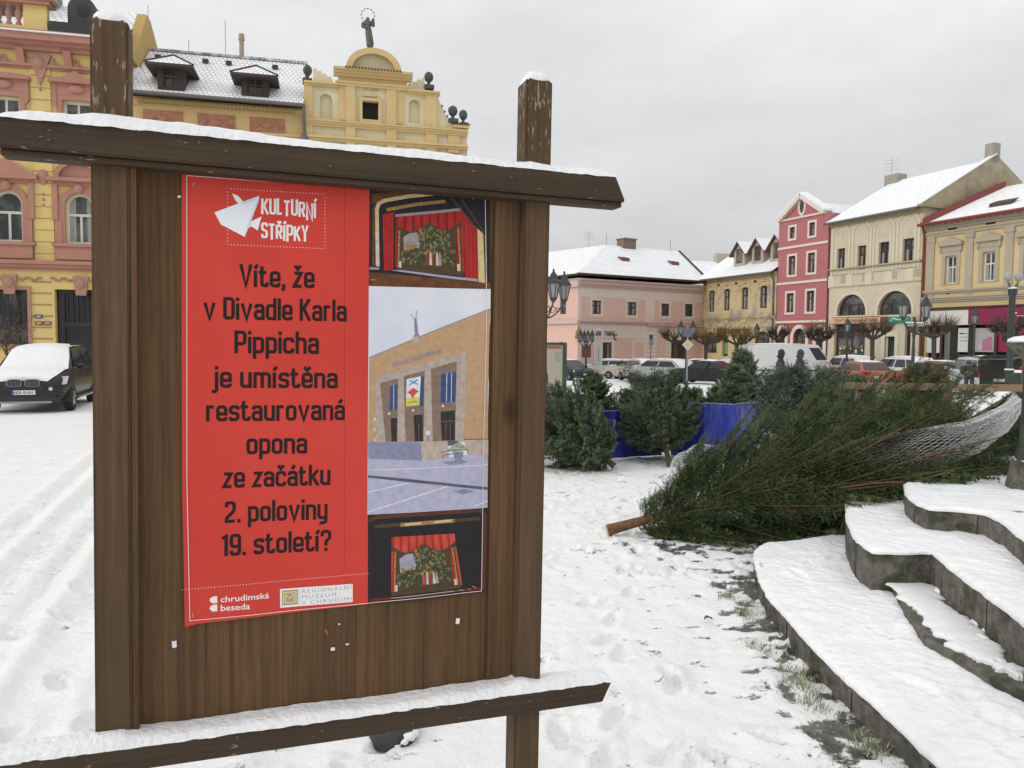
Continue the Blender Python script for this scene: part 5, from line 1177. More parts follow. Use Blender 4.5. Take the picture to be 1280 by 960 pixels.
for px, py, s_ in ((384.5, 102, .8), (536, 110, .85), (566, 152, .9), (579, 157, .8)):
    x, z = B3.p(px, py, .1); b2 = MB(); b2.box(x - .24 * s_, x + .24 * s_, -.14, .3, z - .08, z + .08); b2.lathe([(.15 * s_, .08), (.08 * s_, .17), (.07 * s_, .22), (.19 * s_, .32), (.235 * s_, .45), (.20 * s_, .58), (.09 * s_, .66), (.02, .67)], (x, .1, z), 12); B3.part(b2, 'urn', URN, deg=40)
b = MB()      # crumbling attic scrolls between urn and middle
rr_ = random.Random(2)
for a_, c_, hi_l in ((X(392), X(416), True), (X(509), X(531), False)):
    n_ = 8; pts = [(a_, zt_side + .04)]
    for k in range(n_ + 1): t_ = k / n_; hh = .55 * (1 - t_ * .7 if hi_l else .3 + t_ * .7) + (.09 if k % 2 else 0); pts.append((a_ + (c_ - a_) * t_, zt_side + .05 + hh))
    pts.append((c_, zt_side + .04)); b.mark(); b.prism(pts, 0, .3, axis='y')
B3.part(b, 'attic_scroll', BY)
V, Fc, wd = text_faces('L.P. 1910', .42)
x, z = B3.p(454, 113); b = MB(); sc_ = (B3.x(472, 113) - x) / wd; b.mesh([(x + v[0] * sc_, -.02, z + v[1] * sc_) for v in V], Fc); B3.part(b, 'gable_lettering', mat('faded_letters', (.33, .22, .12), .8))
gable_roof(B3, -.02, w_ + .05, 1.2, zA + .2, 5.2, zA + 1.3, 10.5, zA - 1.0, ROOFSNOW)
# the statue: a robed figure leaning on one hip, holding a child, with a ring of stars
st = Bld  # (kept for readability)
sx, sz = B3.p(461, 61.5, .3)
STAT = mat('statue_bronze', (.045, .045, .04), .55, col2=(.14, .135, .12), scale=9)
def skin_mesh(name, joints, bones, m, parent=None, sub=2, root=0):
    """one continuous surface grown round a skeleton: joints = [(x,y,z,r or (rx,ry))]"""
    me = bpy.data.meshes.new(name); me.from_pydata([j[:3] for j in joints], bones, []); me.materials.append(m)
    o = bpy.data.objects.new(name, me); COL.objects.link(o)
    md = o.modifiers.new('s', 'SKIN'); sv = me.skin_vertices[0].data if me.skin_vertices else None
    if sv is None: me.skin_vertices.new() if hasattr(me.skin_vertices, 'new') else None; sv = me.skin_vertices[0].data
    for k, j in enumerate(joints):
        r_ = j[3]; sv[k].radius = r_ if isinstance(r_, tuple) else (r_, r_); sv[k].use_root = (k == root)
    md.use_smooth_shade = True; md.branch_smoothing = .4
    if sub: o.modifiers.new('d', 'SUBSURF').levels = sub; o.modifiers['d'].render_levels = sub
    bpy.context.view_layer.update()
    dg = bpy.context.evaluated_depsgraph_get(); nm = bpy.data.meshes.new_from_object(o.evaluated_get(dg)); o.modifiers.clear(); o.data = nm; nm.name = name
    if not nm.materials: nm.materials.append(m)
    o.parent = parent; return o
stt = thing('rooftop_statue', 'dark robed statue with a ring of stars standing on the baroque gable', 'statue', B3.O + B3.e * sx + B3.n * .3 + Vector((0, 0, sz)), A_L)
skin_mesh('figure', [(0, 0, .62, (.2, .16)), (.05, 0, .3, (.2, .17)), (.06, 0, .02, (.2, .17)), (-.02, 0, .85, (.16, .13)), (-.06, 0, 1.08, (.19, .13)), (-.05, 0, 1.2, .07), (-.03, -.02, 1.32, (.095, .1)), (-.24, -.02, 1.06, .08), (-.27, -.12, .85, .07), (-.10, -.2, .82, .06), (.12, -.02, 1.08, .08), (.2, -.12, .9, .065), (.16, -.18, 1.08, .08), (.18, -.18, 1.22, .06)],
          [(0, 1), (1, 2), (0, 3), (3, 4), (4, 5), (5, 6), (4, 7), (7, 8), (8, 9), (4, 10), (10, 11), (11, 12), (12, 13)], STAT, stt)
b = MB(); hc = Vector((-.03, .06, 1.42)); N = 28
b.tube([hc + Vector((.27 * math.cos(2 * math.pi * k / N), 0, .27 * math.sin(2 * math.pi * k / N))) for k in range(N + 1)], .009, 5, cap=False)
for k in range(12): a_ = 2 * math.pi * k / 12; b.ball(hc + Vector((.28 * math.cos(a_), 0, .28 * math.sin(a_))), .032, seg=6, ring=4)
b.build('star_ring', mat('ring_gilt', (.25, .21, .10), .45, metal=.6), stt)

# ================================================================ right row and far end of the square
A_R = math.atan2(-1, .401) + 0.0          # direction along the fronts, towards the camera
e_r = Vector((.401, -1, 0)).normalized(); A_R = math.atan2(e_r.y, e_r.x)
P_RED = W(1003, 429, 60.0)
def on_row(px):
    d = Vector(ray(px, 430)); n_ = Vector((-e_r.y, e_r.x, 0)); t_ = (P_RED - Vector(CPOS)).dot(n_) / d.dot(n_); q_ = Vector(CPOS) + d * t_; return Vector((q_.x, q_.y, 0))
def rowb(name, label, pxl): 
    o = on_row(pxl); return Bld(name, label, o, A_R, gz(o.y))
def pipe(B, x, z0, z1, m, y=-.1): 
    b = MB(); b.tube([(x, -.35, z1), (x, -.3, z1 - .25), (x, y, z1 - .7), (x, y, z0)], .07, 8); b.bbox(x - .14, x + .14, -.45, -.2, z1 - .05, z1 + .22, .02); return B.part(b, 'downpipe', m, deg=50)
def sign_text(B, body, x0, x1, z0, hgt, m, y=-.06, parent=None, name='sign_lettering', bold=0.0, spacing=1.0):
    V, Fc, wd = text_faces(body, 1.0, spacing, bold); b = MB(); b.mesh([(x0 + (x1 - x0) * v[0] / wd, y, z0 + hgt * v[1] / .73) for v in V], Fc); return B.part(b, name, m, parent)

# ---- pink corner house closing the square
A_P = math.atan(.617)
PO = W(722, 428, 64.5)
PK = Bld('corner_house', 'pale pink two storey corner house with a large snowy hipped roof', PO, A_P, gz(64.5))
PINK = mat('pink_plaster', (.66, .435, .365), .85, col2=(.63, .41, .345), scale=.6); PALE = mat('pale_pink_plaster', (.68, .575, .52), .85, col2=(.65, .545, .49), scale=.7); PBAND = mat('pink_cornice', (.54, .41, .365), .85)
xe = PK.x(880, 400); zE = PK.z(770, 350); zM = PK.z(770, 404)
up = [PK.rect(740, 375.5, 751.5, 392.5), PK.rect(784, 377.5, 795.5, 394), PK.rect(826.5, 379.5, 836.5, 395), PK.rect(856, 380, 866, 395.5)]
dn = [PK.rect(753.5, 428, 765, 448), PK.rect(793, 427.5, 804.5, 446), PK.rect(839, 425, 858, 447)]
dn[0] = (*dn[0][:2], .05, dn[0][3]); dn[2] = (*dn[2][:2], .05, dn[2][3])
b = MB(); wall_grid(b, 0, xe, -.6, zE, up + dn); 
b.poly([(xe, 0, -1), (xe, 14, -1), (xe, 14, zE), (xe, 0, zE)]); b.poly([(0, 14, -1), (0, 14, zE), (xe, 14, zE), (xe, 14, -1)]); b.box(.5, xe - .2, .6, 13.5, -1, zE - .1, 1)
lw = [(-3.4, -2.4, up[0][2], up[0][3]), (-8.0, -7.0, up[0][2], up[0][3])]; ld = [(-4.6, -3.6, .05, dn[0][3]), (-2.2, -1.6, .4, dn[0][3])]
PK.part(b, 'wall', [PALE, ROOM])
def to_side(o_): o_.rotation_euler = (0, 0, -math.pi / 2); return o_    # left return: local x runs back from the corner
b = MB(); ws = [(1.7, 2.6, up[0][2], up[0][3]), (6.5, 7.4, up[0][2], up[0][3]), (2.0, 2.7, .3, dn[0][3]), (6, 7.4, .05, dn[0][3])]; wall_grid(b, .0, 14, -.6, zE, ws)
V = b.v; b.v = [(y, x, z) for x, y, z in V]; sw_ = PK.part(b, 'side_wall', [PINK])
for o in ws:
    b = MB(); a, c, d, e = o; b.box(.14, .2, a, c, d, e); b2 = PK.part(b, 'window', BROWNWOOD); b = MB(); b.poly([(.135, a + .08, d + .08), (.135, c - .08, d + .08), (.135, c - .08, e - .08), (.135, a + .08, e - .08)]); PK.part(b, 'pane', GLASS, b2)
b = MB(); xs_ = (PK.x(727, 390), PK.x(806.5, 390), PK.x(818.5, 390), xe); zt_ = PK.z(770, 373); zb2 = PK.z(770, 401.5)
def panel(b, a, c, z0, z1, holes):
    wall_grid(b, a, c, z0, z1, [h for h in holes if h[0] > a and h[1] < c], .03, y=-.025)
grow = lambda o, g: (o[0] - g, o[1] + g, o[2] - g, o[3] + g)
panel(b, xs_[0], xs_[1], zb2, zt_, [grow(o, .26) for o in up]); panel(b, xs_[2], xs_[3], zb2, PK.z(848, 377), [grow(o, .26) for o in up])
zl1 = PK.z(770, 422.5); panel(b, xs_[0], PK.x(807, 420), -.3, zl1, [(dn[0][0] - .3, dn[0][1] + .3, -.3, dn[0][3] + .3), grow(dn[1], .28)]); panel(b, PK.x(822, 420), PK.x(832, 420), .2, PK.z(827, 420), []); panel(b, PK.x(860, 420), xe, .2, PK.z(827, 420), [])
PK.part(b, 'pink_field', PINK)
b = MB(); cornice(b, 0, xe, zM - .12, ((.12, .1), (.10, .2), (.10, .28))); cornice(b, -.05, xe, PK.z(770, 361), ((.12, .10), (.14, .18), (.3, .30), (.14, .46))); b.box(xs_[1] + .2, xe, -.18, 0, PK.z(840, 408), PK.z(840, 405.5))
x = PK.x(822); 
while x < xe - .3: b.box(x, x + .12, -.14, 0, PK.z(840, 411), PK.z(840, 408.5)); x += .28
PK.part(b, 'cornice', PBAND)
b = MB(); cz = PK.z(770, 361); b.box(-.30, 0, -.3, 14, cz, cz + .5); b.box(-.28, 0, -.28, 14, zM - .1, zM + .2); PK.part(b, 'side_cornice', PBAND)
for k, o in enumerate(up): window(PK, o, BROWNWOOD, .14, .09, 2, (.6,), curtain=2 if k < 2 else 0, trim=(PALE, .24, .03))
window(PK, dn[1], BROWNWOOD, .14, .08, 3, (.33, .66), trim=(PALE, .26, .03))
b = MB()
for o in (dn[2], dn[0]): b.mark(); b.box(o[0] + .05, o[1] - .05, .12, .18, .05, o[3] - .02)
b.box((dn[0][0] + dn[0][1]) / 2, dn[0][1] - .25, .06, .13, .1, dn[0][3] - .1, 1)
PK.part(b, 'door', [mat('maroon_door', (.06, .02, .018), .5), mat('door_glass', (.16, .16, .15), .2)])
b = MB(); GR2 = mat('pink_groove', (.40, .29, .24), .9)
for k in range(11):
    z = .5 + k * .38
    for a_, c_ in ((PK.x(808, 420), PK.x(821, 420)), (PK.x(833, 420), dn[2][0] - .05), (dn[2][1] + .05, PK.x(860, 420))): b.box(a_, c_, -.012, .003, z, z + .035)
PK.part(b, 'groove', GR2)
b = MB(); x0, x1_, z0, z1 = PK.rect(711, 408, 724, 425); b.box(-.10, x1_, -.14, .0, z0 - .15, z0); b.box(-.02, x1_, -.08, .0, z0, z1); hx = x1_ / 2
ni = [(hx + .42 * math.cos(t_), z0 + .1 + .9 * math.sin(t_)) for t_ in np.linspace(0, math.pi, 10)]; b.prism(ni, -.14, -.07, axis='y'); PK.part(b, 'niche', mat('niche_ochre', (.36, .25, .13), .9))
xL, zL = PK.p(743.5, 419.5); sign_text(PK, 'BARI · TABAK', xL, PK.x(768.5, 417), zL, .42, mat('black_letters', (.03, .03, .03), .6), y=-.05, bold=.02)
b = MB(); 
for px in (742, 769.5): x, z = PK.p(px, 421.5); b.tube([(x + .22 * math.cos(t_), -.06, z + .22 * math.sin(t_)) for t_ in np.linspace(1, 5, 8)], .05, 5)
PK.part(b, 'sign_scroll', IRON)
# hipped roof, its ridge fitted to the photograph
yr, zr = 6.2, 0; zr = PK.z(790, 309, yr); xr0 = PK.x(758, 309, yr); xr1 = PK.x(849, 311, yr)
b = MB(); E_ = -.5; zz = zE + .32
b.poly([(E_, E_, zz), (xe + .1, E_, zz), (xe + .1 - .0, yr, zr) if False else (xr1, yr, zr), (xr0, yr, zr)], 0)
b.poly([(E_, 14.5, zz), (E_, E_, zz), (xr0, yr, zr), (xr0 - 1.2, 14.5, zr)], 0)
b.poly([(xe + .1, E_, zz), (xe + .1, 14.5, zz), (xr1, yr, zr)], 0); b.poly([(xr0 - 1.2, 14.5, zr), (xr0, yr, zr), (xr1, yr, zr), (xe + .1, 14.5, zz)], 0); b.poly([(E_, 14.5, zz), (xr0 - 1.2, 14.5, zr), (xe + .1, 14.5, zz)], 1)
b.poly([(E_, E_, zz - .12), (E_, 14.5, zz - .12), (xe + .1, 14.5, zz - .12), (xe + .1, E_, zz - .12)], 1)
b.poly([(E_, E_, zz - .12), (xe + .1, E_, zz - .12), (xe + .1, E_, zz), (E_, E_, zz)], 1); b.poly([(E_, 14.5, zz - .12), (E_, E_, zz - .12), (E_, E_, zz), (E_, 14.5, zz)], 1)
prf = PK.part(b, 'roof', [ROOFSNOW, DARKROOF])
b = MB(); b.tube([(xr1, yr, zr + .03), (xe + .1, E_, zz + .05)], .12, 6); b.tube([(E_, E_ - .06, zz - .04), (xe, E_ - .06, zz - .04)], .10, 8); PK.part(b, 'roof_edge', DARKROOF, prf)
b = MB(); xx = PK.x(783, 309, yr); b.box(xx - .78, xx + .78, yr - .5, yr + .5, zr - .4, zr + .62); b.box(xx - .86, xx + .86, yr - .58, yr + .58, zr + .62, zr + .75); ch = PK.part(b, 'chimney', BRICK); b = MB(); b.box(xx - .8, xx + .8, yr - .52, yr + .52, zr + .752, zr + .84); PK.part(b, 'snow_cover', SNOW, ch)
b = MB()
for px, py in ((778, 333), (840, 336)):
    t_ = .55; yq = E_ + (yr - E_) * t_; zq = zz + (zr - zz) * t_; x = PK.x(px, py, yq); zq2 = zq
    b.prism([(yq - .5, zq2 - .42), (yq + .2, zq2 + .22), (yq - .48, zq2 + .05)], x - .45, x + .45)
PK.part(b, 'skylight', mat('skylight_red', (.16, .06, .05), .6), prf)
b = MB(); x = PK.x(736, 300, 9); b.tube([(x, 9, zr - .2), (x, 9, zr + 1.7)], .018, 5); 
for k in range(4): b.tube([(x - .6, 9, zr + .8 + .22 * k), (x + .6, 9, zr + .8 + .22 * k)], .010, 4)
for px in (758, 776, 838): x = PK.x(px, 306, yr); b.tube([(x, yr, zr), (x, yr, zr + 1.1)], .02, 4)
PK.part(b, 'aerial', GUTTER)
# neighbouring roofs seen over and beside it
BK = Bld('background_house', 'snowy roof showing behind the corner house beside the weathered yellow house', W(868, 428, 95), R(10), gz(95)); b = MB(); z0 = BK.z(880, 345); z1 = BK.z(880, 322); b.box(-3.5, 9, 0, 8, -1, z0); BK.part(b, 'wall', PALE); gable_roof(BK, -4, 9.5, -.5, z0, 4, z1, 8.5, z0, ROOFSNOW); b = MB(); x = BK.x(906, 322, 4); b.box(x - 1.3, x + 1.3, 3.5, 4.5, z1 - .5, z1 + 1.0); BK.part(b, 'chimney', mat('pale_chimney', (.42, .38, .33), .8))
BK2 = Bld('background_house', 'dark gabled house end with snowy roof left of the corner house', W(664, 428, 88), R(20), gz(88)); b = MB(); z0 = BK2.z(690, 345); b.box(-4, 6, 0, 9, -1, z0); BK2.part(b, 'wall', PALE); gable_roof(BK2, -4.5, 6.3, -.6, z0, 4.5, BK2.z(700, 316, 4.5), 9.6, z0, ROOFSNOW)

# ---- weathered yellow house with three roof dormers
Y2 = rowb('shop_house', 'weathered yellow house with three gabled dormers in a snowy roof', 877.5)
WY = mat('weathered_yellow', (.58, .46, .265), .9, col2=(.53, .42, .24), scale=.7, dirt=(.33, .30, .25), dscale=.50, dlo=.53, dhi=.60)
xe = Y2.x(969.5, 400); zE = Y2.z(920, 345); zM = Y2.z(920, 399)
def rects(B, L_, arch=0): return [(*B.rect(*r_), arch) for r_ in L_]
ups = rects(Y2, [(886, 363, 893, 389.5), (905, 361, 912, 388), (927, 359, 935, 386.5), (950, 357, 959, 385)], .35)
dns = rects(Y2, [(880, 415, 896, 441), (902.5, 424, 910, 445), (925, 426, 934, 445), (943, 414, 962, 445)], .5); dns = [(o[0], o[1], max(.05, o[2]), o[3], .8 if k in (0, 3) else 0) for k, o in enumerate(dns)]
b = MB(); wall_grid(b, 0, xe, -.8, zE, ups + dns); shell(Y2, b, 0, xe, zE, 10); Y2.part(b, 'wall', [WY, ROOM])
for k, o in enumerate(ups):
    w_ = window(Y2, o, BROWNWOOD, .2, .09, 1, (.62,), curtain=2); b = MB(); b.box(o[0] - .3, o[1] + .3, -.16, 0, o[2] - .75, o[2] - .55); b.prism([(o[0] - .15, o[2] - .75), (o[1] + .15, o[2] - .75), (o[1] - .1, o[2] - 1.15), (o[0] + .1, o[2] - 1.15)], -.1, 0, axis='y'); ring(b, arch_pts(o[0] - .28, o[1] + .28, o[2] + 1.6, o[3] + .5, .4), arch_pts(o[0] - .15, o[1] + .15, o[2] + 1.6, o[3] + .36, .4), -.05, .01); Y2.part(b, 'sill', WY, w_)
for o in dns: window(Y2, o, BROWNWOOD, .25, .1, 2, (.7,))
b = MB(); b.box(dns[1][0] + .1, dns[1][1] - .1, .2, .24, dns[1][2] + .2, dns[1][3] - .3); Y2.part(b, 'shop_poster', mat('green_poster', (.16, .34, .12), .6))
b = MB(); cornice(b, 0, xe, zM - .1, ((.12, .08), (.1, .18), (.08, .24))); b.box(0, xe, -.06, 0, zM - .75, zM - .65); cornice(b, 0, xe, zE - .3, ((.14, .1), (.14, .2))); Y2.part(b, 'cornice', WY)
b = MB()
for k in range(7): x = .9 + k * (xe - 1.2) / 7; b.box(x, x + .32, -.02, .0, zE - .75, zE - .55)
Y2.part(b, 'attic_vent', ROOM)
sign_text(Y2, 'drogerie', Y2.x(897, 413), Y2.x(938, 413), Y2.z(917, 415.8), .52, mat('dark_brown_letters', (.05, .03, .02), .6), y=-.10, bold=.03)
T_ = tile_roof('snowy_tiles_fine', w=.35, h=.55, mortar=.03, amount=.22, tile=(.16, .12, .11))
yr = 5.0; zr = zE + 3.6; rf = gable_roof(Y2, -.4, xe + .05, -.6, zE - .02, yr, zr, 10.5, zE, T_)
b = MB(); b.tube([(-.4, -.66, zE - .1), (xe, -.66, zE - .1)], .09, 8); Y2.part(b, 'gutter', GUTTER); pipe(Y2, xe - .25, 0, zE - .1, GUTTER)
for k, (pa, pb, pt, pbm) in enumerate(((914.5, 937, 302, 331), (936, 961, 297.5, 328), (959.5, 985, 293, 325))):
    yf = .9; xa, xb = Y2.x(pa + 5, 320, yf), Y2.x(pb - 3 - 5, 320, yf); xc = (xa + xb) / 2; hw_ = max(.75, (xb - xa) / 2); zb = Y2.z((pa + pb) / 2 - 3, pbm, yf); ztop = Y2.z((pa + pb) / 2 - 3, pt, yf); zsd = zb + (ztop - zb) * .55
    zb_r = zE + (zr - zE) * (yf + .6) / (yr + .6) - .2
    b = MB(); b.prism([(xc - hw_, zb_r), (xc + hw_, zb_r), (xc + hw_, zsd), (xc, ztop - .15), (xc - hw_, zsd)], yf, yf + 4, axis='y'); d_ = Y2.part(b, 'dormer', mat('dormer_plaster', (.42, .35, .28), .9)); 
    b = MB()
    for sx in (-1, 1):
        P_ = [(xc, yf - .3, ztop), (xc + sx * (hw_ + .35), yf - .3, zsd - .28), (xc + sx * (hw_ + .35), yf + 4, zsd - .28), (xc, yf + 4, ztop)]; b.poly(P_, 0); b.poly([(x, y, z - .12) for x, y, z in P_][::-1], 1); b.poly([P_[0], P_[1], tuple(Vector(P_[1]) - Vector((0, 0, .12))), tuple(Vector(P_[0]) - Vector((0, 0, .12)))], 1)
    Y2.part(b, 'dormer_roof', [T_, mat('dormer_verge', (.14, .08, .06), .8)], d_)
    b = MB(); b.box(xc - hw_ * .52, xc + hw_ * .52, yf - .03, yf + .02, zb + .15, zsd + .25); Y2.part(b, 'dormer_window', BROWNWOOD, d_); b = MB(); 
    for sx in (-1, 1): b.poly([(xc + sx * hw_ * .26 - hw_ * .2, yf - .034, zb + .25), (xc + sx * hw_ * .26 + hw_ * .2, yf - .034, zb + .25), (xc + sx * hw_ * .26 + hw_ * .2, yf - .034, zsd + .15), (xc + sx * hw_ * .26 - hw_ * .2, yf - .034, zsd + .15)])
    Y2.part(b, 'pane', GLASS, d_)

# ---- narrow red house
RD = rowb('shop_house', 'narrow raspberry red house with a curved gable and an oval window', 970)
RED = mat('raspberry_plaster', (.44, .155, .165), .85, col2=(.41, .14, .15), scale=.8); REDG = mat('red_ground_floor', (.38, .10, .075), .85, col2=(.34, .09, .065), scale=1.2); CRM = mat('cream_trim', (.68, .61, .54), .85)
xe = RD.x(1034, 350); zG = RD.z(1003, 402); zT = RD.z(1003, 272); zap = RD.z(1004, 245)
ups = rects(RD, [(987.5, 284, 994, 298), (1012, 278, 1019, 294.5), (986, 320, 994.5, 343.5), (1010, 316, 1019, 340.5), (983.5, 366.5, 992.5, 390.5), (1008.5, 363.5, 1018, 389.5)])
dns = [(*RD.rect(974, 412, 981.5, 445)[:2], .1, RD.z(978, 411), 1.0), (*RD.rect(991.5, 411, 1007, 450)[:2], .1, RD.z(999, 410.5), 1.0), (*RD.rect(1020, 411, 1029, 450)[:2], .1, RD.z(1024, 411), 1.0)]
b = MB(); wall_grid(b, 0, xe, zG, zT, ups); wall_grid(b, 0, xe, -.8, zG, dns, m=2, mr=2); shell(RD, b, 0, xe, zT, 11)
xc = RD.x(1003, 260); xa, xb = RD.x(979.5, 268), RD.x(1029, 262)
zs_ = RD.z(977, 282)
b.prism([(xa, zT), (xb, zT), (xc, zap - .3)], 0, .4, axis='y')
RD.part(b, 'wall', [RED, ROOM, REDG])
b = MB()      # scrolled shoulders
for (x0, x1_, sgn) in ((0, xa + .2, 1), (xe, xb - .2, -1)):
    pts = [(x0 + (x1_ - x0) * t_, zT + .02 - (1 - t_) ** 2 * 1.0 + .0) for t_ in np.linspace(0, 1, 8)]
for o in ups: window(RD, o, BROWNWOOD, .2, .08, 1, (.66,), curtain=2, trim=(CRM, .17, .05))
for o in dns: window(RD, o, BROWNWOOD, .25, .1, 2, (.75,), trim=(CRM, .3, .06))
b = MB()
for y_ in (307, 352.5, 402): z = RD.z(1003, y_); b.mark(); b.box(-.02, xe + .02, -.08, .01, z - .09, z + .09)
RD.part(b, 'white_band', CRM)
b = MB(); 
for (p, q_) in (((xa - .35, zT + .05), (xc, zap)), ((xc, zap), (xb + .35, zT + .05))):
    d_ = (Vector(q_) - Vector(p)).normalized(); n_ = Vector((-d_.y, d_.x)) * .16; P_ = [Vector(p) + n_, Vector(q_) + n_, Vector(q_) - n_, Vector(p) - n_]; b.prism([tuple(v) for v in P_], -.35, .5, axis='y')
b.box(xa - .3, xb + .3, -.12, .01, zT - .02, zT + .12)
gcop = RD.part(b, 'gable_coping', CRM); b = MB()
for (p, q_) in (((xa - .4, zT + .2), (xc, zap + .19)), ((xc, zap + .19), (xb + .4, zT + .2))): b.prism([p, q_, (q_[0], q_[1] + .14), (p[0], p[1] + .14)], -.36, .52, axis='y')
RD.part(b, 'snow_cover', SNOW, gcop)
b = MB(); zo = RD.z(1004, 257.5); ov = [(xc + .42 * math.cos(t_), zo + .75 * math.sin(t_)) for t_ in np.linspace(0, 2 * math.pi, 20)[:-1]]; ov2 = [(xc + .24 * math.cos(t_), zo + .55 * math.sin(t_)) for t_ in np.linspace(0, 2 * math.pi, 20)[:-1]]; ring(b, ov, ov2, -.08, .01); ow = RD.part(b, 'oval_window', CRM); b = MB(); b.poly([(x, -.02, z) for x, z in ov2]); RD.part(b, 'pane', RED if False else GLASS, ow)
b = MB(); rz = zap - .35
b.poly([(xa - .4, .3, zT), (xc, .3, rz), (xc, 11, rz), (xa - .4, 11, zT)], 0); b.poly([(xc, .3, rz), (xb + .4, .3, zT), (xb + .4, 11, zT), (xc, 11, rz)], 0); b.poly([(xa - .4, .3, zT - .1), (xb + .4, .3, zT - .1), (xb + .4, 11, zT - .1), (xa - .4, 11, zT - .1)], 1); RD.part(b, 'roof', [ROOFSNOW, DARKROOF])

# ---- cream house with blind arches
CR_ = rowb('shop_house', 'cream house with four arched window niches and two big ground floor arches', 1034.5)
CRE = mat('cream_plaster', (.60, .535, .40), .88, col2=(.56, .495, .37), scale=.7, dirt=(.42, .38, .30), dscale=.6, dlo=.52, dhi=.75); CRE2 = mat('cream_light', (.63, .575, .45), .88); CRE3 = mat('cream_dark', (.42, .36, .24), .88)
xe = CR_.x(1151.5, 350); zE = CR_.z(1093, 270)
pw = [(1046.5, 310.5, 1056, 338.5), (1072, 307, 1082.5, 336.5), (1098.5, 302.5, 1111, 333), (1128.5, 298, 1142, 329)]
ups = rects(CR_, pw)
dns = [(*CR_.rect(1046.5, 380, 1082.5, 385)[:2], CR_.z(1064, 394.5), CR_.z(1064, 368), 1.0), (*CR_.rect(1097.5, 380, 1140, 385)[:2], CR_.z(1118, 393.5), CR_.z(1118, 363.5), 1.0)]
shop = [(*CR_.rect(1042.5, 410, 1081, 450)[:2], .3, CR_.z(1062, 405)), (*CR_.rect(1106, 420, 1118.5, 450)[:2], .05, CR_.z(1112, 420.5)), (*CR_.rect(1131, 405, 1138, 450)[:2], .3, CR_.z(1135, 404.5))]
b = MB(); wall_grid(b, 0, xe, -.8, zE, ups + dns + shop); shell(CR_, b, 0, xe, zE, 11); CR_.part(b, 'wall', [CRE, ROOM])
for k, o in enumerate(ups): window(CR_, o, BROWNWOOD, .22, .09, 2, (.62,), curtain=1)
for o in dns: window(CR_, o, BROWNWOOD, .25, .1, 3, (.5,), trim=(CRE2, .22, .05))
shw = window(CR_, shop[0], BROWNWOOD, .3, .1, 2, (.8,)); window(CR_, shop[2], BROWNWOOD, .3, .08, 1, ())
b = MB(); rr_ = random.Random(4)
for k in range(46): x = rr_.uniform(shop[0][0] + .2, shop[0][1] - .2); z = rr_.uniform(.8, shop[0][3] * .62); s_ = rr_.uniform(.04, .12); b.box(x - s_, x + s_, .27, .29, z - s_ * 1.3, z + s_ * 1.3, rr_.choice((0, 1, 1, 2, 3, 3)))
CR_.part(b, 'window_display', [mat('display_lilac', (.4, .36, .55), .6), mat('display_ochre', (.35, .24, .05), .6), mat('display_white', (.6, .6, .6), .6), mat('display_brown', (.12, .08, .05), .6)], shw)
b = MB(); o = shop[1]; ring(b, arch_pts(o[0] - .3, o[1] + .3, -.3, o[3] + .3, 0), arch_pts(o[0], o[1], -.3, o[3], 0), -.06, .01); b.box(o[0], o[1], .2, .24, .05, o[3], 1); b.box(o[0], o[0] + .1, .14, .21, .05, o[3]); b.box(o[1] - .1, o[1], .14, .21, .05, o[3]); CR_.part(b, 'door', [CRE2, DARKGLASS])
b = MB()
for o in ups:
    xm = (o[0] + o[1]) / 2; hw_ = (o[1] - o[0]) / 2 + .5
    b.mark(); ring(b, arch_pts(xm - hw_, xm + hw_, o[2] - .3, o[3] + 1.75, 1.0), arch_pts(xm - hw_ + .14, xm + hw_ - .14, o[2] - .3, o[3] + 1.61, 1.0), -.06, .01)
    ring(b, arch_pts(xm - hw_ + .34, xm + hw_ - .34, o[2] - .3, o[3] + 1.35, 1.0), arch_pts(xm - hw_ + .44, xm + hw_ - .44, o[2] - .3, o[3] + 1.25, 1.0), -.03, .01)
CR_.part(b, 'blind_arch', CRE2)
b = MB(); zb_ = CR_.z(1093, 334); cornice(b, 0, xe, zb_, ((.08, .06), (.10, .16))); b.box(0, xe, -.05, .01, CR_.z(1093, 356), CR_.z(1093, 354.5)); cornice(b, 0, xe, zE - .35, ((.15, .1), (.2, .2))); CR_.part(b, 'cornice', CRE3)
b = MB(); zp0, zp1 = CR_.z(1093, 352), CR_.z(1093, 340)
for k in range(4): x = xe * (k + .5) / 4.0 + .6; b.mark(); b.box(x - .5, x + .45, -.02, .01, zp0 + .1, zp1 - .05)
CR_.part(b, 'parapet_panel', CRE3)
b = MB()
for k in range(5): x = .2 + k * (xe - .4) / 4.4; b.mark(); b.box(x - .3, x + .3, -.035, .01, zp0 - .2, zp1)
CR_.part(b, 'pier', CRE2)
sb = CR_.rect(1041.5, 396, 1102, 405); b = MB(); b.bbox(sb[0], sb[1], -.14, -.04, sb[2], sb[3] + .02, .02, 0); b.box(sb[0] + .03, sb[1] - .03, -.147, -.139, sb[3] - .06, sb[3] + .0, 1); b.box(sb[0] + .03, sb[1] - .03, -.147, -.139, sb[2], sb[2] + .06, 1); sgn = CR_.part(b, 'shop_sign', [mat('sign_cream', (.60, .50, .30), .6), mat('sign_red', (.30, .05, .03), .6)])
sign_text(CR_, 'TEXTIL GALANTERIE', sb[0] + .2, sb[1] - .2, sb[2] + .16, (sb[3] - sb[2]) - .3, mat('sign_letters_red', (.28, .05, .03), .6), y=-.148, parent=sgn, bold=.03)
b = MB(); x0, x1_ = CR_.x(1102, 400), CR_.x(1112, 400); b.box(x0 + .02, x1_ - .02, -.1, -.04, sb[2] - .05, sb[3] - .05); CR_.part(b, 'fascia', mat('fascia_red', (.20, .05, .035), .6))
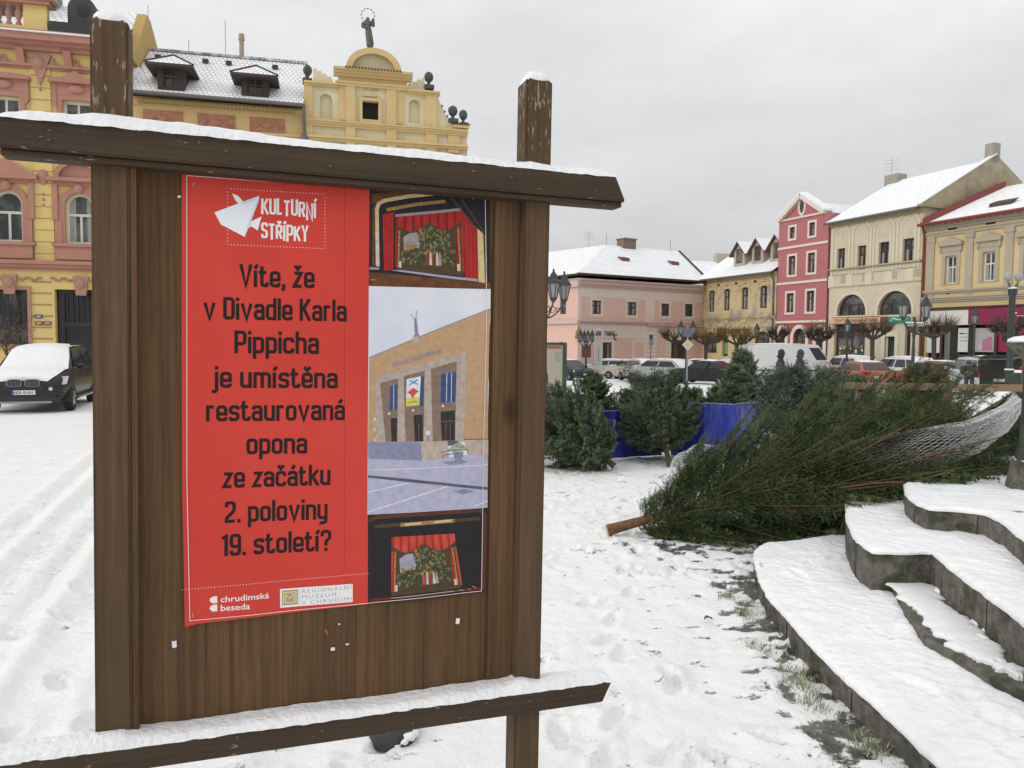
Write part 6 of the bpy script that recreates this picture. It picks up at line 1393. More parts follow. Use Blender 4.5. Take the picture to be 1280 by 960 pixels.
gb = CR_.rect(1112, 395.5, 1138, 403.5); b = MB(); b.bbox(gb[0], gb[1], -.16, -.04, gb[2], gb[3], .02, 0); b.prism([(gb[0] + .25, gb[2] + .1), (gb[0] + .55, gb[3] - .12), (gb[0] + .9, gb[2] + .22), (gb[1] - .2, gb[2] + .35), (gb[1] - .2, gb[2] + .42), (gb[0] + .9, gb[2] + .34), (gb[0] + .52, gb[3] - .04)], -.166, -.159, 1 if False else None, axis='y') if False else None
pts = [(gb[0] + .2, gb[2] + .12), (gb[0] + .5, gb[3] - .12), (gb[0] + .85, gb[2] + .18), (gb[0] + 1.6, (gb[2] + gb[3]) / 2 + .1), (gb[1] - .6, gb[2] + .2), (gb[1] - .2, gb[2] + .5)]
b.cur = 1; b.tube([(x, -.165, z) for x, z in pts], .05, 5); CR_.part(b, 'green_sign', [mat('sign_green', (.03, .27, .20), .5), mat('sign_mint', (.5, .7, .6), .5)])
yr = CR_.solve_y(1243, 198, xe + .15); zr = CR_.z(1243, 198, yr); print('C', yr, zr - zE);  T3_ = tile_roof('snowy_tiles_row', w=.6, h=.5, mortar=.03, amount=.28, tile=(.2, .13, .12)); rf = gable_roof(CR_, -.15, xe + .05, -.55, zE, yr, zr, 2 * yr + .5, zE, T3_)
b = MB(); b.prism([(-.62, zE - .02), (-.62, zE + .10), (yr, zr + .22), (2 * yr + .6, zE - .2)], xe - .0, xe + .30); fg = CR_.part(b, 'fire_gable', mat('bare_gable', (.40, .34, .22), .9, col2=(.30, .25, .17), scale=1.4, dirt=(.22, .19, .13), dscale=.9, dlo=.5, dhi=.7))
b = MB(); b.prism([(-.66, zE + .11), (yr, zr + .24), (yr, zr + .34), (-.66, zE + .20)], xe - .04, xe + .34); CR_.part(b, 'snow_cover', SNOW, fg)
b = MB(); b.mark(); b.box(xe - .3, xe + .3, yr - .35, yr + .35, zr - .3, zr + 1.0); b.mark(); x = CR_.x(1118, 228, yr); b.box(x - .5, x + .7, yr - .5, yr + .5, zr - .4, zr + .45); CR_.part(b, 'chimney', mat('grey_chimney', (.28, .26, .21), .9, col2=(.36, .33, .27), scale=5))
b = MB(); x = CR_.x(1114, 228, yr); b.tube([(x, yr, zr + .4), (x, yr, zr + 1.9)], .014, 5)
for k in range(4): b.tube([(x - .5, yr - .3, zr + .9 + .25 * k), (x + .5, yr + .3, zr + .9 + .25 * k)], .008, 4)
CR_.part(b, 'aerial', GUTTER)
b = MB(); b.tube([(-.1, -.6, zE - .06), (xe, -.6, zE - .06)], .09, 8); CR_.part(b, 'gutter', GUTTER)

# ---- yellow corner shop house at the right edge
Y3 = rowb('shop_house', 'yellow house with grey pilasters above white and magenta shop fronts', 1153)
YW = mat('warm_yellow', (.62, .49, .265), .85, col2=(.58, .455, .245), scale=.8, dirt=(.48, .39, .24), dscale=.9, dlo=.55, dhi=.85); TAU = mat('taupe_trim', (.42, .365, .28), .88, col2=(.38, .33, .25), scale=2)
xe = Y3.x(1420, 350); zE = Y3.z(1215, 272)
c1, c2 = Y3.x(1188.5, 340), Y3.x(1236, 335); pt = c2 - c1; hw_ = (Y3.x(1195.5, 340) - Y3.x(1181.5, 340)) / 2; z0, z1 = Y3.z(1210, 353.5), Y3.z(1210, 317.5)
cs = [c1 + pt * k for k in range(5) if c1 + pt * k < xe - 1.5]; ups = [(c - hw_, c + hw_, z0, z1) for c in cs]
zs_t = Y3.z(1215, 406); shp = [(Y3.x(1153.5, 425) + .2, Y3.x(1211.5, 425), .1, zs_t), (Y3.x(1214.5, 425), xe - .5, .1, zs_t)]
b = MB(); wall_grid(b, 0, xe, -.8, zE, ups + shp, .3); shell(Y3, b, 0, xe, zE, 12); Y3.part(b, 'wall', [YW, ROOM])
for o in ups: window(Y3, o, WHITEFRAME, .2, .09, 2, (.60,), curtain=1)
b = MB()
for c in cs:
    b.mark(); ring(b, arch_pts(c - hw_ - .25, c + hw_ + .25, z0 - .02, z1 + .28, 0), arch_pts(c - hw_, c + hw_, z0, z1, 0), -.06, .01)
    b.box(c - hw_ - .24, c + hw_ + .24, -.09, .005, z1 + .281, z1 + .62); b.box(c - hw_ - .44, c + hw_ + .44, -.26, .005, z1 + .62, z1 + .74)
    b.prism([(c - hw_ - .46, z1 + .741), (c + hw_ + .46, z1 + .741), (c + hw_ + .46, z1 + .82), (c, z1 + 1.16), (c - hw_ - .46, z1 + .82)], -.26, .005, axis='y')
    for sx in (-1, 1): b.box(c + sx * (hw_ + .30) - .07, c + sx * (hw_ + .30) + .07, -.16, 0, z1 + .25, z1 + .619)
Y3.part(b, 'window_pediment', TAU)
b = MB(); zk = Y3.z(1215, 360)
for x in [Y3.x(1164, 330)] + [c + pt / 2 for c in cs]:
    b.mark(); b.box(x - .24, x + .24, -.09, .005, zk, Y3.z(1215, 292)); b.box(x - .32, x + .32, -.13, .0, Y3.z(1215, 296.5), Y3.z(1215, 293.5)); b.box(x - .30, x + .30, -.12, .0, Y3.z(1215, 293.5), Y3.z(1215, 289)); b.box(x - .26, x + .26, -.06, .0, Y3.z(1215, 374), zk - .2)
Y3.part(b, 'pilaster', TAU)
b = MB(); cornice(b, 0, xe, Y3.z(1215, 290), ((.16, .10), (.12, .16))); cornice(b, 0, xe, zk - .22, ((.10, .12), (.12, .20))); cornice(b, 0, xe, Y3.z(1215, 376), ((.12, .12), (.12, .22), (.1, .3))); cornice(b, 0, xe, zE - .45, ((.12, .15), (.3, .3)))
x = .2
while x < xe: b.box(x, x + .16, -.52, 0, zE - .22, zE - .02); x += .42
Y3.part(b, 'cornice', TAU)
b = MB()
for c in cs: b.box(c - .3, c + .3, -.02, .0, Y3.z(1215, 284.5), Y3.z(1215, 281))
b.box(Y3.x(1184, 364), Y3.x(1187, 364), -.05, 0, Y3.z(1185, 367.5), Y3.z(1185, 361.5)); Y3.part(b, 'wall_vent', ROOM)
yq_ = Y3.solve_y(1280, 220, -.1); yr = 6.5; zr = zE + (Y3.z(1280, 220, yq_) - zE) * (yr + .6) / (yq_ + .6); print('Y3', yq_, zr - zE); rf = gable_roof(Y3, -.1, xe, -.6, zE, yr, zr, 13, zE, tile_roof('snowy_tiles_right', w=.7, h=.45, mortar=.03, amount=.25, tile=(.2, .15, .13)), under=TAU, th=.10)
b = MB(); b.prism([(-.7, zE - .02), (yr, zr + .02), (yr, zr + .36), (-.7, zE + .32)], .24, .52); b.tube([(-.1, -.68, zE - .08), (xe, -.68, zE - .08)], .10, 8); Y3.part(b, 'red_flashing', REDPIPE, rf); pipe(Y3, -.02, 0, zE - .1, REDPIPE, y=-.16)
b = MB(); yq = 1.2; zq = zE + (zr - zE) * (yq + .6) / (yr + .6); x = Y3.x(1255, 253, yq); b.prism([(yq - .35, zq - .15), (yq + .35, zq + .32), (yq - .3, zq + .1)], x - .7, x + .7); Y3.part(b, 'skylight', BROWNWOOD, rf)
# shop fronts
b = MB(); b.bbox(shp[0][0] - .3, shp[0][1] + .12, -.2, -.03, zs_t, Y3.z(1185, 388.5), .02, 0); b.bbox(shp[1][0] - .16, shp[1][1], -.2, -.03, zs_t + .01, Y3.z(1245, 384.5), .02, 1); b.box(0, xe, -.26, -.0, Y3.z(1215, 387) + .09, Y3.z(1215, 387) + .2, 2)
fas = Y3.part(b, 'fascia', [mat('fascia_white', (.62, .61, .58), .5), mat('fascia_magenta', (.23, .010, .062), .5), mat('fascia_dark', (.05, .02, .02), .6)])
b = MB(); zA, zB_ = zs_t + .32, Y3.z(1260, 386) - .2; cx_ = Y3.x(1270, 395); hh = zB_ - zA
b.box(cx_ - .22 * hh, cx_ + .22 * hh - .02 * hh, -.212, -.199, zB_ - .2 * hh, zB_); b.box(cx_ - .08 * hh, cx_ + .08 * hh, -.212, -.199, zA, zB_ - .2 * hh); b.box(cx_ - .2 * hh, cx_ + .2 * hh, -.212, -.199, zA - .12 * hh, zA)
for dx in (-.36, .36): b.box(cx_ + dx * hh - .05, cx_ + dx * hh + .05, -.212, -.199, zB_ - .26 * hh, zB_ - .02)
for kx in (.75, 1.15, 1.55): b.box(cx_ + kx * hh - .07, cx_ + kx * hh + .07, -.212, -.199, zA + .3 * hh, zA + .46 * hh)
Y3.part(b, 'shop_emblem', mat('emblem_white', (.75, .72, .74), .5), fas)
b = MB(); fx = lambda px: Y3.x(px, 425)
def fp(x0, x1_, y0, y1, dep, m): b.box(fx(x0), fx(x1_), dep, dep + .06, max(.12, Y3.z((x0 + x1_) / 2, y1)), Y3.z((x0 + x1_) / 2, y0), m)
fp(1152.8, 1156, 407, 452, .0, 0); fp(1174, 1177, 407, 452, .05, 0); fp(1156, 1174, 418, 441, .12, 1); fp(1177, 1184, 407, 452, .25, 2); fp(1184, 1196, 407, 452, .29, 3); fp(1196, 1211, 410, 440, .1, 1); fp(1211, 1216, 406.5, 452, -.06, 3); fp(1217, 1242.5, 410, 440, .12, 4); fp(1242.5, 1246, 407, 452, 0, 0); fp(1246, 1280, 409, 440, .1, 5)
fp(1222, 1226, 428, 438, .1, 6); fp(1227, 1232, 424, 438, .1, 7); fp(1232, 1238, 421, 438, .1, 7); fp(1198, 1203, 416, 417.5, .085, 3); fp(1203.5, 1209, 416.3, 417.2, .085, 2); fp(1198, 1208, 421, 421.7, .085, 2); fp(1198, 1209, 425.5, 426.3, .085, 2); fp(1251, 1260, 413, 427, .08, 8); fp(1262, 1274, 411, 420, .08, 9)
Y3.part(b, 'shop_front', [mat('shop_brown', (.07, .025, .02), .6), mat('shop_white', (.62, .62, .61), .5), mat('shop_grey', (.16, .17, .17), .5), ROOM, mat('shop_pane', (.38, .37, .37), .25), mat('shop_magenta', (.26, .012, .075), .5), mat('shop_pink', (.52, .38, .42), .5), mat('shop_rose', (.42, .15, .24), .5), mat('shop_black', (.02, .02, .02), .5), mat('shop_magenta_light', (.55, .05, .2), .5)])

# ================================================================ parked cars
TYRE = mat('tyre', (.018, .018, .018), .85); RIM = mat('alloy_rim', (.30, .30, .31), .35, metal=.7); CHROME = mat('chrome', (.55, .55, .56), .2, metal=.9)
LAMPCLEAR = mat('headlamp_lens', (.50, .51, .52), .12); TAIL = mat('tail_lamp', (.36, .015, .012), .25); PLASTIC = mat('black_plastic', (.02, .02, .021), .5); PLATE_W = mat('number_plate_white', (.66, .66, .64), .5); PLATE_B = mat('number_plate_blue', (.03, .06, .30), .5)
def paint(name, c): 
    m = mat(name, c, .34, spec=.3); m.node_tree.nodes['Principled BSDF'].inputs['Coat Weight'].default_value = .18; return m
STY = {  # hood height, belt height, A base, A top, C top, D base (fractions of the length from the nose), tail height, glass tilt
 'hatch': dict(hood=.62, belt=.66, A=.25, B=.44, C=.84, D=.985, tail=.68), 'sedan': dict(hood=.60, belt=.64, A=.27, B=.44, C=.68, D=.83, tail=.66),
 'estate': dict(hood=.60, belt=.64, A=.26, B=.43, C=.90, D=.99, tail=.66), 'suv': dict(hood=.60, belt=.64, A=.24, B=.40, C=.86, D=.985, tail=.66), 'van': dict(hood=.55, belt=.58, A=.07, B=.22, C=.985, D=.998, tail=.6)}
def car(label, style, pm, pos, head, L, Wd, H, snow=1.0, group='cars parked round the square', plate_txt=None, extra=None, cat='car', name='parked_car', gap=.2):
    S_ = STY[style]; root = thing(name, label, cat, pos, head, group); hl = L / 2; w = Wd / 2; zb = gap
    def sx(f): return hl - f * L
    zh, zbelt, ztl = S_['hood'] * H, S_['belt'] * H, S_['tail'] * H
    st = []   # (x, half width, bottom, top)
    for f in (0, .012, .04, .10, S_['A'] * .7, S_['A'], .4, .55, .7, .82, .92, .97, .99, 1.0):
        nose = min(1, f / .16) ** .5 if f < .16 else 1; tl = min(1, (1 - f) / .10) ** .5 if f > .90 else 1
        ww = w * (.78 + .22 * min(nose, tl)); top = zh * (.72 + .28 * min(1, f / .07) ** .55) if f < .07 else (zh + (zbelt - zh) * min(1, max(0, (f - .07) / (S_['A'] - .07))) if f < S_['A'] else zbelt + (ztl - zbelt) * (f - S_['A']) / (1 - S_['A']))
        if f > .97: top *= .90 + .10 * (1 - f) / .03
        st.append((sx(f), ww, zb + (.12 * (1 - nose) + .10 * (1 - tl)), top))
    b = MB(); V = []; prof = lambda ww, z0, z1: [(-ww * .86, z0), (-ww * .97, z0 + .10), (-ww, z0 + (z1 - z0) * .45), (-ww * .985, z0 + (z1 - z0) * .78), (-ww * .93, z1 - .03), (-ww * .80, z1 + .0), (0, z1 + .025), (ww * .80, z1), (ww * .93, z1 - .03), (ww * .985, z0 + (z1 - z0) * .78), (ww, z0 + (z1 - z0) * .45), (ww * .97, z0 + .10), (ww * .86, z0)]
    for x, ww, z0, z1 in st: V += [(x, y, z) for y, z in prof(ww, z0, z1)]
    M_ = 13; Fc = []
    for k in range(len(st) - 1):
        for j in range(M_): a = k * M_ + j; c = k * M_ + (j + 1) % M_; Fc.append((a, a + M_, c + M_, c))
    Fc.append(tuple(range(M_))); Fc.append(tuple((len(st) - 1) * M_ + j for j in range(M_))[::-1]); b.mesh(V, Fc)
    bo = b.build('body', pm, root); smooth_by_angle(bo, 42)
    # cabin
    zr = H - .02; xA, xB, xC, xD = sx(S_['A']), sx(S_['B']), sx(S_['C']), sx(S_['D']); wb, wr = w * .93, w * (.72 if style != 'van' else .86)
    bm = bmesh.new(); xm = (xB + xC) / 2
    R_ = [(xA, wb, zbelt - .04), (xB, wr, zr - .05), (xm, wr * 1.03, zr), (xC, wr, zr - .05), (xD, wb * .97, ztl - .04)]
    Lv = [bm.verts.new((x, y, z)) for x, y, z in R_]; Rv = [bm.verts.new((x, -y, z)) for x, y, z in R_]
    for k in range(4): bm.faces.new((Lv[k], Lv[k + 1], Rv[k + 1], Rv[k]))
    bm.faces.new(Lv[::-1]); bm.faces.new(Rv); bm.faces.new((Lv[0], Rv[0], Rv[4], Lv[4]))
    bmesh.ops.recalc_face_normals(bm, faces=bm.faces); bmesh.ops.bevel(bm, geom=[e for e in bm.edges if max(v.co.z for v in e.verts) > zr - .1], offset=.07, segments=3, affect='EDGES', profile=.5)
    b = MB(); b.add_bm(bm); smooth_by_angle(b.build('cabin', pm, root), 40)
    A_, B_, C_, D_ = Vector((xA, 0, zbelt - .02)), Vector((xB, 0, zr - .05)), Vector((xC, 0, zr - .05)), Vector((xD, 0, ztl - .02))
    def glass_q(p, q_, wp, wq, t0, t1, m0, nm, m_=DARKGLASS, eps=.012):
        a = p.lerp(q_, t0); c = p.lerp(q_, t1); wa = (wp + (wq - wp) * t0) * m0; wc = (wp + (wq - wp) * t1) * m0; d = (q_ - p).normalized(); n_ = Vector((d.z, 0, -d.x)); n_ = n_ if n_.z > 0 else -n_
        b = MB(); a += n_ * eps; c += n_ * eps; b.poly([(a.x, -wa, a.z), (a.x, wa, a.z), (c.x, wc, c.z), (c.x, -wc, c.z)]); return b.build(nm, m_, root)
    glass_q(A_, B_, wb, wr, .08, .90, .90, 'windscreen', SNOW if snow >= 1.5 else DARKGLASS)
    if style != 'van': glass_q(D_, C_, wb, wr, .16, .86, .86, 'rear_window', SNOW if snow >= 1.8 else DARKGLASS)
    def side_pt(x, t_): # point on the cabin's side at height fraction t
        return (wb + (wr - wb) * t_) + .008
    def xs_at(t_): return xA + (xB - xA) * t_, xD + (xC - xD) * t_
    xa0, xd0 = xs_at(.10); xa1, xd1 = xs_at(.84)
    cuts = [0, .46, .5, .80, .83, 1.0] if style in ('estate', 'suv') else ([0, .46, .5, .97] if style != 'van' else [0, .16])
    for sgn in (-1, 1):
        for k in range(0, len(cuts) - 1, 2):
            f0, f1 = cuts[k] * .94 + .03, cuts[k + 1] * .94 + .03
            q_ = [(xa0 + (xd0 - xa0) * f0, .10), (xa0 + (xd0 - xa0) * f1, .10), (xa1 + (xd1 - xa1) * f1, .84), (xa1 + (xd1 - xa1) * f0, .84)]; b = MB()
            b.poly([(x, sgn * side_pt(x, t_), zbelt + (zr - .05 - zbelt) * t_) for x, t_ in q_]); b.build('side_window', DARKGLASS, root)
        for f in (.17, .80):
            wx = sx(f if style != 'van' else (.16 if f < .5 else .78)); wr_ = .325 if style in ('suv', 'van') else .30
            b = MB(); y0 = sgn * (w - .20); y1 = sgn * (w + .004)
            ar = [(wx + (wr_ + .055) * math.cos(t_), zb - .02 + max(0, (wr_ + .075) * math.sin(t_)) + .02) for t_ in np.linspace(-.1, math.pi + .1, 16)]; b.prism(ar, min(y0, y1), max(y0, y1), axis='y'); b.build('wheel_arch', PLASTIC, root)
            b = MB(); N = 20; pr = [(wr_ * .62, 0), (wr_ * .95, .0), (wr_, .03), (wr_, .17), (wr_ * .95, .2), (wr_ * .5, .2)]
            V = [(wx + r_ * math.cos(2 * math.pi * j / N), sgn * (w + .018 - d_), wr_ + r_ * math.sin(2 * math.pi * j / N)) for r_, d_ in pr for j in range(N)]; Fc = [(k * N + j, k * N + (j + 1) % N, (k + 1) * N + (j + 1) % N, (k + 1) * N + j) for k in range(5) for j in range(N)]
            b.mesh(V, Fc); wl = b.build('wheel', TYRE, root); b = MB()
            b.prism([(wx + wr_ * .62 * math.cos(2 * math.pi * j / N), wr_ + wr_ * .62 * math.sin(2 * math.pi * j / N)) for j in range(N)], min(sgn * (w - .02), sgn * (w - .05)), max(sgn * (w - .02), sgn * (w - .05)), axis='y')
            for j in range(5):
                a_ = 2 * math.pi * j / 5 + .3; b.tube([(wx, sgn * (w + .0), wr_), (wx + wr_ * .62 * math.cos(a_), sgn * (w + .0), wr_ + wr_ * .62 * math.sin(a_))], .035, 5)
            b.build('rim', RIM, wl)
        b = MB(); b.ball((xA - .32, sgn * (w + .09), zbelt + .06), (.07, .12, .075), seg=8, ring=6); b.build('mirror', pm, root, smooth=True)
        b = MB(); x = hl - .10; b.mesh([(x + .03, sgn * w * .52, zh * .66), (x - .10, sgn * w * .93, zh * .70), (x - .22, sgn * w * .955, zh * .90), (x - .08, sgn * w * .62, zh * .86), (x + .05, sgn * w * .52, zh * .68), (x - .05, sgn * w * .975, zh * .72), (x - .2, sgn * w * .995, zh * .91), (x - .06, sgn * w * .62, zh * .88)], [(0, 1, 2, 3), (4, 5, 6, 7), (0, 1, 5, 4), (1, 2, 6, 5), (2, 3, 7, 6), (3, 0, 4, 7)]); b.build('headlight', LAMPCLEAR, root)
        b = MB(); b.bbox(-hl - .015, -hl + .16, min(sgn * w * .58, sgn * w * .93), max(sgn * w * .58, sgn * w * .93), ztl * .74, ztl * .94, .03); b.build('tail_light', TAIL, root)
        b = MB()
        for f in (.42, .64): b.bbox(sx(f) - .10, sx(f) + .10, min(sgn * (w * .975), sgn * (w + .01)), max(sgn * w * .975, sgn * (w + .01)), zbelt * .86, zbelt * .86 + .035, .008)
        if style != 'van': b.build('door_handle', pm if style != 'suv' else PLASTIC, root)
    b = MB(); b.bbox(hl - .14, hl + .02, -w * .80, w * .80, zb + .03, zb + .17, .03); b.bbox(hl - .10, hl + .012, -w * .46, w * .46, zh * .55, zh * .72, .02); b.build('grille', PLASTIC, root)
    b = MB(); b.bbox(-hl - .02, -hl + .14, -w * .8, w * .8, zb + .02, zb + .16, .03); b.build('bumper', PLASTIC, root)
    for x, sg in ((hl + .026, 1), (-hl - .026, -1)):
        b = MB(); zp = zb + .22 if sg > 0 else ztl * .60; b.box(x - .012, x + .012, -.26, .26, zp, zp + .11, 0); b.box(x - .013, x + .013, -.261 if sg > 0 else .22, -.22 if sg > 0 else .261, zp - .001, zp + .111, 1) ; pl = b.build('number_plate', [PLATE_W, PLATE_B], root)
        if plate_txt and sg > 0:
            V, Fc, wd = text_faces(plate_txt, 1.0, 1.0, .02); b = MB(); b.mesh([(x + .015, -.235 + .44 * v[0] / wd, zp + .022 + .068 * v[1] / .73) for v in V], Fc); b.build('plate_lettering', PLASTIC, pl)
    if snow:
        def sheet(pts, nm, th=.045):
            b = MB(); n1, n2 = 8, 6; V = []; Fc = []
            for i in range(n1 + 1):
                for j in range(n2 + 1):
                    p = pts(i / n1, j / n2); e_ = min(1, 4 * min(i / n1, 1 - i / n1, j / n2, 1 - j / n2)) ** .5; V.append((p[0], p[1], p[2] + .008 + th * e_ * (.8 + .4 * noise.noise((p[0] * 2, p[1] * 2, hl)))))
            for i in range(n1):
                for j in range(n2): a = i * (n2 + 1) + j; Fc.append((a, a + 1, a + n2 + 2, a + n2 + 1))
            b.mesh(V, Fc); b.build(nm, SNOW, root, smooth=True)
        if snow >= 1.3:      # one soft blanket over bonnet, windscreen and roof
            K_ = [(hl - .02, zh * .80, w * .55), (hl - .05, zh * .88, w * .66), (hl - .30, zh * 1.0, w * .80), ((hl + xA) / 2, (zh + zbelt) / 2 + .03, w * .85), (xA - .02, zbelt + .02, wb * .90), (xA * .5 + xB * .5, (zbelt + zr) / 2 + .01, (wb + wr) * .46), (xB + .05, zr - .02, wr * .94), ((xB + xC) / 2, zr + .01, wr * .96), (xC + .02, zr - .03, wr * .92)]
            for _ in range(2): K_ = [K_[0]] + [tuple(a_ * (1 - q_) + c_ * q_ for a_, c_ in zip(p_, n_)) for p_, n_ in zip(K_[:-1], K_[1:]) for q_ in (.25, .75)] + [K_[-1]]
            b = MB(); V = []; Fc = []; M2 = 11
            for i_, (x_, z_, w_) in enumerate(K_):
                e1 = min(1, .35 + min(i_, len(K_) - 1 - i_) / 3)
                for j_ in range(M2):
                    v_ = 2 * j_ / (M2 - 1) - 1; wj = w_ * (1 + .04 * noise.noise((x_ * 3, v_, hl))); V.append((x_, v_ * wj, z_ + (.07 * (1 - abs(v_) ** 3.5) * e1 - .012) * (.85 + .5 * noise.noise((x_ * 2.4, v_ * 1.6, hl)))))
            for i_ in range(len(K_) - 1):
                for j_ in range(M2 - 1): a_ = i_ * M2 + j_; Fc.append((a_, a_ + 1, a_ + M2 + 1, a_ + M2))
            b.mesh(V, Fc); b.build('snow_cover', SNOW, root, smooth=True)
        else: sheet(lambda u, v: (xB + .02 + (xC - xB - .04) * u, (2 * v - 1) * wr * .93, zr - .05 + .05 * (1 - abs(2 * u - 1)) + .01), 'snow_cover')
        if snow >= 1.8: sheet(lambda u, v: (xD + (xC - xD) * u, (2 * v - 1) * (wb + (wr - wb) * u) * .93, ztl + (zr - .05 - ztl) * u + .02), 'snow_cover', .03)
    if extra: extra(root, hl, w, zh, zb, zbelt, ztl, zr, (xA, xB, xC, xD), (wb, wr))
    return root
def suv_front(root, hl, w, zh, zb, zbelt, ztl, zr, xs_, ws_):
    for s_ in (-1, 1):        # pair of upright rounded grilles with slats, fog lamps
        b = MB(); yc = s_ * .20; pts = [(yc + .175 * math.copysign(abs(math.cos(t_)) ** .6, math.cos(t_)), zh * .755 + .095 * math.copysign(abs(math.sin(t_)) ** .6, math.sin(t_))) for t_ in np.linspace(0, 2 * math.pi, 24)[:-1]]
        b.prism(pts, hl + .0, hl + .045); g = b.build('kidney_grille', PLASTIC, root); b = MB()
        ring_in = [(yc + (y - yc) * .93, zh * .755 + (z - zh * .755) * .90) for y, z in pts]; n = len(pts)
        for k in range(n): b.poly([(hl + .048, *pts[k]), (hl + .048, *pts[(k + 1) % n]), (hl + .048, *ring_in[(k + 1) % n]), (hl + .048, *ring_in[k])])
        for k in range(6): y = yc - .135 + .054 * k; b.box(hl + .044, hl + .052, y - .004, y + .004, zh * .755 - .065, zh * .755 + .065)
        b.build('slat', CHROME if False else RIM, g)
        b = MB(); b.tube([(hl - .05, s_ * .60, zb + .36), (hl + .006, s_ * .60, zb + .36)], .048, 14); b.build('fog_lamp', LAMPCLEAR, root)
        b = MB(); b.bbox(hl - .3, hl - .04, min(s_ * .52, s_ * .86), max(s_ * .52, s_ * .86), zb + .18, zb + .26, .02); b.build('bumper_slot', PLASTIC, root)
        b = MB(); b.tube([(-hl * .5, s_ * (w + .02), zb + .06), (hl * .5, s_ * (w + .02), zb + .06)], .045, 8); b.build('side_step', CHROME, root)
        b = MB(); b.tube([(xs_[1] - .2, s_ * ws_[1] * .96, zr + .03), (xs_[2] + .1, s_ * ws_[1] * .96, zr + .03)], .022, 6); b.build('roof_rail', PLASTIC, root)
    b = MB(); b.bbox(hl - .10, hl + .03, -.62, .62, zb - .005, zb + .05, .015); b.build('skid_trim', RIM, root)
    b = MB(); b.tube([(hl + .0, 0, zh * .86), (hl + .03, 0, zh * .855)], .042, 16); b.build('bonnet_badge', PLATE_W, root)
def facing(px, Y, phi):
    d = ray(px, 440); return math.atan2(d[1], d[0]) + R(phi)
P_BLACK = paint('car_black', (.018, .018, .020))
car('black off-road car under snow on bonnet, windscreen and roof in front of yellow town house', 'suv', P_BLACK, (-13.2, 21.75, 0), math.atan2(-.944, .33), 4.85, 1.93, 1.74, 1.6, plate_txt='4Z5 0101', extra=suv_front, gap=.27)
def cp(px, Y): p = G(px, Y); return (p.x, p.y, p.z)
C_ = {k: paint('car_' + k, v) for k, v in dict(charcoal=(.03, .032, .036), silver=(.36, .37, .38), beige=(.42, .37, .28), sand=(.46, .43, .38), grey=(.10, .105, .11), teal=(.02, .055, .075), red=(.26, .03, .025), white=(.62, .62, .61), copper=(.33, .095, .05), maroon=(.10, .02, .022), brown=(.20, .065, .04), pale=(.48, .49, .48)).items()}
for lab, stl, colr, px, Y, phi, L, Wd, H, sn in (
 ('dark saloon facing us under the four-armed lamp at the notice board post', 'sedan', 'charcoal', 712, 53, -150, 4.4, 1.72, 1.42, 1),
 ('pale silver car in profile in front of the pink house door', 'hatch', 'silver', 757, 59, 72, 4.1, 1.7, 1.5, 1.3),
 ('grey car with snowy roof half hidden behind the pale silver car', 'hatch', 'grey', 772, 63, 66, 4.1, 1.7, 1.5, 1),
 ('silver hatchback with red tail beside the beige hatchback', 'hatch', 'sand', 788, 57, 62, 4.1, 1.7, 1.48, 1.3),
 ('beige hatchback seen from behind with white tailgate', 'hatch', 'beige', 800, 51.5, 24, 3.9, 1.7, 1.5, 1.8),
 ('small red car squeezed behind the teal car', 'hatch', 'red', 836, 60, 140, 3.9, 1.7, 1.48, 1.3),
 ('teal car with snowy roof parked beyond the diamond road sign', 'hatch', 'teal', 852, 54.5, -118, 4.2, 1.74, 1.5, 1.3),
 ('grey estate under snow in front of the dark pink house doorway', 'estate', 'grey', 836, 64, -80, 4.5, 1.75, 1.5, 1.8),
 ('dark grey car with snowy bonnet right of the teal car', 'hatch', 'charcoal', 868, 61, 100, 4.2, 1.74, 1.55, 1.3),
 ('black saloon with snow over bonnet and roof among the fir tips', 'sedan', 'charcoal', 884, 46, 58, 4.6, 1.78, 1.44, 1.6),
 ('white car under full snow cover left of the white van', 'hatch', 'white', 912, 55, 168, 4.2, 1.75, 1.55, 1.8),
 ('light grey car with a thick snow roof left of the black saloon', 'hatch', 'pale', 822, 48.5, 60, 4.0, 1.72, 1.5, 1.8),
 ('snow covered saloon standing between white van and copper hatchback', 'sedan', 'silver', 1026, 50, 70, 4.4, 1.75, 1.46, 1.8),
 ('copper red hatchback seen from behind among the parked cars', 'hatch', 'copper', 1075, 41, 26, 4.1, 1.78, 1.46, 1),
 ('white car buried in snow behind the copper hatchback', 'suv', 'white', 1060, 47, 34, 4.3, 1.78, 1.80, 1.9),
 ('white car buried in snow between copper hatchback and brown car', 'suv', 'white', 1126, 42.5, 38, 4.5, 1.78, 1.72, 1.9),
 ('dark red car parked close to the textile shop window', 'hatch', 'maroon', 1070, 52, -70, 4.1, 1.74, 1.5, 1),
 ('dark car with thin snow below the white shop fascia', 'estate', 'charcoal', 1150, 47.5, -65, 4.5, 1.75, 1.5, 1),
 ('brown car with frosted side windows before the open silver car', 'hatch', 'brown', 1164, 36, 58, 4.1, 1.75, 1.48, 1),
):
    car(lab, stl, C_[colr], cp(px, Y), facing(px, Y, phi), L, Wd, H, sn)
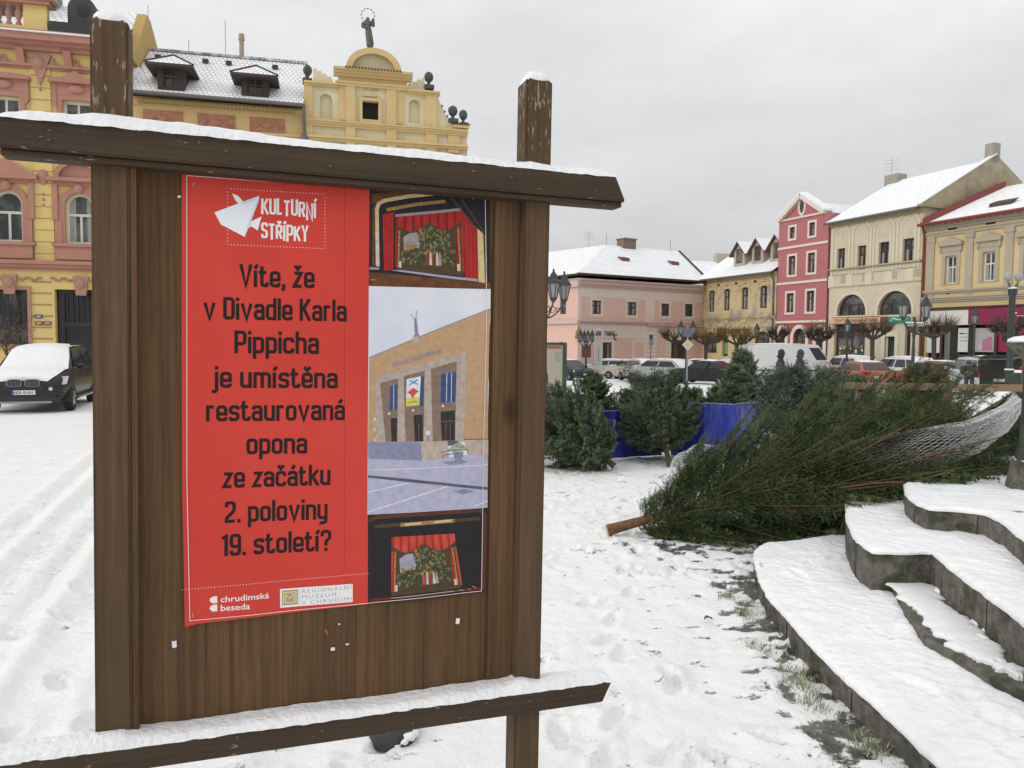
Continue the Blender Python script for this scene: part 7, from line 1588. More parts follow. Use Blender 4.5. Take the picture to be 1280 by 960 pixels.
# white panel van
def van_extra(root, hl, w, zh, zb, zbelt, ztl, zr, xs_, ws_):
    b = MB()
    for s_ in (-1, 1):
        for x in (hl * .25, -hl * .38): b.box(x - .008, x + .008, min(s_ * w * .985, s_ * (w + .003)), max(s_ * w * .985, s_ * (w + .003)), zb + .25, zbelt - .05)
        b.box(-hl * .95, hl * .5, min(s_ * w * .985, s_ * (w + .006)), max(s_ * w * .985, s_ * (w + .006)), zbelt * .62, zbelt * .66)
    b.build('door_seam', PLASTIC, root)
vp = cp(985, 45); car('white panel van with rounded snowy roof behind two walkers', 'van', C_['white'], vp, facing(985, 45, -62), 5.1, 1.98, 2.42, 1, cat='van', name='panel_van', extra=van_extra)
def open_tail(root, hl, w, zh, zb, zbelt, ztl, zr, xs_, ws_):
    b = MB(); b.box(-hl - .02, -hl + .25, -w * .80, w * .80, zb + .35, zr - .12); b.build('boot_opening', ROOM, root)
    hx = xs_[2] - .05; b = MB(); b.prism([(hx, zr - .02), (hx - .95, zr + .18), (hx - .97, zr + .12), (hx, zr - .08)], -w * .78, w * .78, axis='x') if False else None
    P_ = [(hx, -w * .74, zr), (hx, w * .74, zr), (hx - 1.05, w * .82, zr + .10), (hx - 1.05, -w * .82, zr + .10)]; b.poly(P_); b.poly([(x, y, z - .06) for x, y, z in P_][::-1])
    for k in range(4): p, q_ = P_[k], P_[(k + 1) % 4]; b.poly([p, (p[0], p[1], p[2] - .06), (q_[0], q_[1], q_[2] - .06), q_])
    tg = b.build('tailgate', C_['charcoal'], root); b = MB(); b.poly([(hx - .12, -w * .6, zr - .055), (hx - .62, -w * .66, zr - .008), (hx - .62, w * .66, zr - .008), (hx - .12, w * .6, zr - .055)]); b.build('pane', mat('green_glass', (.05, .12, .09), .1), tg)
    for s_ in (-1, 1):
        b = MB(); b.tube([(xs_[1], s_ * ws_[1] * .95, zr + .03), (xs_[2], s_ * ws_[1] * .95, zr + .03)], .025, 6); b.build('roof_rail', PLASTIC, root)
        b = MB(); b.bbox(-hl + .02, -hl + .30, min(s_ * w * .80, s_ * w * .985), max(s_ * w * .80, s_ * w * .985), ztl * .92, ztl * 1.16, .05); b.build('tail_light', TAIL, root)
car('silver estate with its tailgate raised and a bent figure at its boot', 'estate', C_['pale'], cp(1222, 33.5), facing(1222, 33.5, 20), 4.6, 1.8, 1.68, .8, extra=open_tail)

# ================================================================ street lamps and signs
def lantern(parent, c, s=1.0):
    b = MB(); b.lathe([(.10 * s, 0), (.19 * s, .46 * s)], c, 6, rot=.5); gl = b.build('lantern', LAMPGLASS, parent); b = MB()
    for k in range(6):
        a_ = .5 + k * math.pi / 3; b.tube([(c[0] + .105 * s * math.cos(a_), c[1] + .105 * s * math.sin(a_), c[2]), (c[0] + .197 * s * math.cos(a_), c[1] + .197 * s * math.sin(a_), c[2] + .46 * s)], .016 * s, 5)
    b.lathe([(.05 * s, -.12 * s), (.11 * s, -.02 * s), (.115 * s, .02 * s)], c, 6, rot=.5); b.lathe([(.235 * s, .45 * s), (.225 * s, .50 * s), (.12 * s, .66 * s), (.10 * s, .74 * s), (.07 * s, .78 * s), (.03 * s, .84 * s), (.035 * s, .88 * s), (.01 * s, .93 * s)], c, 6, rot=.5)
    b.build('lantern_frame', IRON, gl); return gl
def pole_prof(h, s=1.0): return [(.16 * s, 0), (.16 * s, .25), (.11 * s, .32), (.11 * s, .9), (.085 * s, .98), (.07 * s, 1.05), (.058 * s, h * .6), (.075 * s, h * .6 + .04), (.05 * s, h * .62), (.042 * s, h)]
def street_lamp(label, px, Y, top_py, n, arm=.42, s=1.0, rot=0.0, floods=False, hang_scroll=True):
    g = G(px, Y); t = thing('street_lamp', label, 'street lamp', g, rot, 'cast iron lantern lamps on the square'); top = W(px, top_py, Y).z - g.z; hb = top - .95 * s
    b = MB(); b.lathe(pole_prof(hb if n > 1 else hb - .05), (0, 0, 0), 12); smooth_by_angle(b.build('pole', IRON, t), 35)
    if n == 1: lantern(t, (0, 0, hb), s)
    else:
        for k in range(n):
            a_ = 2 * math.pi * k / n; ex, ey = math.cos(a_), math.sin(a_); b = MB()
            pts = [(ex * arm * q_, ey * arm * q_, hb - .62 * s + .50 * s * q_ ** 2.2) for q_ in np.linspace(0, 1, 8)]; b.tube(pts, .026 * s, 6); b.tube([(ex * arm, ey * arm, hb - .13 * s), (ex * arm, ey * arm, hb - .02)], .03, 6)
            for (q0, rr_) in ((.38, .13), (.68, .08)): b.tube([(ex * (arm * q0 + rr_ * s * math.cos(t_) * (1 - .07 * t_)), ey * (arm * q0 + rr_ * s * math.cos(t_) * (1 - .07 * t_)), hb - .36 * s + rr_ * s * math.sin(t_) * (1 - .07 * t_)) for t_ in np.linspace(0, 6.5, 16)], .014, 5)
            b.build('arm', IRON, t); lantern(t, (ex * arm, ey * arm, hb - .02), s)
        b = MB(); b.lathe([(.05, hb - .75), (.07, hb - .7), (.05, hb - .6), (.03, hb - .2), (.05, hb - .12), (.0, hb - .02)], (0, 0, 0), 10); b.build('finial', IRON, t)
        if floods:
            for sx_ in (-1, 1):
                b = MB(); b.bbox(sx_ * .22 - .12, sx_ * .22 + .12, -.12, .10, hb - .36, hb - .24, .02, 0); b.bbox(sx_ * .22 - .12, sx_ * .22 + .12, -.10, .09, hb - .238, hb - .19, .015, 1); b.build('floodlight', [mat('flood_grey', (.25, .25, .25), .4), SNOW], t)
    return t
street_lamp('big four-armed iron lantern lamp half hidden by the board post', 681, 23.5, 336, 4, .62, .95, .35)
street_lamp('twin lantern lamp with two snowy floodlights in front of the cream house', 1141.5, 29, 366, 2, .50, .95, .25, True)
street_lamp('distant twin lantern lamp above the fir tips by the corner house', 858, 45, 399, 2, .36, .9, .1)
street_lamp('small lantern lamp with a brown board on its pole by the pink house', 732.5, 52, 411, 4, .42, .85, .2)
street_lamp('single lantern lamp in front of the weathered yellow house', 945.5, 54, 402.5, 1)
street_lamp('single lantern lamp in front of the textile shop sign', 1058.5, 44, 396, 1, s=.9)
street_lamp('single lantern lamp against the magenta shop fascia', 1217, 40, 383, 1, s=.95)
b = MB(); g = G(732.5, 52); pk = [o for o in SC.objects if o.get('label', '').startswith('small lantern lamp')][0]; b.bbox(-.32, .32, -.10, -.04, 1.55, 2.35, .02); b.build('brown_board', mat('brown_board', (.12, .05, .03), .6), pk)
# lamp with globe heads at the right
g = G(1262.5, 27); t = thing('globe_lamp', 'dark iron post with two globe lamps at the right edge', 'street lamp', g, .2); hb = W(1262.5, 361, 27).z - g.z
b = MB(); b.lathe([(.17, 0), (.17, .3), (.12, .36), (.115, 1.0), (.15, 1.04), (.15, 1.12), (.11, 1.16), (.105, hb - .25), (.14, hb - .2), (.15, hb)], (0, 0, 0), 14); smooth_by_angle(b.build('pole', IRON, t), 35); b = MB(); b.lathe([(.155, hb + .002), (.13, hb + .04), (.05, hb + .06)], (0, 0, 0), 14); b.lathe([(.16, 1.125), (.14, 1.165), (.116, 1.17)], (0, 0, 0), 14); b.build('snow_cover', SNOW, t, smooth=True)
for sx_ in (-1, 1):
    b = MB(); b.tube([(0, 0, hb - .05)] + [(sx_ * (.08 + .14 * q_), 0, hb + .04 + .22 * q_ ** 1.6) for q_ in np.linspace(0, 1, 6)], .018, 6); b.tube([(sx_ * (.16 + .06 * math.cos(t_)), 0, hb + .14 + .06 * math.sin(t_)) for t_ in np.linspace(0, 6, 12)], .01, 5); b.build('arm', IRON, t)
    b = MB(); b.ball((sx_ * .22, 0, hb + .42), .14, seg=16, ring=10); b.lathe([(.07, .26), (.1, .29)], (sx_ * .22, 0, hb), 10); b.build('globe', mat('globe_glass', (.30, .30, .29), .12), t, smooth=True)
# priority road sign
g = G(859.5, 36); t = thing('road_sign', 'yellow and white diamond priority road sign on a grey pole', 'road sign', g, 0); zc_ = W(859.5, 431, 36).z - g.z
b = MB(); b.tube([(0, .03, 0), (0, .03, zc_ + .9)], .035, 8); b.build('pole', mat('grey_pole', (.25, .26, .26), .5, metal=.4), t)
b = MB(); q_ = .26
for rr_, y, m_ in ((q_, -.012, 0), (q_ * .86, -.015, 1)): b.prism([(rr_, zc_), (0, zc_ + rr_), (-rr_, zc_), (0, zc_ - rr_)], y, .0 if m_ == 0 else -.0121, None, axis='y'); b.m[-6:] = [m_] * 6
b.build('sign_plate', [mat('sign_white', (.62, .62, .58), .5), mat('sign_yellow', (.46, .40, .20), .5)], t)
b = MB(); b.bbox(-.2, .2, -.02, 0, zc_ + .38, zc_ + .72, .01); b.build('back_plate', mat('sign_back', (.10, .11, .13), .5), t)
# blue parking signs, hoop bicycle stand shaped frame, kiosk panel
g = G(813.5, 60); t = thing('road_sign', 'tall blue and grey information sign before the corner house pilaster', 'road sign', g); z_ = lambda py: W(813.5, py, 60).z - g.z
b = MB(); b.tube([(0, 0, 0), (0, 0, z_(418))], .04, 6); b.build('pole', GUTTER, t); b = MB(); b.bbox(-.14, .14, -.06, -.03, z_(424), z_(418.5), .01); b.bbox(-.14, .16, -.06, -.03, z_(432), z_(425.5), .01, 1); b.build('sign_plate', [mat('sign_navy', (.03, .04, .10), .5), mat('sign_greyblue', (.18, .2, .22), .5)], t)
g = G(748, 47); t = thing('hoop_frame', 'pale metal hoop frame with a narrow banner before the pink house', 'banner stand', g); z_ = lambda py: W(748, py, 47).z - g.z; hw_ = .21
b = MB(); b.tube([(-hw_, 0, 0), (-hw_, 0, z_(416))] + [(-hw_ * math.cos(t_), 0, z_(416) + hw_ * math.sin(t_)) for t_ in np.linspace(.2, 2.94, 8)] + [(hw_, 0, z_(416)), (hw_, 0, 0)], .035, 8); b.build('hoop', mat('pale_metal', (.5, .5, .49), .4, metal=.3), t)
b = MB(); b.bbox(-hw_ + .04, hw_ - .04, -.01, .01, z_(456), z_(427), .005); b.bbox(-.04, .05, -.016, -.011, z_(452), z_(434), .002, 1); b.build('banner', [mat('banner_grey', (.40, .40, .39), .6), mat('banner_mark', (.24, .24, .24), .6)], t)
g = G(697, 30); t = thing('advert_pillar', 'dark green framed advertising panel beside the board post', 'advert panel', g, .15); z_ = lambda py: W(697, py, 30).z - g.z
b = MB(); x1_ = .20; b.bbox(x1_, x1_ + .16, -.06, .08, 0, z_(428), .01); b.bbox(-.75, -.59, -.06, .08, 0, z_(428), .01); b.bbox(-.59, x1_, -.06, .08, z_(431), z_(428), .01); b.bbox(-.59, x1_, -.06, .08, .15, .32, .01); b.build('frame', mat('dark_green_frame', (.02, .055, .04), .4), t)
b = MB(); b.box(-.59, x1_, -.02, .04, .32, z_(431), 0); b.box(-.5, x1_ - .06, -.026, -.021, z_(436), z_(432), 1); b.box(-.1, x1_ - .1, -.026, -.021, z_(452), z_(441), 2); b.build('poster_sheet', [mat('ad_sheet', (.36, .33, .26), .6), mat('ad_rust', (.30, .10, .05), .6), mat('ad_green', (.22, .25, .18), .6, col2=(.32, .3, .24), scale=6)], t)
# snow capped stone bowl behind the globe lamp
g = G(1277, 24); t = thing('stone_planter', 'stone bowl heaped with snow at the right edge behind the globe lamp', 'planter', g); z_ = lambda py: W(1277, py, 24).z - g.z
b = MB(); b.lathe([(.35, 0), (.35, .2), (.2, .3), (.18, z_(450)), (.4, z_(440)), (.62, z_(432)), (.64, z_(428)), (.5, z_(428))], (.25, 0, 0), 16); smooth_by_angle(b.build('bowl', STONE, t), 35); b = MB(); b.lathe([(.62, z_(428) + .002), (.60, z_(424)), (.45, z_(421)), (.2, z_(419.5)), (.01, z_(419))], (.25, 0, 0), 16); b.build('snow_cover', SNOW, t, smooth=True)
# dark litter bin / bollard pair far right
g = G(1273, 30); t = thing('litter_bin', 'dark litter bin with a snowy lid right of the globe lamp', 'litter bin', g); b = MB(); b.lathe([(.22, 0), (.25, .1), (.25, .95), (.27, 1.0)], (0, 0, 0), 12); smooth_by_angle(b.build('drum', IRON, t), 35); b = MB(); b.lathe([(.27, 1.002), (.25, 1.06), (.1, 1.1)], (0, 0, 0), 12); b.build('snow_cover', SNOW, t, smooth=True)

# ================================================================ pollarded street trees
BARK = mat('pollard_bark', (.055, .043, .032), .9, col2=(.09, .075, .06), scale=14); SHOOT = mat('brown_shoots', (.085, .055, .032), .85); SHOOT_Y = mat('ochre_shoots', (.20, .125, .035), .85); SHOOT_D = mat('dark_shoots', (.055, .035, .035), .85)
def pollard(label, px, Y, py_top, py_fork, wpx, m, leaves=0, seed=1):
    rr = random.Random(seed); g = G(px, Y); t = thing('street_tree', label, 'tree', g, 0, 'pollarded trees along the fronts'); sc = Y / F_PX
    zf = W(px, py_fork, Y).z - g.z; zt = W(px, py_top, Y).z - g.z; rw = wpx / 2 * sc
    b = MB(); b.tube([(0, 0, 0), (.03, 0, zf * .5), (0, .02, zf)], [.15, .12, .13], 8); tips = []
    for k in range(9):
        a_ = 2 * math.pi * k / 9 + rr.uniform(-.2, .2); q_ = rr.uniform(.35, .62); p = (rw * q_ * math.cos(a_), rw * q_ * math.sin(a_), zf + rr.uniform(.15, .45)); b.tube([(0, 0, zf - .05), (p[0] * .5, p[1] * .5, zf + .1), p], [.09, .065, .06], 6); b.ball(p, .10, seg=6, ring=4); tips.append(p)
    b.build('trunk', BARK, t)
    V, T, MI = [], [], []; hh = zt - zf
    for k in range(520):
        p = Vector(rr.choice(tips)); out = Vector((p.x, p.y, 0)); out = out.normalized() if out.length > 0 else Vector((1, 0, 0)); a_ = rr.uniform(0, 6.28)
        d = (Vector((math.cos(a_) * .55, math.sin(a_) * .55, rr.uniform(.35, 1.3))) + out * .5).normalized(); ln = rr.uniform(.45, 1.0) * (hh * .95 if d.z > .6 else rw * .62)
        q_ = p + d * ln + Vector((0, 0, .06 * ln)); mid = p.lerp(q_, .5) - Vector((0, 0, .04)); sd = d.cross(Vector((rr.random(), rr.random(), .3))).normalized(); r0, r1 = .012, .005
        i = len(V); s2 = d.cross(sd)
        V += [p + sd * r0, p - sd * r0, mid + sd * (r0 + r1) / 2, mid - sd * (r0 + r1) / 2, q_, p + s2 * r0, mid + s2 * r0 * .7]; T += [(i, i + 1, i + 3), (i, i + 3, i + 2), (i + 2, i + 3, i + 4), (i + 1, i + 5, i + 6), (i + 1, i + 6, i + 3), (i + 3, i + 6, i + 4), (i + 5, i, i + 2), (i + 5, i + 2, i + 6), (i + 6, i + 2, i + 4)]; MI += [0] * 9
        for j in range(leaves):
            c = p.lerp(q_, rr.uniform(.2, 1.0)); u = Vector((rr.uniform(-1, 1), rr.uniform(-1, 1), rr.uniform(-1, 1))).normalized(); v_ = u.orthogonal().normalized(); s_ = rr.uniform(.03, .065); i = len(V); V += [c - u * s_, c + v_ * s_ * .7, c + u * s_, c - v_ * s_ * .7]; T += [(i, i + 1, i + 2), (i, i + 2, i + 3)]; MI += [1, 1]
    tri_mesh('crown', [tuple(v) for v in V], T, [m, mat('withered_leaves', (.16, .10, .035), .8, col2=(.10, .07, .03), scale=8)], MI, t)
for a in (('brown pollarded tree in front of the dark pink house doorway', 845, 56, 408, 429, 66, SHOOT, 1, 1), ('ochre leaved pollarded tree before the left arch of the weathered house', 882, 54, 408, 430, 56, SHOOT_Y, 2, 2), ('ochre pollarded tree hiding the shop lettering of the weathered house', 921, 53, 406, 430, 62, SHOOT_Y, 1, 3),
          ('dark pollarded tree between weathered house and red house', 972, 52, 408, 426, 40, SHOOT_D, 0, 4), ('dark pollarded tree in front of the right edge of the red house', 1024, 50, 403, 427, 46, SHOOT_D, 1, 5), ('bare pollarded tree in front of the textile shop window', 1090, 44, 397, 423, 58, SHOOT, 0, 6), ('bare pollarded tree in front of the white shop window', 1167, 42, 390, 421, 72, SHOOT, 0, 7), ('bare dark tree before the magenta shop front at the right edge', 1266, 40, 392, 421, 62, SHOOT_D, 1, 8)): pollard(*a)
# wispy bare shrub before the yellow town house, behind the parked black car
g = G(8, 27.5); t = thing('bare_shrub', 'wispy bare tree with ochre leaf remains before the barred window', 'tree', g); rr = random.Random(8); b = MB(); b.tube([(0, 0, 0), (.02, 0, 1.4), (-.05, 0, 2.2)], [.05, .04, .02], 6)
for k in range(26): a_ = rr.uniform(0, 6.28); p = Vector((0, 0, rr.uniform(1.2, 2.2))); d = Vector((math.cos(a_) * .8, math.sin(a_) * .8, rr.uniform(.3, 1.1))); b.tube([p, p + d * .5, p + d * rr.uniform(.8, 1.2) + Vector((0, 0, -.1))], [.014, .009, .005], 4)
b.build('trunk', BARK, t); V, T = [], []
for k in range(90): a_ = rr.uniform(0, 6.28); q_ = rr.uniform(.1, .95); c = Vector((q_ * math.cos(a_), q_ * math.sin(a_), 2.3 + rr.gauss(0, .33))); u = Vector((rr.uniform(-1, 1), rr.uniform(-1, 1), rr.uniform(-1, 1))).normalized(); v_ = u.orthogonal().normalized(); i = len(V); V += [tuple(c - u * .06), tuple(c + v_ * .03), tuple(c + u * .06)]; T.append((i, i + 1, i + 2))
tri_mesh('crown', V, T, SHOOT_Y, parent=t)

# ================================================================ Christmas trees for sale
def in_poly(px, py, poly):
    c = np.zeros(len(px), bool); n = len(poly)
    for i in range(n):
        x1, y1 = poly[i]; x2, y2 = poly[i - 1]
        c ^= ((y1 > py) != (y2 > py)) & (px < (x2 - x1) * (py - y1) / (y2 - y1 + 1e-12) + x1)
    return c
TIERS = [([tuple(p) for p in T1] + [tuple(p) for p in T1b], Z1 + .03), ([tuple(p) for p in T3] + [tuple(p) for p in T3b], Z3 + .03), ([tuple(p) for p in T4] + [tuple(p) for p in T4b], Z4 + .03)]
def support(x, y):
    z = np.zeros(len(x))
    for poly, h_ in TIERS: z = np.where(in_poly(x, y, poly), np.maximum(z, h_), z)
    return z
SPR = [mat('spruce_needles', (.034, .066, .020), .6), mat('spruce_needles_light', (.098, .142, .045), .6), mat('spruce_needles_dark', (.014, .028, .010), .65), mat('spruce_twig', (.11, .075, .030), .8)]
RUST = None
FIR = [mat('fir_needles', (.085, .118, .062), .6), mat('fir_needles_light', (.155, .19, .11), .6), mat('fir_needles_dark', (.044, .068, .040), .65), mat('fir_twig', (.13, .10, .05), .8)]
BLU = [mat('blue_fir_needles', (.076, .102, .074), .6), mat('blue_fir_needles_light', (.14, .17, .132), .6), mat('blue_fir_needles_dark', (.036, .056, .044), .65), mat('fir_twig_grey', (.11, .09, .06), .8)]
FIRBARK = mat('fir_bark', (.105, .085, .055), .85, col2=(.06, .05, .035), scale=18, bump=.4)
SPBARK = mat('spruce_bark', (.19, .085, .036), .85, col2=(.10, .05, .026), scale=18, bump=.4); CUT = mat('cut_wood', (.50, .36, .20), .8)
def conifer(label, base, tip, rad, nb, mats, seed, name='christmas_tree', group='cut trees for sale', twigs=26, ndl=34, nl=.022, nw=.0022, theta=(62, 34), trunk_r=.045, t0=.06, droop=0.0, curl=.22, twig_len=.17, clamp=None, sweep=None, skip=None, cat='christmas tree'):
    rg = np.random.default_rng(seed); base = np.array(base, float); tip = np.array(tip, float); ax = tip - base; L = np.linalg.norm(ax); ax /= L
    u = np.cross(ax, [0, 0, 1.0]); u = u / np.linalg.norm(u) if np.linalg.norm(u) > .1 else np.array([1.0, 0, 0]); v = np.cross(u, ax)
    root = thing(name, label, cat, tuple(base), 0, group)
    S_, D_, L_, N_, MI, BR = [], [], [], [], [], []
    for k in range(nb):
        t = t0 + (1 - t0) * (k + rg.random() * .8) / nb; ph = k * 2.39996 + rg.normal(0, .25); rd = u * math.cos(ph) + v * math.sin(ph)
        if skip and skip(t, rd): continue
        th = R(theta[0] + (theta[1] - theta[0]) * t + rg.normal(0, 6)); r_ = rad(t) * rg.uniform(.72, 1.12); ln = r_ / math.sin(th); d = ax * math.cos(th) + rd * math.sin(th)
        p0 = base + ax * L * t; side = np.cross(d, rd); side /= np.linalg.norm(side) + 1e-9; n_ = np.cross(side, d)
        m = 7; q = np.linspace(0, 1, m)[:, None]; pts = p0 + d * ln * q + (ax * curl - np.array([0, 0, droop])) * ln * q ** 2 + rg.normal(0, .012, (m, 3)) * q
        BR.append((pts, .0065 * min(1.3, ln / .5) + .0015))
        nt_ = max(6, int(twigs * min(1.25, ln / .6)))
        for j in range(nt_):
            f = .16 + .84 * (j + rg.random() * .6) / nt_; a = f * (m - 1); i0 = min(m - 2, int(a)); p = pts[i0] * (1 - (a - i0)) + pts[i0 + 1] * (a - i0); bd = pts[i0 + 1] - pts[i0]; bd /= np.linalg.norm(bd)
            sg = 1 if j % 2 else -1; tl = twig_len * (1.25 - .75 * f) * rg.uniform(.65, 1.2); td = bd * .78 + side * sg * .66 + n_ * rg.normal(.04, .13) + rg.normal(0, .05, 3); td /= np.linalg.norm(td)
            S_.append(p); D_.append(td); L_.append(tl); MI.append(rg.choice([0, 0, 0, 1, 1, 2]))
            if tl > .09:
                for sg2 in (-1, 1): d2 = td * .75 + np.cross(td, n_) * sg2 * .62 + rg.normal(0, .1, 3); d2 /= np.linalg.norm(d2); S_.append(p + td * tl * .42); D_.append(d2); L_.append(tl * .5); MI.append(MI[-1])
        for i0 in range(1, m - 1):      # needles along the branch itself
            sg_ = pts[i0 + 1] - pts[i0]; l_ = np.linalg.norm(sg_)
            S_.append(pts[i0]); D_.append(sg_ / l_); L_.append(l_); MI.append(rg.choice([0, 1, 2]))
        e_ = pts[-1]; bd = pts[-1] - pts[-2]; bd /= np.linalg.norm(bd); S_.append(e_ - bd * .02); D_.append(bd); L_.append(twig_len * .55); MI.append(1)
    S_, D_, L_, MI = np.array(S_), np.array(D_), np.array(L_), np.array(MI); n = len(S_)
    per = np.maximum(5, (ndl * L_ / twig_len).astype(int)); ti = np.repeat(np.arange(n), per); N = len(ti)
    f = rg.random(N) ** .9; td = D_[ti]; rv = rg.normal(size=(N, 3)); rv -= td * (rv * td).sum(1)[:, None]; rv /= np.linalg.norm(rv, axis=1)[:, None]
    st = S_[ti] + td * (L_[ti] * f)[:, None]; nd = td * .62 + rv * .78; wv = np.cross(td, rv); ln = nl * rg.uniform(.75, 1.2, N)
    A = st + wv * nw / 2; B = st - wv * nw / 2; C = st + nd * ln[:, None]
    V = np.stack([A, B, C], 1).reshape(-1, 3); T = np.arange(3 * N).reshape(-1, 3); mi = MI[ti]
    # twig stems
    sv = np.cross(D_, rg.normal(size=(n, 3))); sv /= np.linalg.norm(sv, axis=1)[:, None]; sw = .0012 + .003 * np.clip(L_, 0, .2)
    V2 = np.stack([S_ + sv * sw[:, None], S_ - sv * sw[:, None], S_ + D_ * L_[:, None]], 1).reshape(-1, 3); T2 = np.arange(3 * n).reshape(-1, 3) + 3 * N
    V = np.concatenate([V, V2]); T = np.concatenate([T, T2]); mi = np.concatenate([mi, np.full(n, 3)])
    def cl(P):
        if clamp is None: return P
        s_ = clamp(P[:, 0], P[:, 1]) + .012; low = P[:, 2] < s_ + .05; P = P.copy(); P[:, 2] = np.where(low, s_ + (np.abs(P[:, 2] - s_) * .10 + .03) * rg.random(len(P)), P[:, 2]); return P
    V = cl(V)
    tri_mesh('crown', V - base, T, mats, mi, root)
    b = MB()
    for pts, r_ in BR: b.tube([Vector(p) for p in (cl(pts) - base)], [r_ * (1 - .75 * k / 6) for k in range(7)], 5, cap=False)
    b.build('branches', mats[3], root, smooth=True)
    b = MB(); kk = np.linspace(0, 1, 12); b.tube([Vector(ax * L * t + np.array([0, 0, .012 * math.sin(t * 9)])) for t in kk], [trunk_r * (1 - .88 * t) * (1.15 if t == 0 else 1) for t in kk], 12, 0)
    b.mesh([tuple(Vector(-ax * .002) + Vector(u) * trunk_r * 1.1 * math.cos(a) + Vector(v) * trunk_r * 1.1 * math.sin(a)) for a in np.linspace(0, 6.283, 15)[:-1]], [tuple(range(14))], 1); smooth_by_angle(b.build('trunk', [SPBARK if mats is SPR or mats is RUST else FIRBARK, CUT], root), 50)
    return root
def prof(pts):
    xs_, ys_ = zip(*pts); return lambda t: float(np.interp(t, xs_, ys_))
# the big felled spruce in front
fb = W(759, 663, 7.62); ft = W(1190, 556, 8.05)
conifer('large felled spruce with a thick cut butt lying on the snow against the stone steps', fb, ft, prof([(0, .05), (.10, .22), (.14, .62), (.25, .88), (.45, .98), (.62, .86), (.8, .58), (1, .12)]), 290, SPR, 3, twigs=34, ndl=60, nl=.026, nw=.0038, theta=(60, 34), curl=.30, trunk_r=.050, t0=.085, twig_len=.22, clamp=support, group=None, name='felled_spruce', cat='spruce')
# small sprig pressed under the butt
conifer('darker spruce lying over the felled one with tips pointing to the net', W(905, 600, 8.75), W(1160, 520, 9.0), prof([(0, .15), (.3, .48), (.6, .42), (1, .12)]), 110, SPR, 4, twigs=28, ndl=48, nl=.028, nw=.0042, theta=(68, 40), curl=.30, twig_len=.19, clamp=support)
# firs waiting behind
fir_r = prof([(0, .2), (.15, .52), (.45, .48), (.8, .24), (1, .05)])
K = dict(twigs=26, ndl=54, nl=.034, nw=.0078, twig_len=.19)
conifer('stubby fir lying on its side nearest the board post with its butt to the right', W(768, 583, 11.5), W(690, 523, 11.9), prof([(0, .3), (.2, .62), (.6, .66), (1, .2)]), 120, FIR, 5, theta=(70, 45), clamp=support, **K)
conifer('upright bushy fir with a bare crooked foot between the blue tarpaulins', W(838, 584, 12.0), W(812, 484, 12.9), prof([(0, .3), (.12, .66), (.3, .74), (.6, .54), (.85, .26), (1, .06)]), 160, FIR, 6, theta=(80, 45), t0=.20, clamp=support, **K)
def upright(label, px, Y, top_py, lean_px, mats, seed, rmax=.5, nb=70, **kw):
    g = G(px, Y, 480); top = W(px + lean_px, top_py, Y + .1); k2 = dict(K); k2.update(kw)
    return conifer(label, g, top, prof([(0, .3 * rmax), (.2, rmax), (.55, .62 * rmax), (.8, .28 * rmax), (1, .04)]), nb, mats, seed, theta=(78, 42), t0=.15, **k2)
upright('dark spruce standing behind the left blue tarpaulin', 745, 14.2, 474, -4, SPR, 7, .62)
upright('dark spruce between the left tarpaulin and the board post', 703, 14.6, 500, -4, SPR, 8, .55)
upright('slim spruce peeping over the tarpaulin left of the bushy fir', 783, 14.8, 494, 5, SPR, 9, .5)
upright('spruce whose top shows right of the bushy fir', 862, 14.6, 492, 3, SPR, 10, .5)
upright('tall light green fir with bottle brush top above the right tarpaulin', 930, 13.6, 444, -2, FIR, 11, .66, 110)
upright('low spruce behind the right tarpaulin rim', 895, 14.4, 490, 4, SPR, 12, .5)
BK_ = dict(twigs=26, ndl=50, nl=.032, nw=.0066, twig_len=.18)
conifer('blue grey fir leaning below the two walkers', W(1005, 600, 10.2), W(985, 476, 11.0), prof([(0, .3), (.2, .62), (.6, .52), (1, .1)]), 95, BLU, 13, theta=(70, 45), clamp=support, **BK_)
conifer('blue grey fir standing right of the leaning one', W(1050, 590, 9.9), W(1036, 476, 10.8), prof([(0, .3), (.2, .6), (.6, .48), (1, .08)]), 95, BLU, 14, theta=(70, 45), clamp=support, **BK_)
conifer('dark green fir tipping towards the copper hatchback', W(1075, 590, 9.6), W(1068, 486, 10.4), prof([(0, .25), (.2, .52), (.6, .42), (1, .08)]), 90, FIR, 15, theta=(70, 45), clamp=support, **BK_)
conifer('blue grey fir lying in the shade beside the folded net', W(1010, 575, 9.2), W(1135, 548, 9.5), prof([(0, .2), (.3, .45), (.7, .4), (1, .1)]), 80, BLU, 16, theta=(65, 40), clamp=support, **BK_)
RUST = [SPR[0], mat('rusty_needles', (.13, .055, .022), .7), mat('rusty_needles_dark', (.07, .035, .016), .7), SPR[3]]
conifer('rusty brown spruce top above the wooden rail', W(1095, 540, 11.2), W(1165, 480, 11.8), prof([(0, .2), (.3, .42), (.7, .32), (1, .08)]), 70, RUST, 17, theta=(55, 35), **BK_)
conifer('green spruce lying behind the net under the rail', W(1165, 560, 9.8), W(1300, 515, 10.4), prof([(0, .2), (.3, .48), (.7, .42), (1, .12)]), 90, SPR, 18, theta=(55, 32), clamp=support, **BK_)
conifer('spruce in the gap under the net at the right edge', W(1215, 575, 8.9), W(1310, 545, 9.2), prof([(0, .2), (.3, .36), (.7, .3), (1, .1)]), 60, SPR, 19, theta=(55, 32), clamp=support, **BK_)
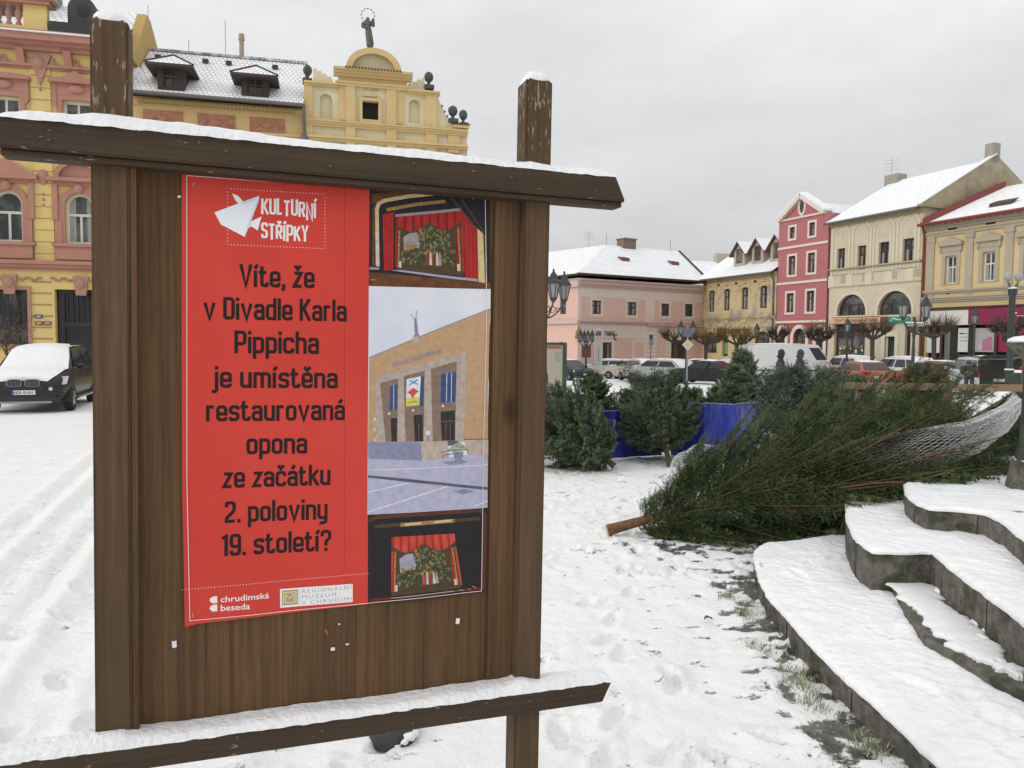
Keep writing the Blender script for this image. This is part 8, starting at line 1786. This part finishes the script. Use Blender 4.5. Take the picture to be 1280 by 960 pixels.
# bare leaders poking up above the tarpaulin
# ---- blue tarpaulin fence round the stand
TARP = mat('blue_tarpaulin', (.022, .034, .27), .38, col2=(.036, .055, .37), scale=3, bump=.5, bscale=7)
def tarp(label, pts, zt, seed):
    t = thing('tarpaulin', label, 'tarpaulin', (pts[0].x, pts[0].y, 0), 0, 'blue tarpaulins round the tree stand'); b = MB(); N, M_ = 70, 16; V = []; Fc = []; o_ = Vector((pts[0].x, pts[0].y, 0))
    for i in range(N + 1):
        f = i / N * (len(pts) - 1); k = min(len(pts) - 2, int(f)); p = pts[k].lerp(pts[k + 1], f - k) - o_; tz = zt(i / N) + .02 * noise.noise((i * .21, seed, 0)) + .008 * noise.noise((i * .8, seed, 4))
        for j in range(M_ + 1): q_ = j / M_; wv = .05 * noise.noise((i * .12, q_ * 2.2, seed)) + .022 * noise.noise((i * .35 + q_ * 3, q_ * 5, seed + 2)) + .05 * (1 - q_) ** 2; V.append((p.x + wv * .3, p.y - wv, .01 + tz * q_))
    for i in range(N):
        for j in range(M_): a = i * (M_ + 1) + j; Fc.append((a, a + M_ + 1, a + M_ + 2, a + 1))
    b.mesh(V, Fc); o = b.build('sheet', TARP, t, smooth=True); md = o.modifiers.new('s', 'SOLIDIFY'); md.thickness = .004
    b = MB(); b.tube([(V[i * (M_ + 1) + M_][0], V[i * (M_ + 1) + M_][1] - .004, V[i * (M_ + 1) + M_][2]) for i in range(0, N + 1, 2)], .012, 6); b.build('hem', mat('tarp_hem', (.16, .18, .34), .5), t)
    return t
tarp('blue tarpaulin sagging behind the two nearest firs', [W(694, 520, 12.9), W(735, 520, 12.6), W(780, 520, 12.9), W(826, 520, 13.2)], lambda q: .93 - .20 * max(0, math.sin(q * 3.14)) ** 2 * .6 - .05 * q, 1)
tarp('taut blue tarpaulin right of the bushy fir', [W(838, 520, 13.2), W(880, 520, 12.7), W(920, 520, 12.6), W(946, 520, 13.1)], lambda q: .93, 6)
# ---- wooden rail of the sales pen
RAILW = mat('pale_timber', (.27, .19, .12), .8, col2=(.20, .14, .085), scale=4, stretch=(1, 14, 14))
a_, c_ = W(1050, 487, 9.15), W(1330, 480, 8.9); t = thing('timber_rail', 'long pale timber rail fencing the Christmas tree stand', 'rail', (a_.x, a_.y, 0), math.atan2(c_.y - a_.y, c_.x - a_.x)); ln = (c_.xy - a_.xy).length; zr_ = (a_.z + c_.z) / 2
b = MB(); b.bbox(0, ln, -.03, .03, zr_ - .045, zr_ + .035, .006); b.build('beam', RAILW, t)
for x in (.25, ln * .5, ln - .2): b = MB(); b.bbox(x - .04, x + .04, .032, .10, 0, zr_ + .02, .005); b.build('post', RAILW, t)
b = MB(); n_ = 30; V = []; Fc = []
for i in range(n_ + 1):
    for j in range(5): V.append((ln * i / n_, -.028 + .014 * j, zr_ + .036 + (.009 + .006 * noise.noise((i * .5, 1, 1))) * (1 - abs(j - 2) / 2.3)))
for i in range(n_):
    for j in range(4): k = i * 5 + j; Fc.append((k, k + 5, k + 6, k + 1))
# ---- snowy planks stacked behind the net
for k, (p0, p1) in enumerate((((1163, 548, 9.4), (1262, 489, 10.2)), ((1172, 536, 9.7), (1250, 490, 10.4)))):
    a_, c_ = W(*p0), W(*p1); d = c_ - a_; t = thing('plank', ('snow covered plank propped nearest the net', 'second snowy plank behind the first near the rail')[k], 'plank', a_, math.atan2(d.y, d.x), 'snowy planks beside the net'); ll = d.xy.length; b = MB(); sl_ = d.z / ll
    P_ = lambda x, y, z: (x, y, z + sl_ * x)
    b.mesh([P_(x, y, z) for x in (0, ll) for y in (-.09, .09) for z in (-.02, .02)], [(0, 1, 3, 2), (4, 6, 7, 5), (0, 4, 5, 1), (2, 3, 7, 6), (1, 5, 7, 3), (0, 2, 6, 4)]); b.build('board', RAILW, t)
    b = MB(); V = []; Fc = []; n_ = 24
    for i in range(n_ + 1):
        for j in range(6): V.append(P_(ll * i / n_, -.088 + .0352 * j, .022 + (.03 + .012 * noise.noise((i * .4, j * .5, k))) * (1 - (abs(j - 2.5) / 2.6) ** 3)))
    for i in range(n_):
        for j in range(5): q_ = i * 6 + j; Fc.append((q_, q_ + 6, q_ + 7, q_ + 1))
    b.mesh(V, Fc); b.build('snow_cover', SNOW, t, smooth=True)
# ---- white netting pulled off the packing funnel
NET = mat('white_net', (.72, .72, .74), .6)
def net(label, path, rads, nh, nseg, rr_, flat=.55, turns=.9, seed=1, arc=(0, 6.283)):
    o_ = Vector(path[0]); t = thing('tree_net', label, 'netting', (o_.x, o_.y, 0), 0, 'white tree netting'); o2 = Vector((o_.x, o_.y, 0)); b = MB(); n = len(path)
    def P_(s, ph):
        f = s * (n - 1); k = min(n - 2, int(f)); w_ = f - k; c = Vector(path[k]).lerp(Vector(path[k + 1]), w_); r_ = rads[k] + (rads[k + 1] - rads[k]) * w_; d = (Vector(path[k + 1]) - Vector(path[k])).normalized(); up = (Vector((0, 0, 1)) - d * d.z).normalized(); sd = d.cross(up)
        q_ = c + up * r_ * math.sin(ph) + sd * r_ * flat * math.cos(ph); jit = .035 * noise.noise((s * 4, math.sin(ph) * 2, math.cos(ph) * 2 + seed)) + .012 * noise.noise((s * 15, ph * 3, seed)); return q_ + up * jit - o2
    a0, a1 = arc
    for sg in (-1, 1):
        for k in range(nh):
            b.tube([P_(s, a0 + (a1 - a0) * ((k / nh + sg * turns * s) % 1.0)) if arc != (0, 6.283) else P_(s, a0 + 6.283 * (k / nh + sg * turns * s)) for s in np.linspace(0, 1, nseg)], rr_, 3, cap=False)
    b.build('net_mesh', NET, t); return t
net('white tree netting stretched from the spruce tips to the monument', [W(1068, 588, 7.75), W(1110, 578, 7.6), W(1160, 562, 7.5), W(1210, 548, 7.45), W(1245, 530, 7.4), W(1262, 514, 7.35), W(1278, 500, 7.3)], [.30, .27, .22, .17, .12, .08, .05], 44, 60, .0015, turns=.45, flat=.35)
net('loose upper fold of white netting sagging below the planks', [W(1155, 545, 8.2), W(1190, 546, 8.1), W(1225, 535, 8.0), W(1255, 518, 7.8), W(1270, 495, 7.6)], [.15, .14, .12, .09, .05], 30, 44, .0015, turns=.4, flat=.3, seed=4)
net('crumpled white netting over the left shoulder of the felled spruce', [W(838, 600, 8.0), W(852, 580, 8.0), W(874, 567, 8.05), W(905, 560, 8.1)], [.06, .10, .10, .04], 20, 36, .0013, turns=.4, seed=7)
# bare twigs drawn through the net
t = thing('spruce_twigs', 'bare brown spruce twigs running through the white netting', 'twigs', W(1060, 600, 7.4)); o_ = t.location.copy(); b = MB()
for P_ in ([(1050, 604, 7.4), (1100, 588, 7.3), (1150, 572, 7.25), (1200, 560, 7.2), (1252, 546, 7.2)], [(1080, 616, 7.3), (1120, 607, 7.2), (1160, 597, 7.1), (1193, 588, 7.1)], [(1060, 612, 7.3), (1110, 606, 7.2), (1150, 600, 7.1), (1192, 588, 7.05)], [(1085, 582, 7.4), (1120, 570, 7.4), (1150, 562, 7.4)], [(1040, 585, 7.5), (1080, 562, 7.5), (1120, 540, 7.5), (1135, 530, 7.5)], [(1050, 610, 7.3), (1090, 604, 7.2), (1148, 601, 7.05)]):
    pts = [W(*p) - o_ for p in P_]; b.tube(pts, [.011 * (1 - .5 * k / len(pts)) for k in range(len(pts))], 6)
b.build('twig', mat('twig_brown', (.17, .085, .04), .85, col2=(.10, .05, .03), scale=20), t)
# ================================================================ small things on the ground
# frosted grass along the foot of the lowest step
rr = random.Random(3); V, T, MI = [], [], []
line = [Vector(p) for p in T1]
def along(f):
    f = f * (len(line) - 1); k = min(len(line) - 2, int(f)); return line[k].lerp(line[k + 1], f - k), (line[k + 1] - line[k]).normalized()
for cl in range(34):
    px, py = rr.choice(((1005, 868), (1010, 875), (985, 835), (935, 770), (925, 755), (915, 748), (1020, 885), (995, 850), (1080, 925), (1095, 935), (960, 800), (940, 778), (1003, 860), (1012, 880)))
    c = on_z(px + rr.gauss(0, 9), py + rr.gauss(0, 6), .0)
    for k in range(30):
        p = c + Vector((rr.gauss(0, .035), rr.gauss(0, .035), 0)); a_ = rr.uniform(0, 6.28); h_ = rr.uniform(.02, .055); d = Vector((math.cos(a_) * .8, math.sin(a_) * .8, 1)) * h_; s_ = Vector((-math.sin(a_), math.cos(a_), 0)) * rr.uniform(.0015, .003); i = len(V); V += [tuple(p + s_), tuple(p - s_), tuple(p + d * .6 + s_ * .8), tuple(p + d)]; T += [(i, i + 1, i + 2), (i + 1, i + 3, i + 2)]; m_ = rr.choice((0, 0, 1, 1, 2)); MI += [m_, m_]
go_ = tri_mesh('grass', V, T, [mat('grass_blade', (.10, .14, .045), .8), mat('grass_frosted', (.42, .46, .34), .8), mat('grass_dry', (.24, .20, .10), .8)], MI)
tag(go_, 'frosted grass tufts at the foot of the lowest step', 'grass', kind='stuff')
LEAF = [mat('leaf_brown', (.14, .06, .03), .7), mat('leaf_rust', (.22, .09, .045), .7)]
for k, (px, py, lab) in enumerate(((1020, 842, 'rust brown dead leaf leaning on the lowest step above the grass'), (1043, 856, 'brown dead leaf standing against the step right of the grass'), (1124, 934, 'large brown dead leaf near the bottom edge of the steps'), (952, 752, 'rust brown leaf at the left corner of the lowest step'), (890, 774, 'small brown leaf on the bare patch left of the steps'))):
    c = on_z(px, py, .02); t = thing('dead_leaf', lab, 'leaf', c, rr.uniform(0, 6), 'dead leaves along the steps'); b = MB(); n_ = 7; P_ = []
    for i in range(n_ + 1): q_ = i / n_; P_.append((q_, .32 * math.sin(math.pi * q_ ** .8), .18 * math.sin(q_ * 3) + .1 * q_))
    s_ = .085 if k in (0, 1) else .07
    for i in range(n_):
        a_, c_ = P_[i], P_[i + 1]
        b.poly([(a_[0] * s_, -a_[1] * s_, (a_[2] + .15) * s_), (c_[0] * s_, -c_[1] * s_, (c_[2] + .15) * s_), (c_[0] * s_, 0, c_[2] * s_), (a_[0] * s_, 0, a_[2] * s_)]); b.poly([(a_[0] * s_, 0, a_[2] * s_), (c_[0] * s_, 0, c_[2] * s_), (c_[0] * s_, c_[1] * s_, (c_[2] + .2) * s_), (a_[0] * s_, a_[1] * s_, (a_[2] + .2) * s_)])
    b.build('blade', LEAF[k % 2], t, smooth=True); b = MB(); b.tube([(-.02, 0, .0), (0, 0, 0), (.08 * s_ / .085, 0, .01)], .0012, 4); b.build('stalk', LEAF[0], t)
# black rubber foot standing in the snow behind the board
c = on_z(492, 920, 0); t = thing('rubber_foot', 'round black rubber stand foot caked with snow below the notice board', 'stand foot', (c.x, c.y, 0)); b = MB()
b.lathe([(.115, -.02), (.12, .02), (.112, .045), (.10, .055), (.075, .075), (.07, .10), (.05, .115)], (0, 0, 0), 22); smooth_by_angle(b.build('disc', mat('black_rubber', (.018, .018, .020), .6, col2=(.035, .035, .035), scale=30, bump=.4), t), 35)
b = MB()
for k, (x, y, z, r_) in enumerate(((.085, -.07, .035, .030), (.06, -.085, .02, .026), (.10, -.03, .03, .028), (.105, .02, .045, .03), (.03, -.10, .008, .02), (.09, .05, .06, .03))): b.ball((x, y, z), (r_ * 1.2, r_, r_ * .7), seg=10, ring=7)
o = b.build('snow_lump', SNOW, t, smooth=True)
for v in o.data.vertices: v.co += Vector((noise.noise(v.co * 40), noise.noise(v.co * 40 + Vector((5, 0, 0))), noise.noise(v.co * 40 + Vector((0, 7, 0))))) * .010

# ================================================================ people
SKIN = mat('skin', (.42, .25, .18), .6); DARKCLOTH = mat('black_cloth', (.018, .018, .022), .85, col2=(.03, .03, .035), scale=8); NAVY = mat('grey_navy_cloth', (.035, .04, .048), .85, col2=(.05, .055, .065), scale=8); JEANS = mat('dark_jeans', (.03, .035, .05), .85); SHOE = mat('dark_shoe', (.02, .018, .016), .6); HAIR = mat('dark_hair', (.03, .022, .017), .7)
def person(label, pos, head, coat, stride=.22, bend=0.0, hood=True, hold=False, s=1.0):
    t = thing('person', label, 'person', pos, head, 'people on the square')
    cb, sb = math.cos(bend), math.sin(bend)
    def up(x, y, z):        # bend the upper body forward about the hips (z = .92), x forward
        dz = z - .92; return (x * cb + dz * sb, y, .92 + dz * cb - x * sb) if z > .92 else (x, y, z)
    J = [(0, 0, .95, (.12, .14)), (.01, 0, 1.15, (.11, .14)), (.01, 0, 1.36, (.11, .16)), (.01, 0, 1.47, .06), (.03, 0, 1.53, .05), (.05, 0, 1.60, (.085, .075)), (.045, 0, 1.68, (.085, .075)),
         (.0, .19, 1.41, .06), (-.06, .24, 1.16, .048), (.06, .22, .95, .038), (.10, .215, .88, .03), (.0, -.19, 1.41, .06), (.06, -.24, 1.17, .048), (.22, -.17, 1.05, .038), (.28, -.13, 1.05, .03),
         (.0, .09, .88, .085), (stride * .55, .10, .50, .06), (stride * .75, .10, .10, .042), (stride * .75 + .12, .10, .04, .035), (.0, -.09, .88, .085), (-stride * .35, -.10, .50, .06), (-stride, -.10, .13, .042), (-stride + .11, -.10, .04, .035)]
    J = [(*up(*j[:3]), j[3]) for j in J]; E_ = [(0, 1), (1, 2), (2, 3), (3, 4), (4, 5), (5, 6), (2, 7), (7, 8), (8, 9), (9, 10), (2, 11), (11, 12), (12, 13), (13, 14), (0, 15), (15, 16), (16, 17), (17, 18), (0, 19), (19, 20), (20, 21), (21, 22)]
    skin_mesh('body', J, E_, SKIN, t, 1)
    def sub(name, ids, grow, m, sub_=1):
        mp = {k: i for i, k in enumerate(ids)}; jj = [(*J[k][:3], tuple(r_ + grow for r_ in J[k][3]) if isinstance(J[k][3], tuple) else J[k][3] + grow) for k in ids]; ee = [(mp[a], mp[b_]) for a, b_ in E_ if a in mp and b_ in mp]; return skin_mesh(name, jj, ee, m, t, sub_)
    sub('jacket', [0, 1, 2, 3, 7, 8, 9, 11, 12, 13], .055, coat); sub('trousers', [0, 15, 16, 17, 19, 20, 21], .018, JEANS); 
    for a, c in ((17, 18), (21, 22)): sub('shoe', [a, c], .016, SHOE)
    hc = Vector(J[6][:3]); b = MB()
    if hood:
        b.ball(hc + Vector((-.025, 0, .0)), (.125, .115, .145), seg=14, ring=10); b.ball(hc + Vector((-.05, 0, -.13)), (.13, .14, .10), seg=12, ring=8); b.build('hood', coat, t, smooth=True)
        b = MB(); b.ball(hc + Vector((.055, 0, -.03)), (.062, .066, .085), seg=12, ring=8)
        b.ball(hc + Vector((.115, 0, -.03)), (.02, .014, .02), seg=8, ring=6); b.build('face', SKIN, t, smooth=True)
    else:
        b.ball(hc + Vector((-.012, 0, .045)), (.10, .09, .075), seg=14, ring=8); b.build('hair', HAIR, t, smooth=True); b = MB(); b.ball(hc + Vector((.085, 0, -.035)), (.018, .014, .02), seg=8, ring=6)
        for sy in (-1, 1): b.ball(hc + Vector((0, sy * .078, -.03)), (.02, .012, .03), seg=8, ring=6)
        b.build('face', SKIN, t, smooth=True)
    if hold: b = MB(); b.ball(Vector(J[14][:3]) + Vector((.04, .0, .03)), (.05, .07, .06), seg=8, ring=6); b.build('parcel', mat('pale_parcel', (.5, .48, .45), .7), t, smooth=True)
    return t
g = G(976, 28.5); person('person in a black hooded coat walking right before the white van', g, math.atan2(-.25, 1), DARKCLOTH, hold=True)
g = G(1000, 28.3); person('person in a grey jacket and cap walking behind the hooded one', g, math.atan2(-.2, 1), NAVY, hood=True)
g = G(1213, 30.2); person('person in dark clothes bending over at the open boot', g, math.atan2(1, .55), DARKCLOTH, stride=.1, bend=R(58), hood=False)
g = on_row(1101.5) + Vector((-.8, -.6, 0)); g.z = gz(g.y); person('person in black standing by the cream house doorway', g, math.atan2(-1, .3), DARKCLOTH, stride=.05, hood=True)
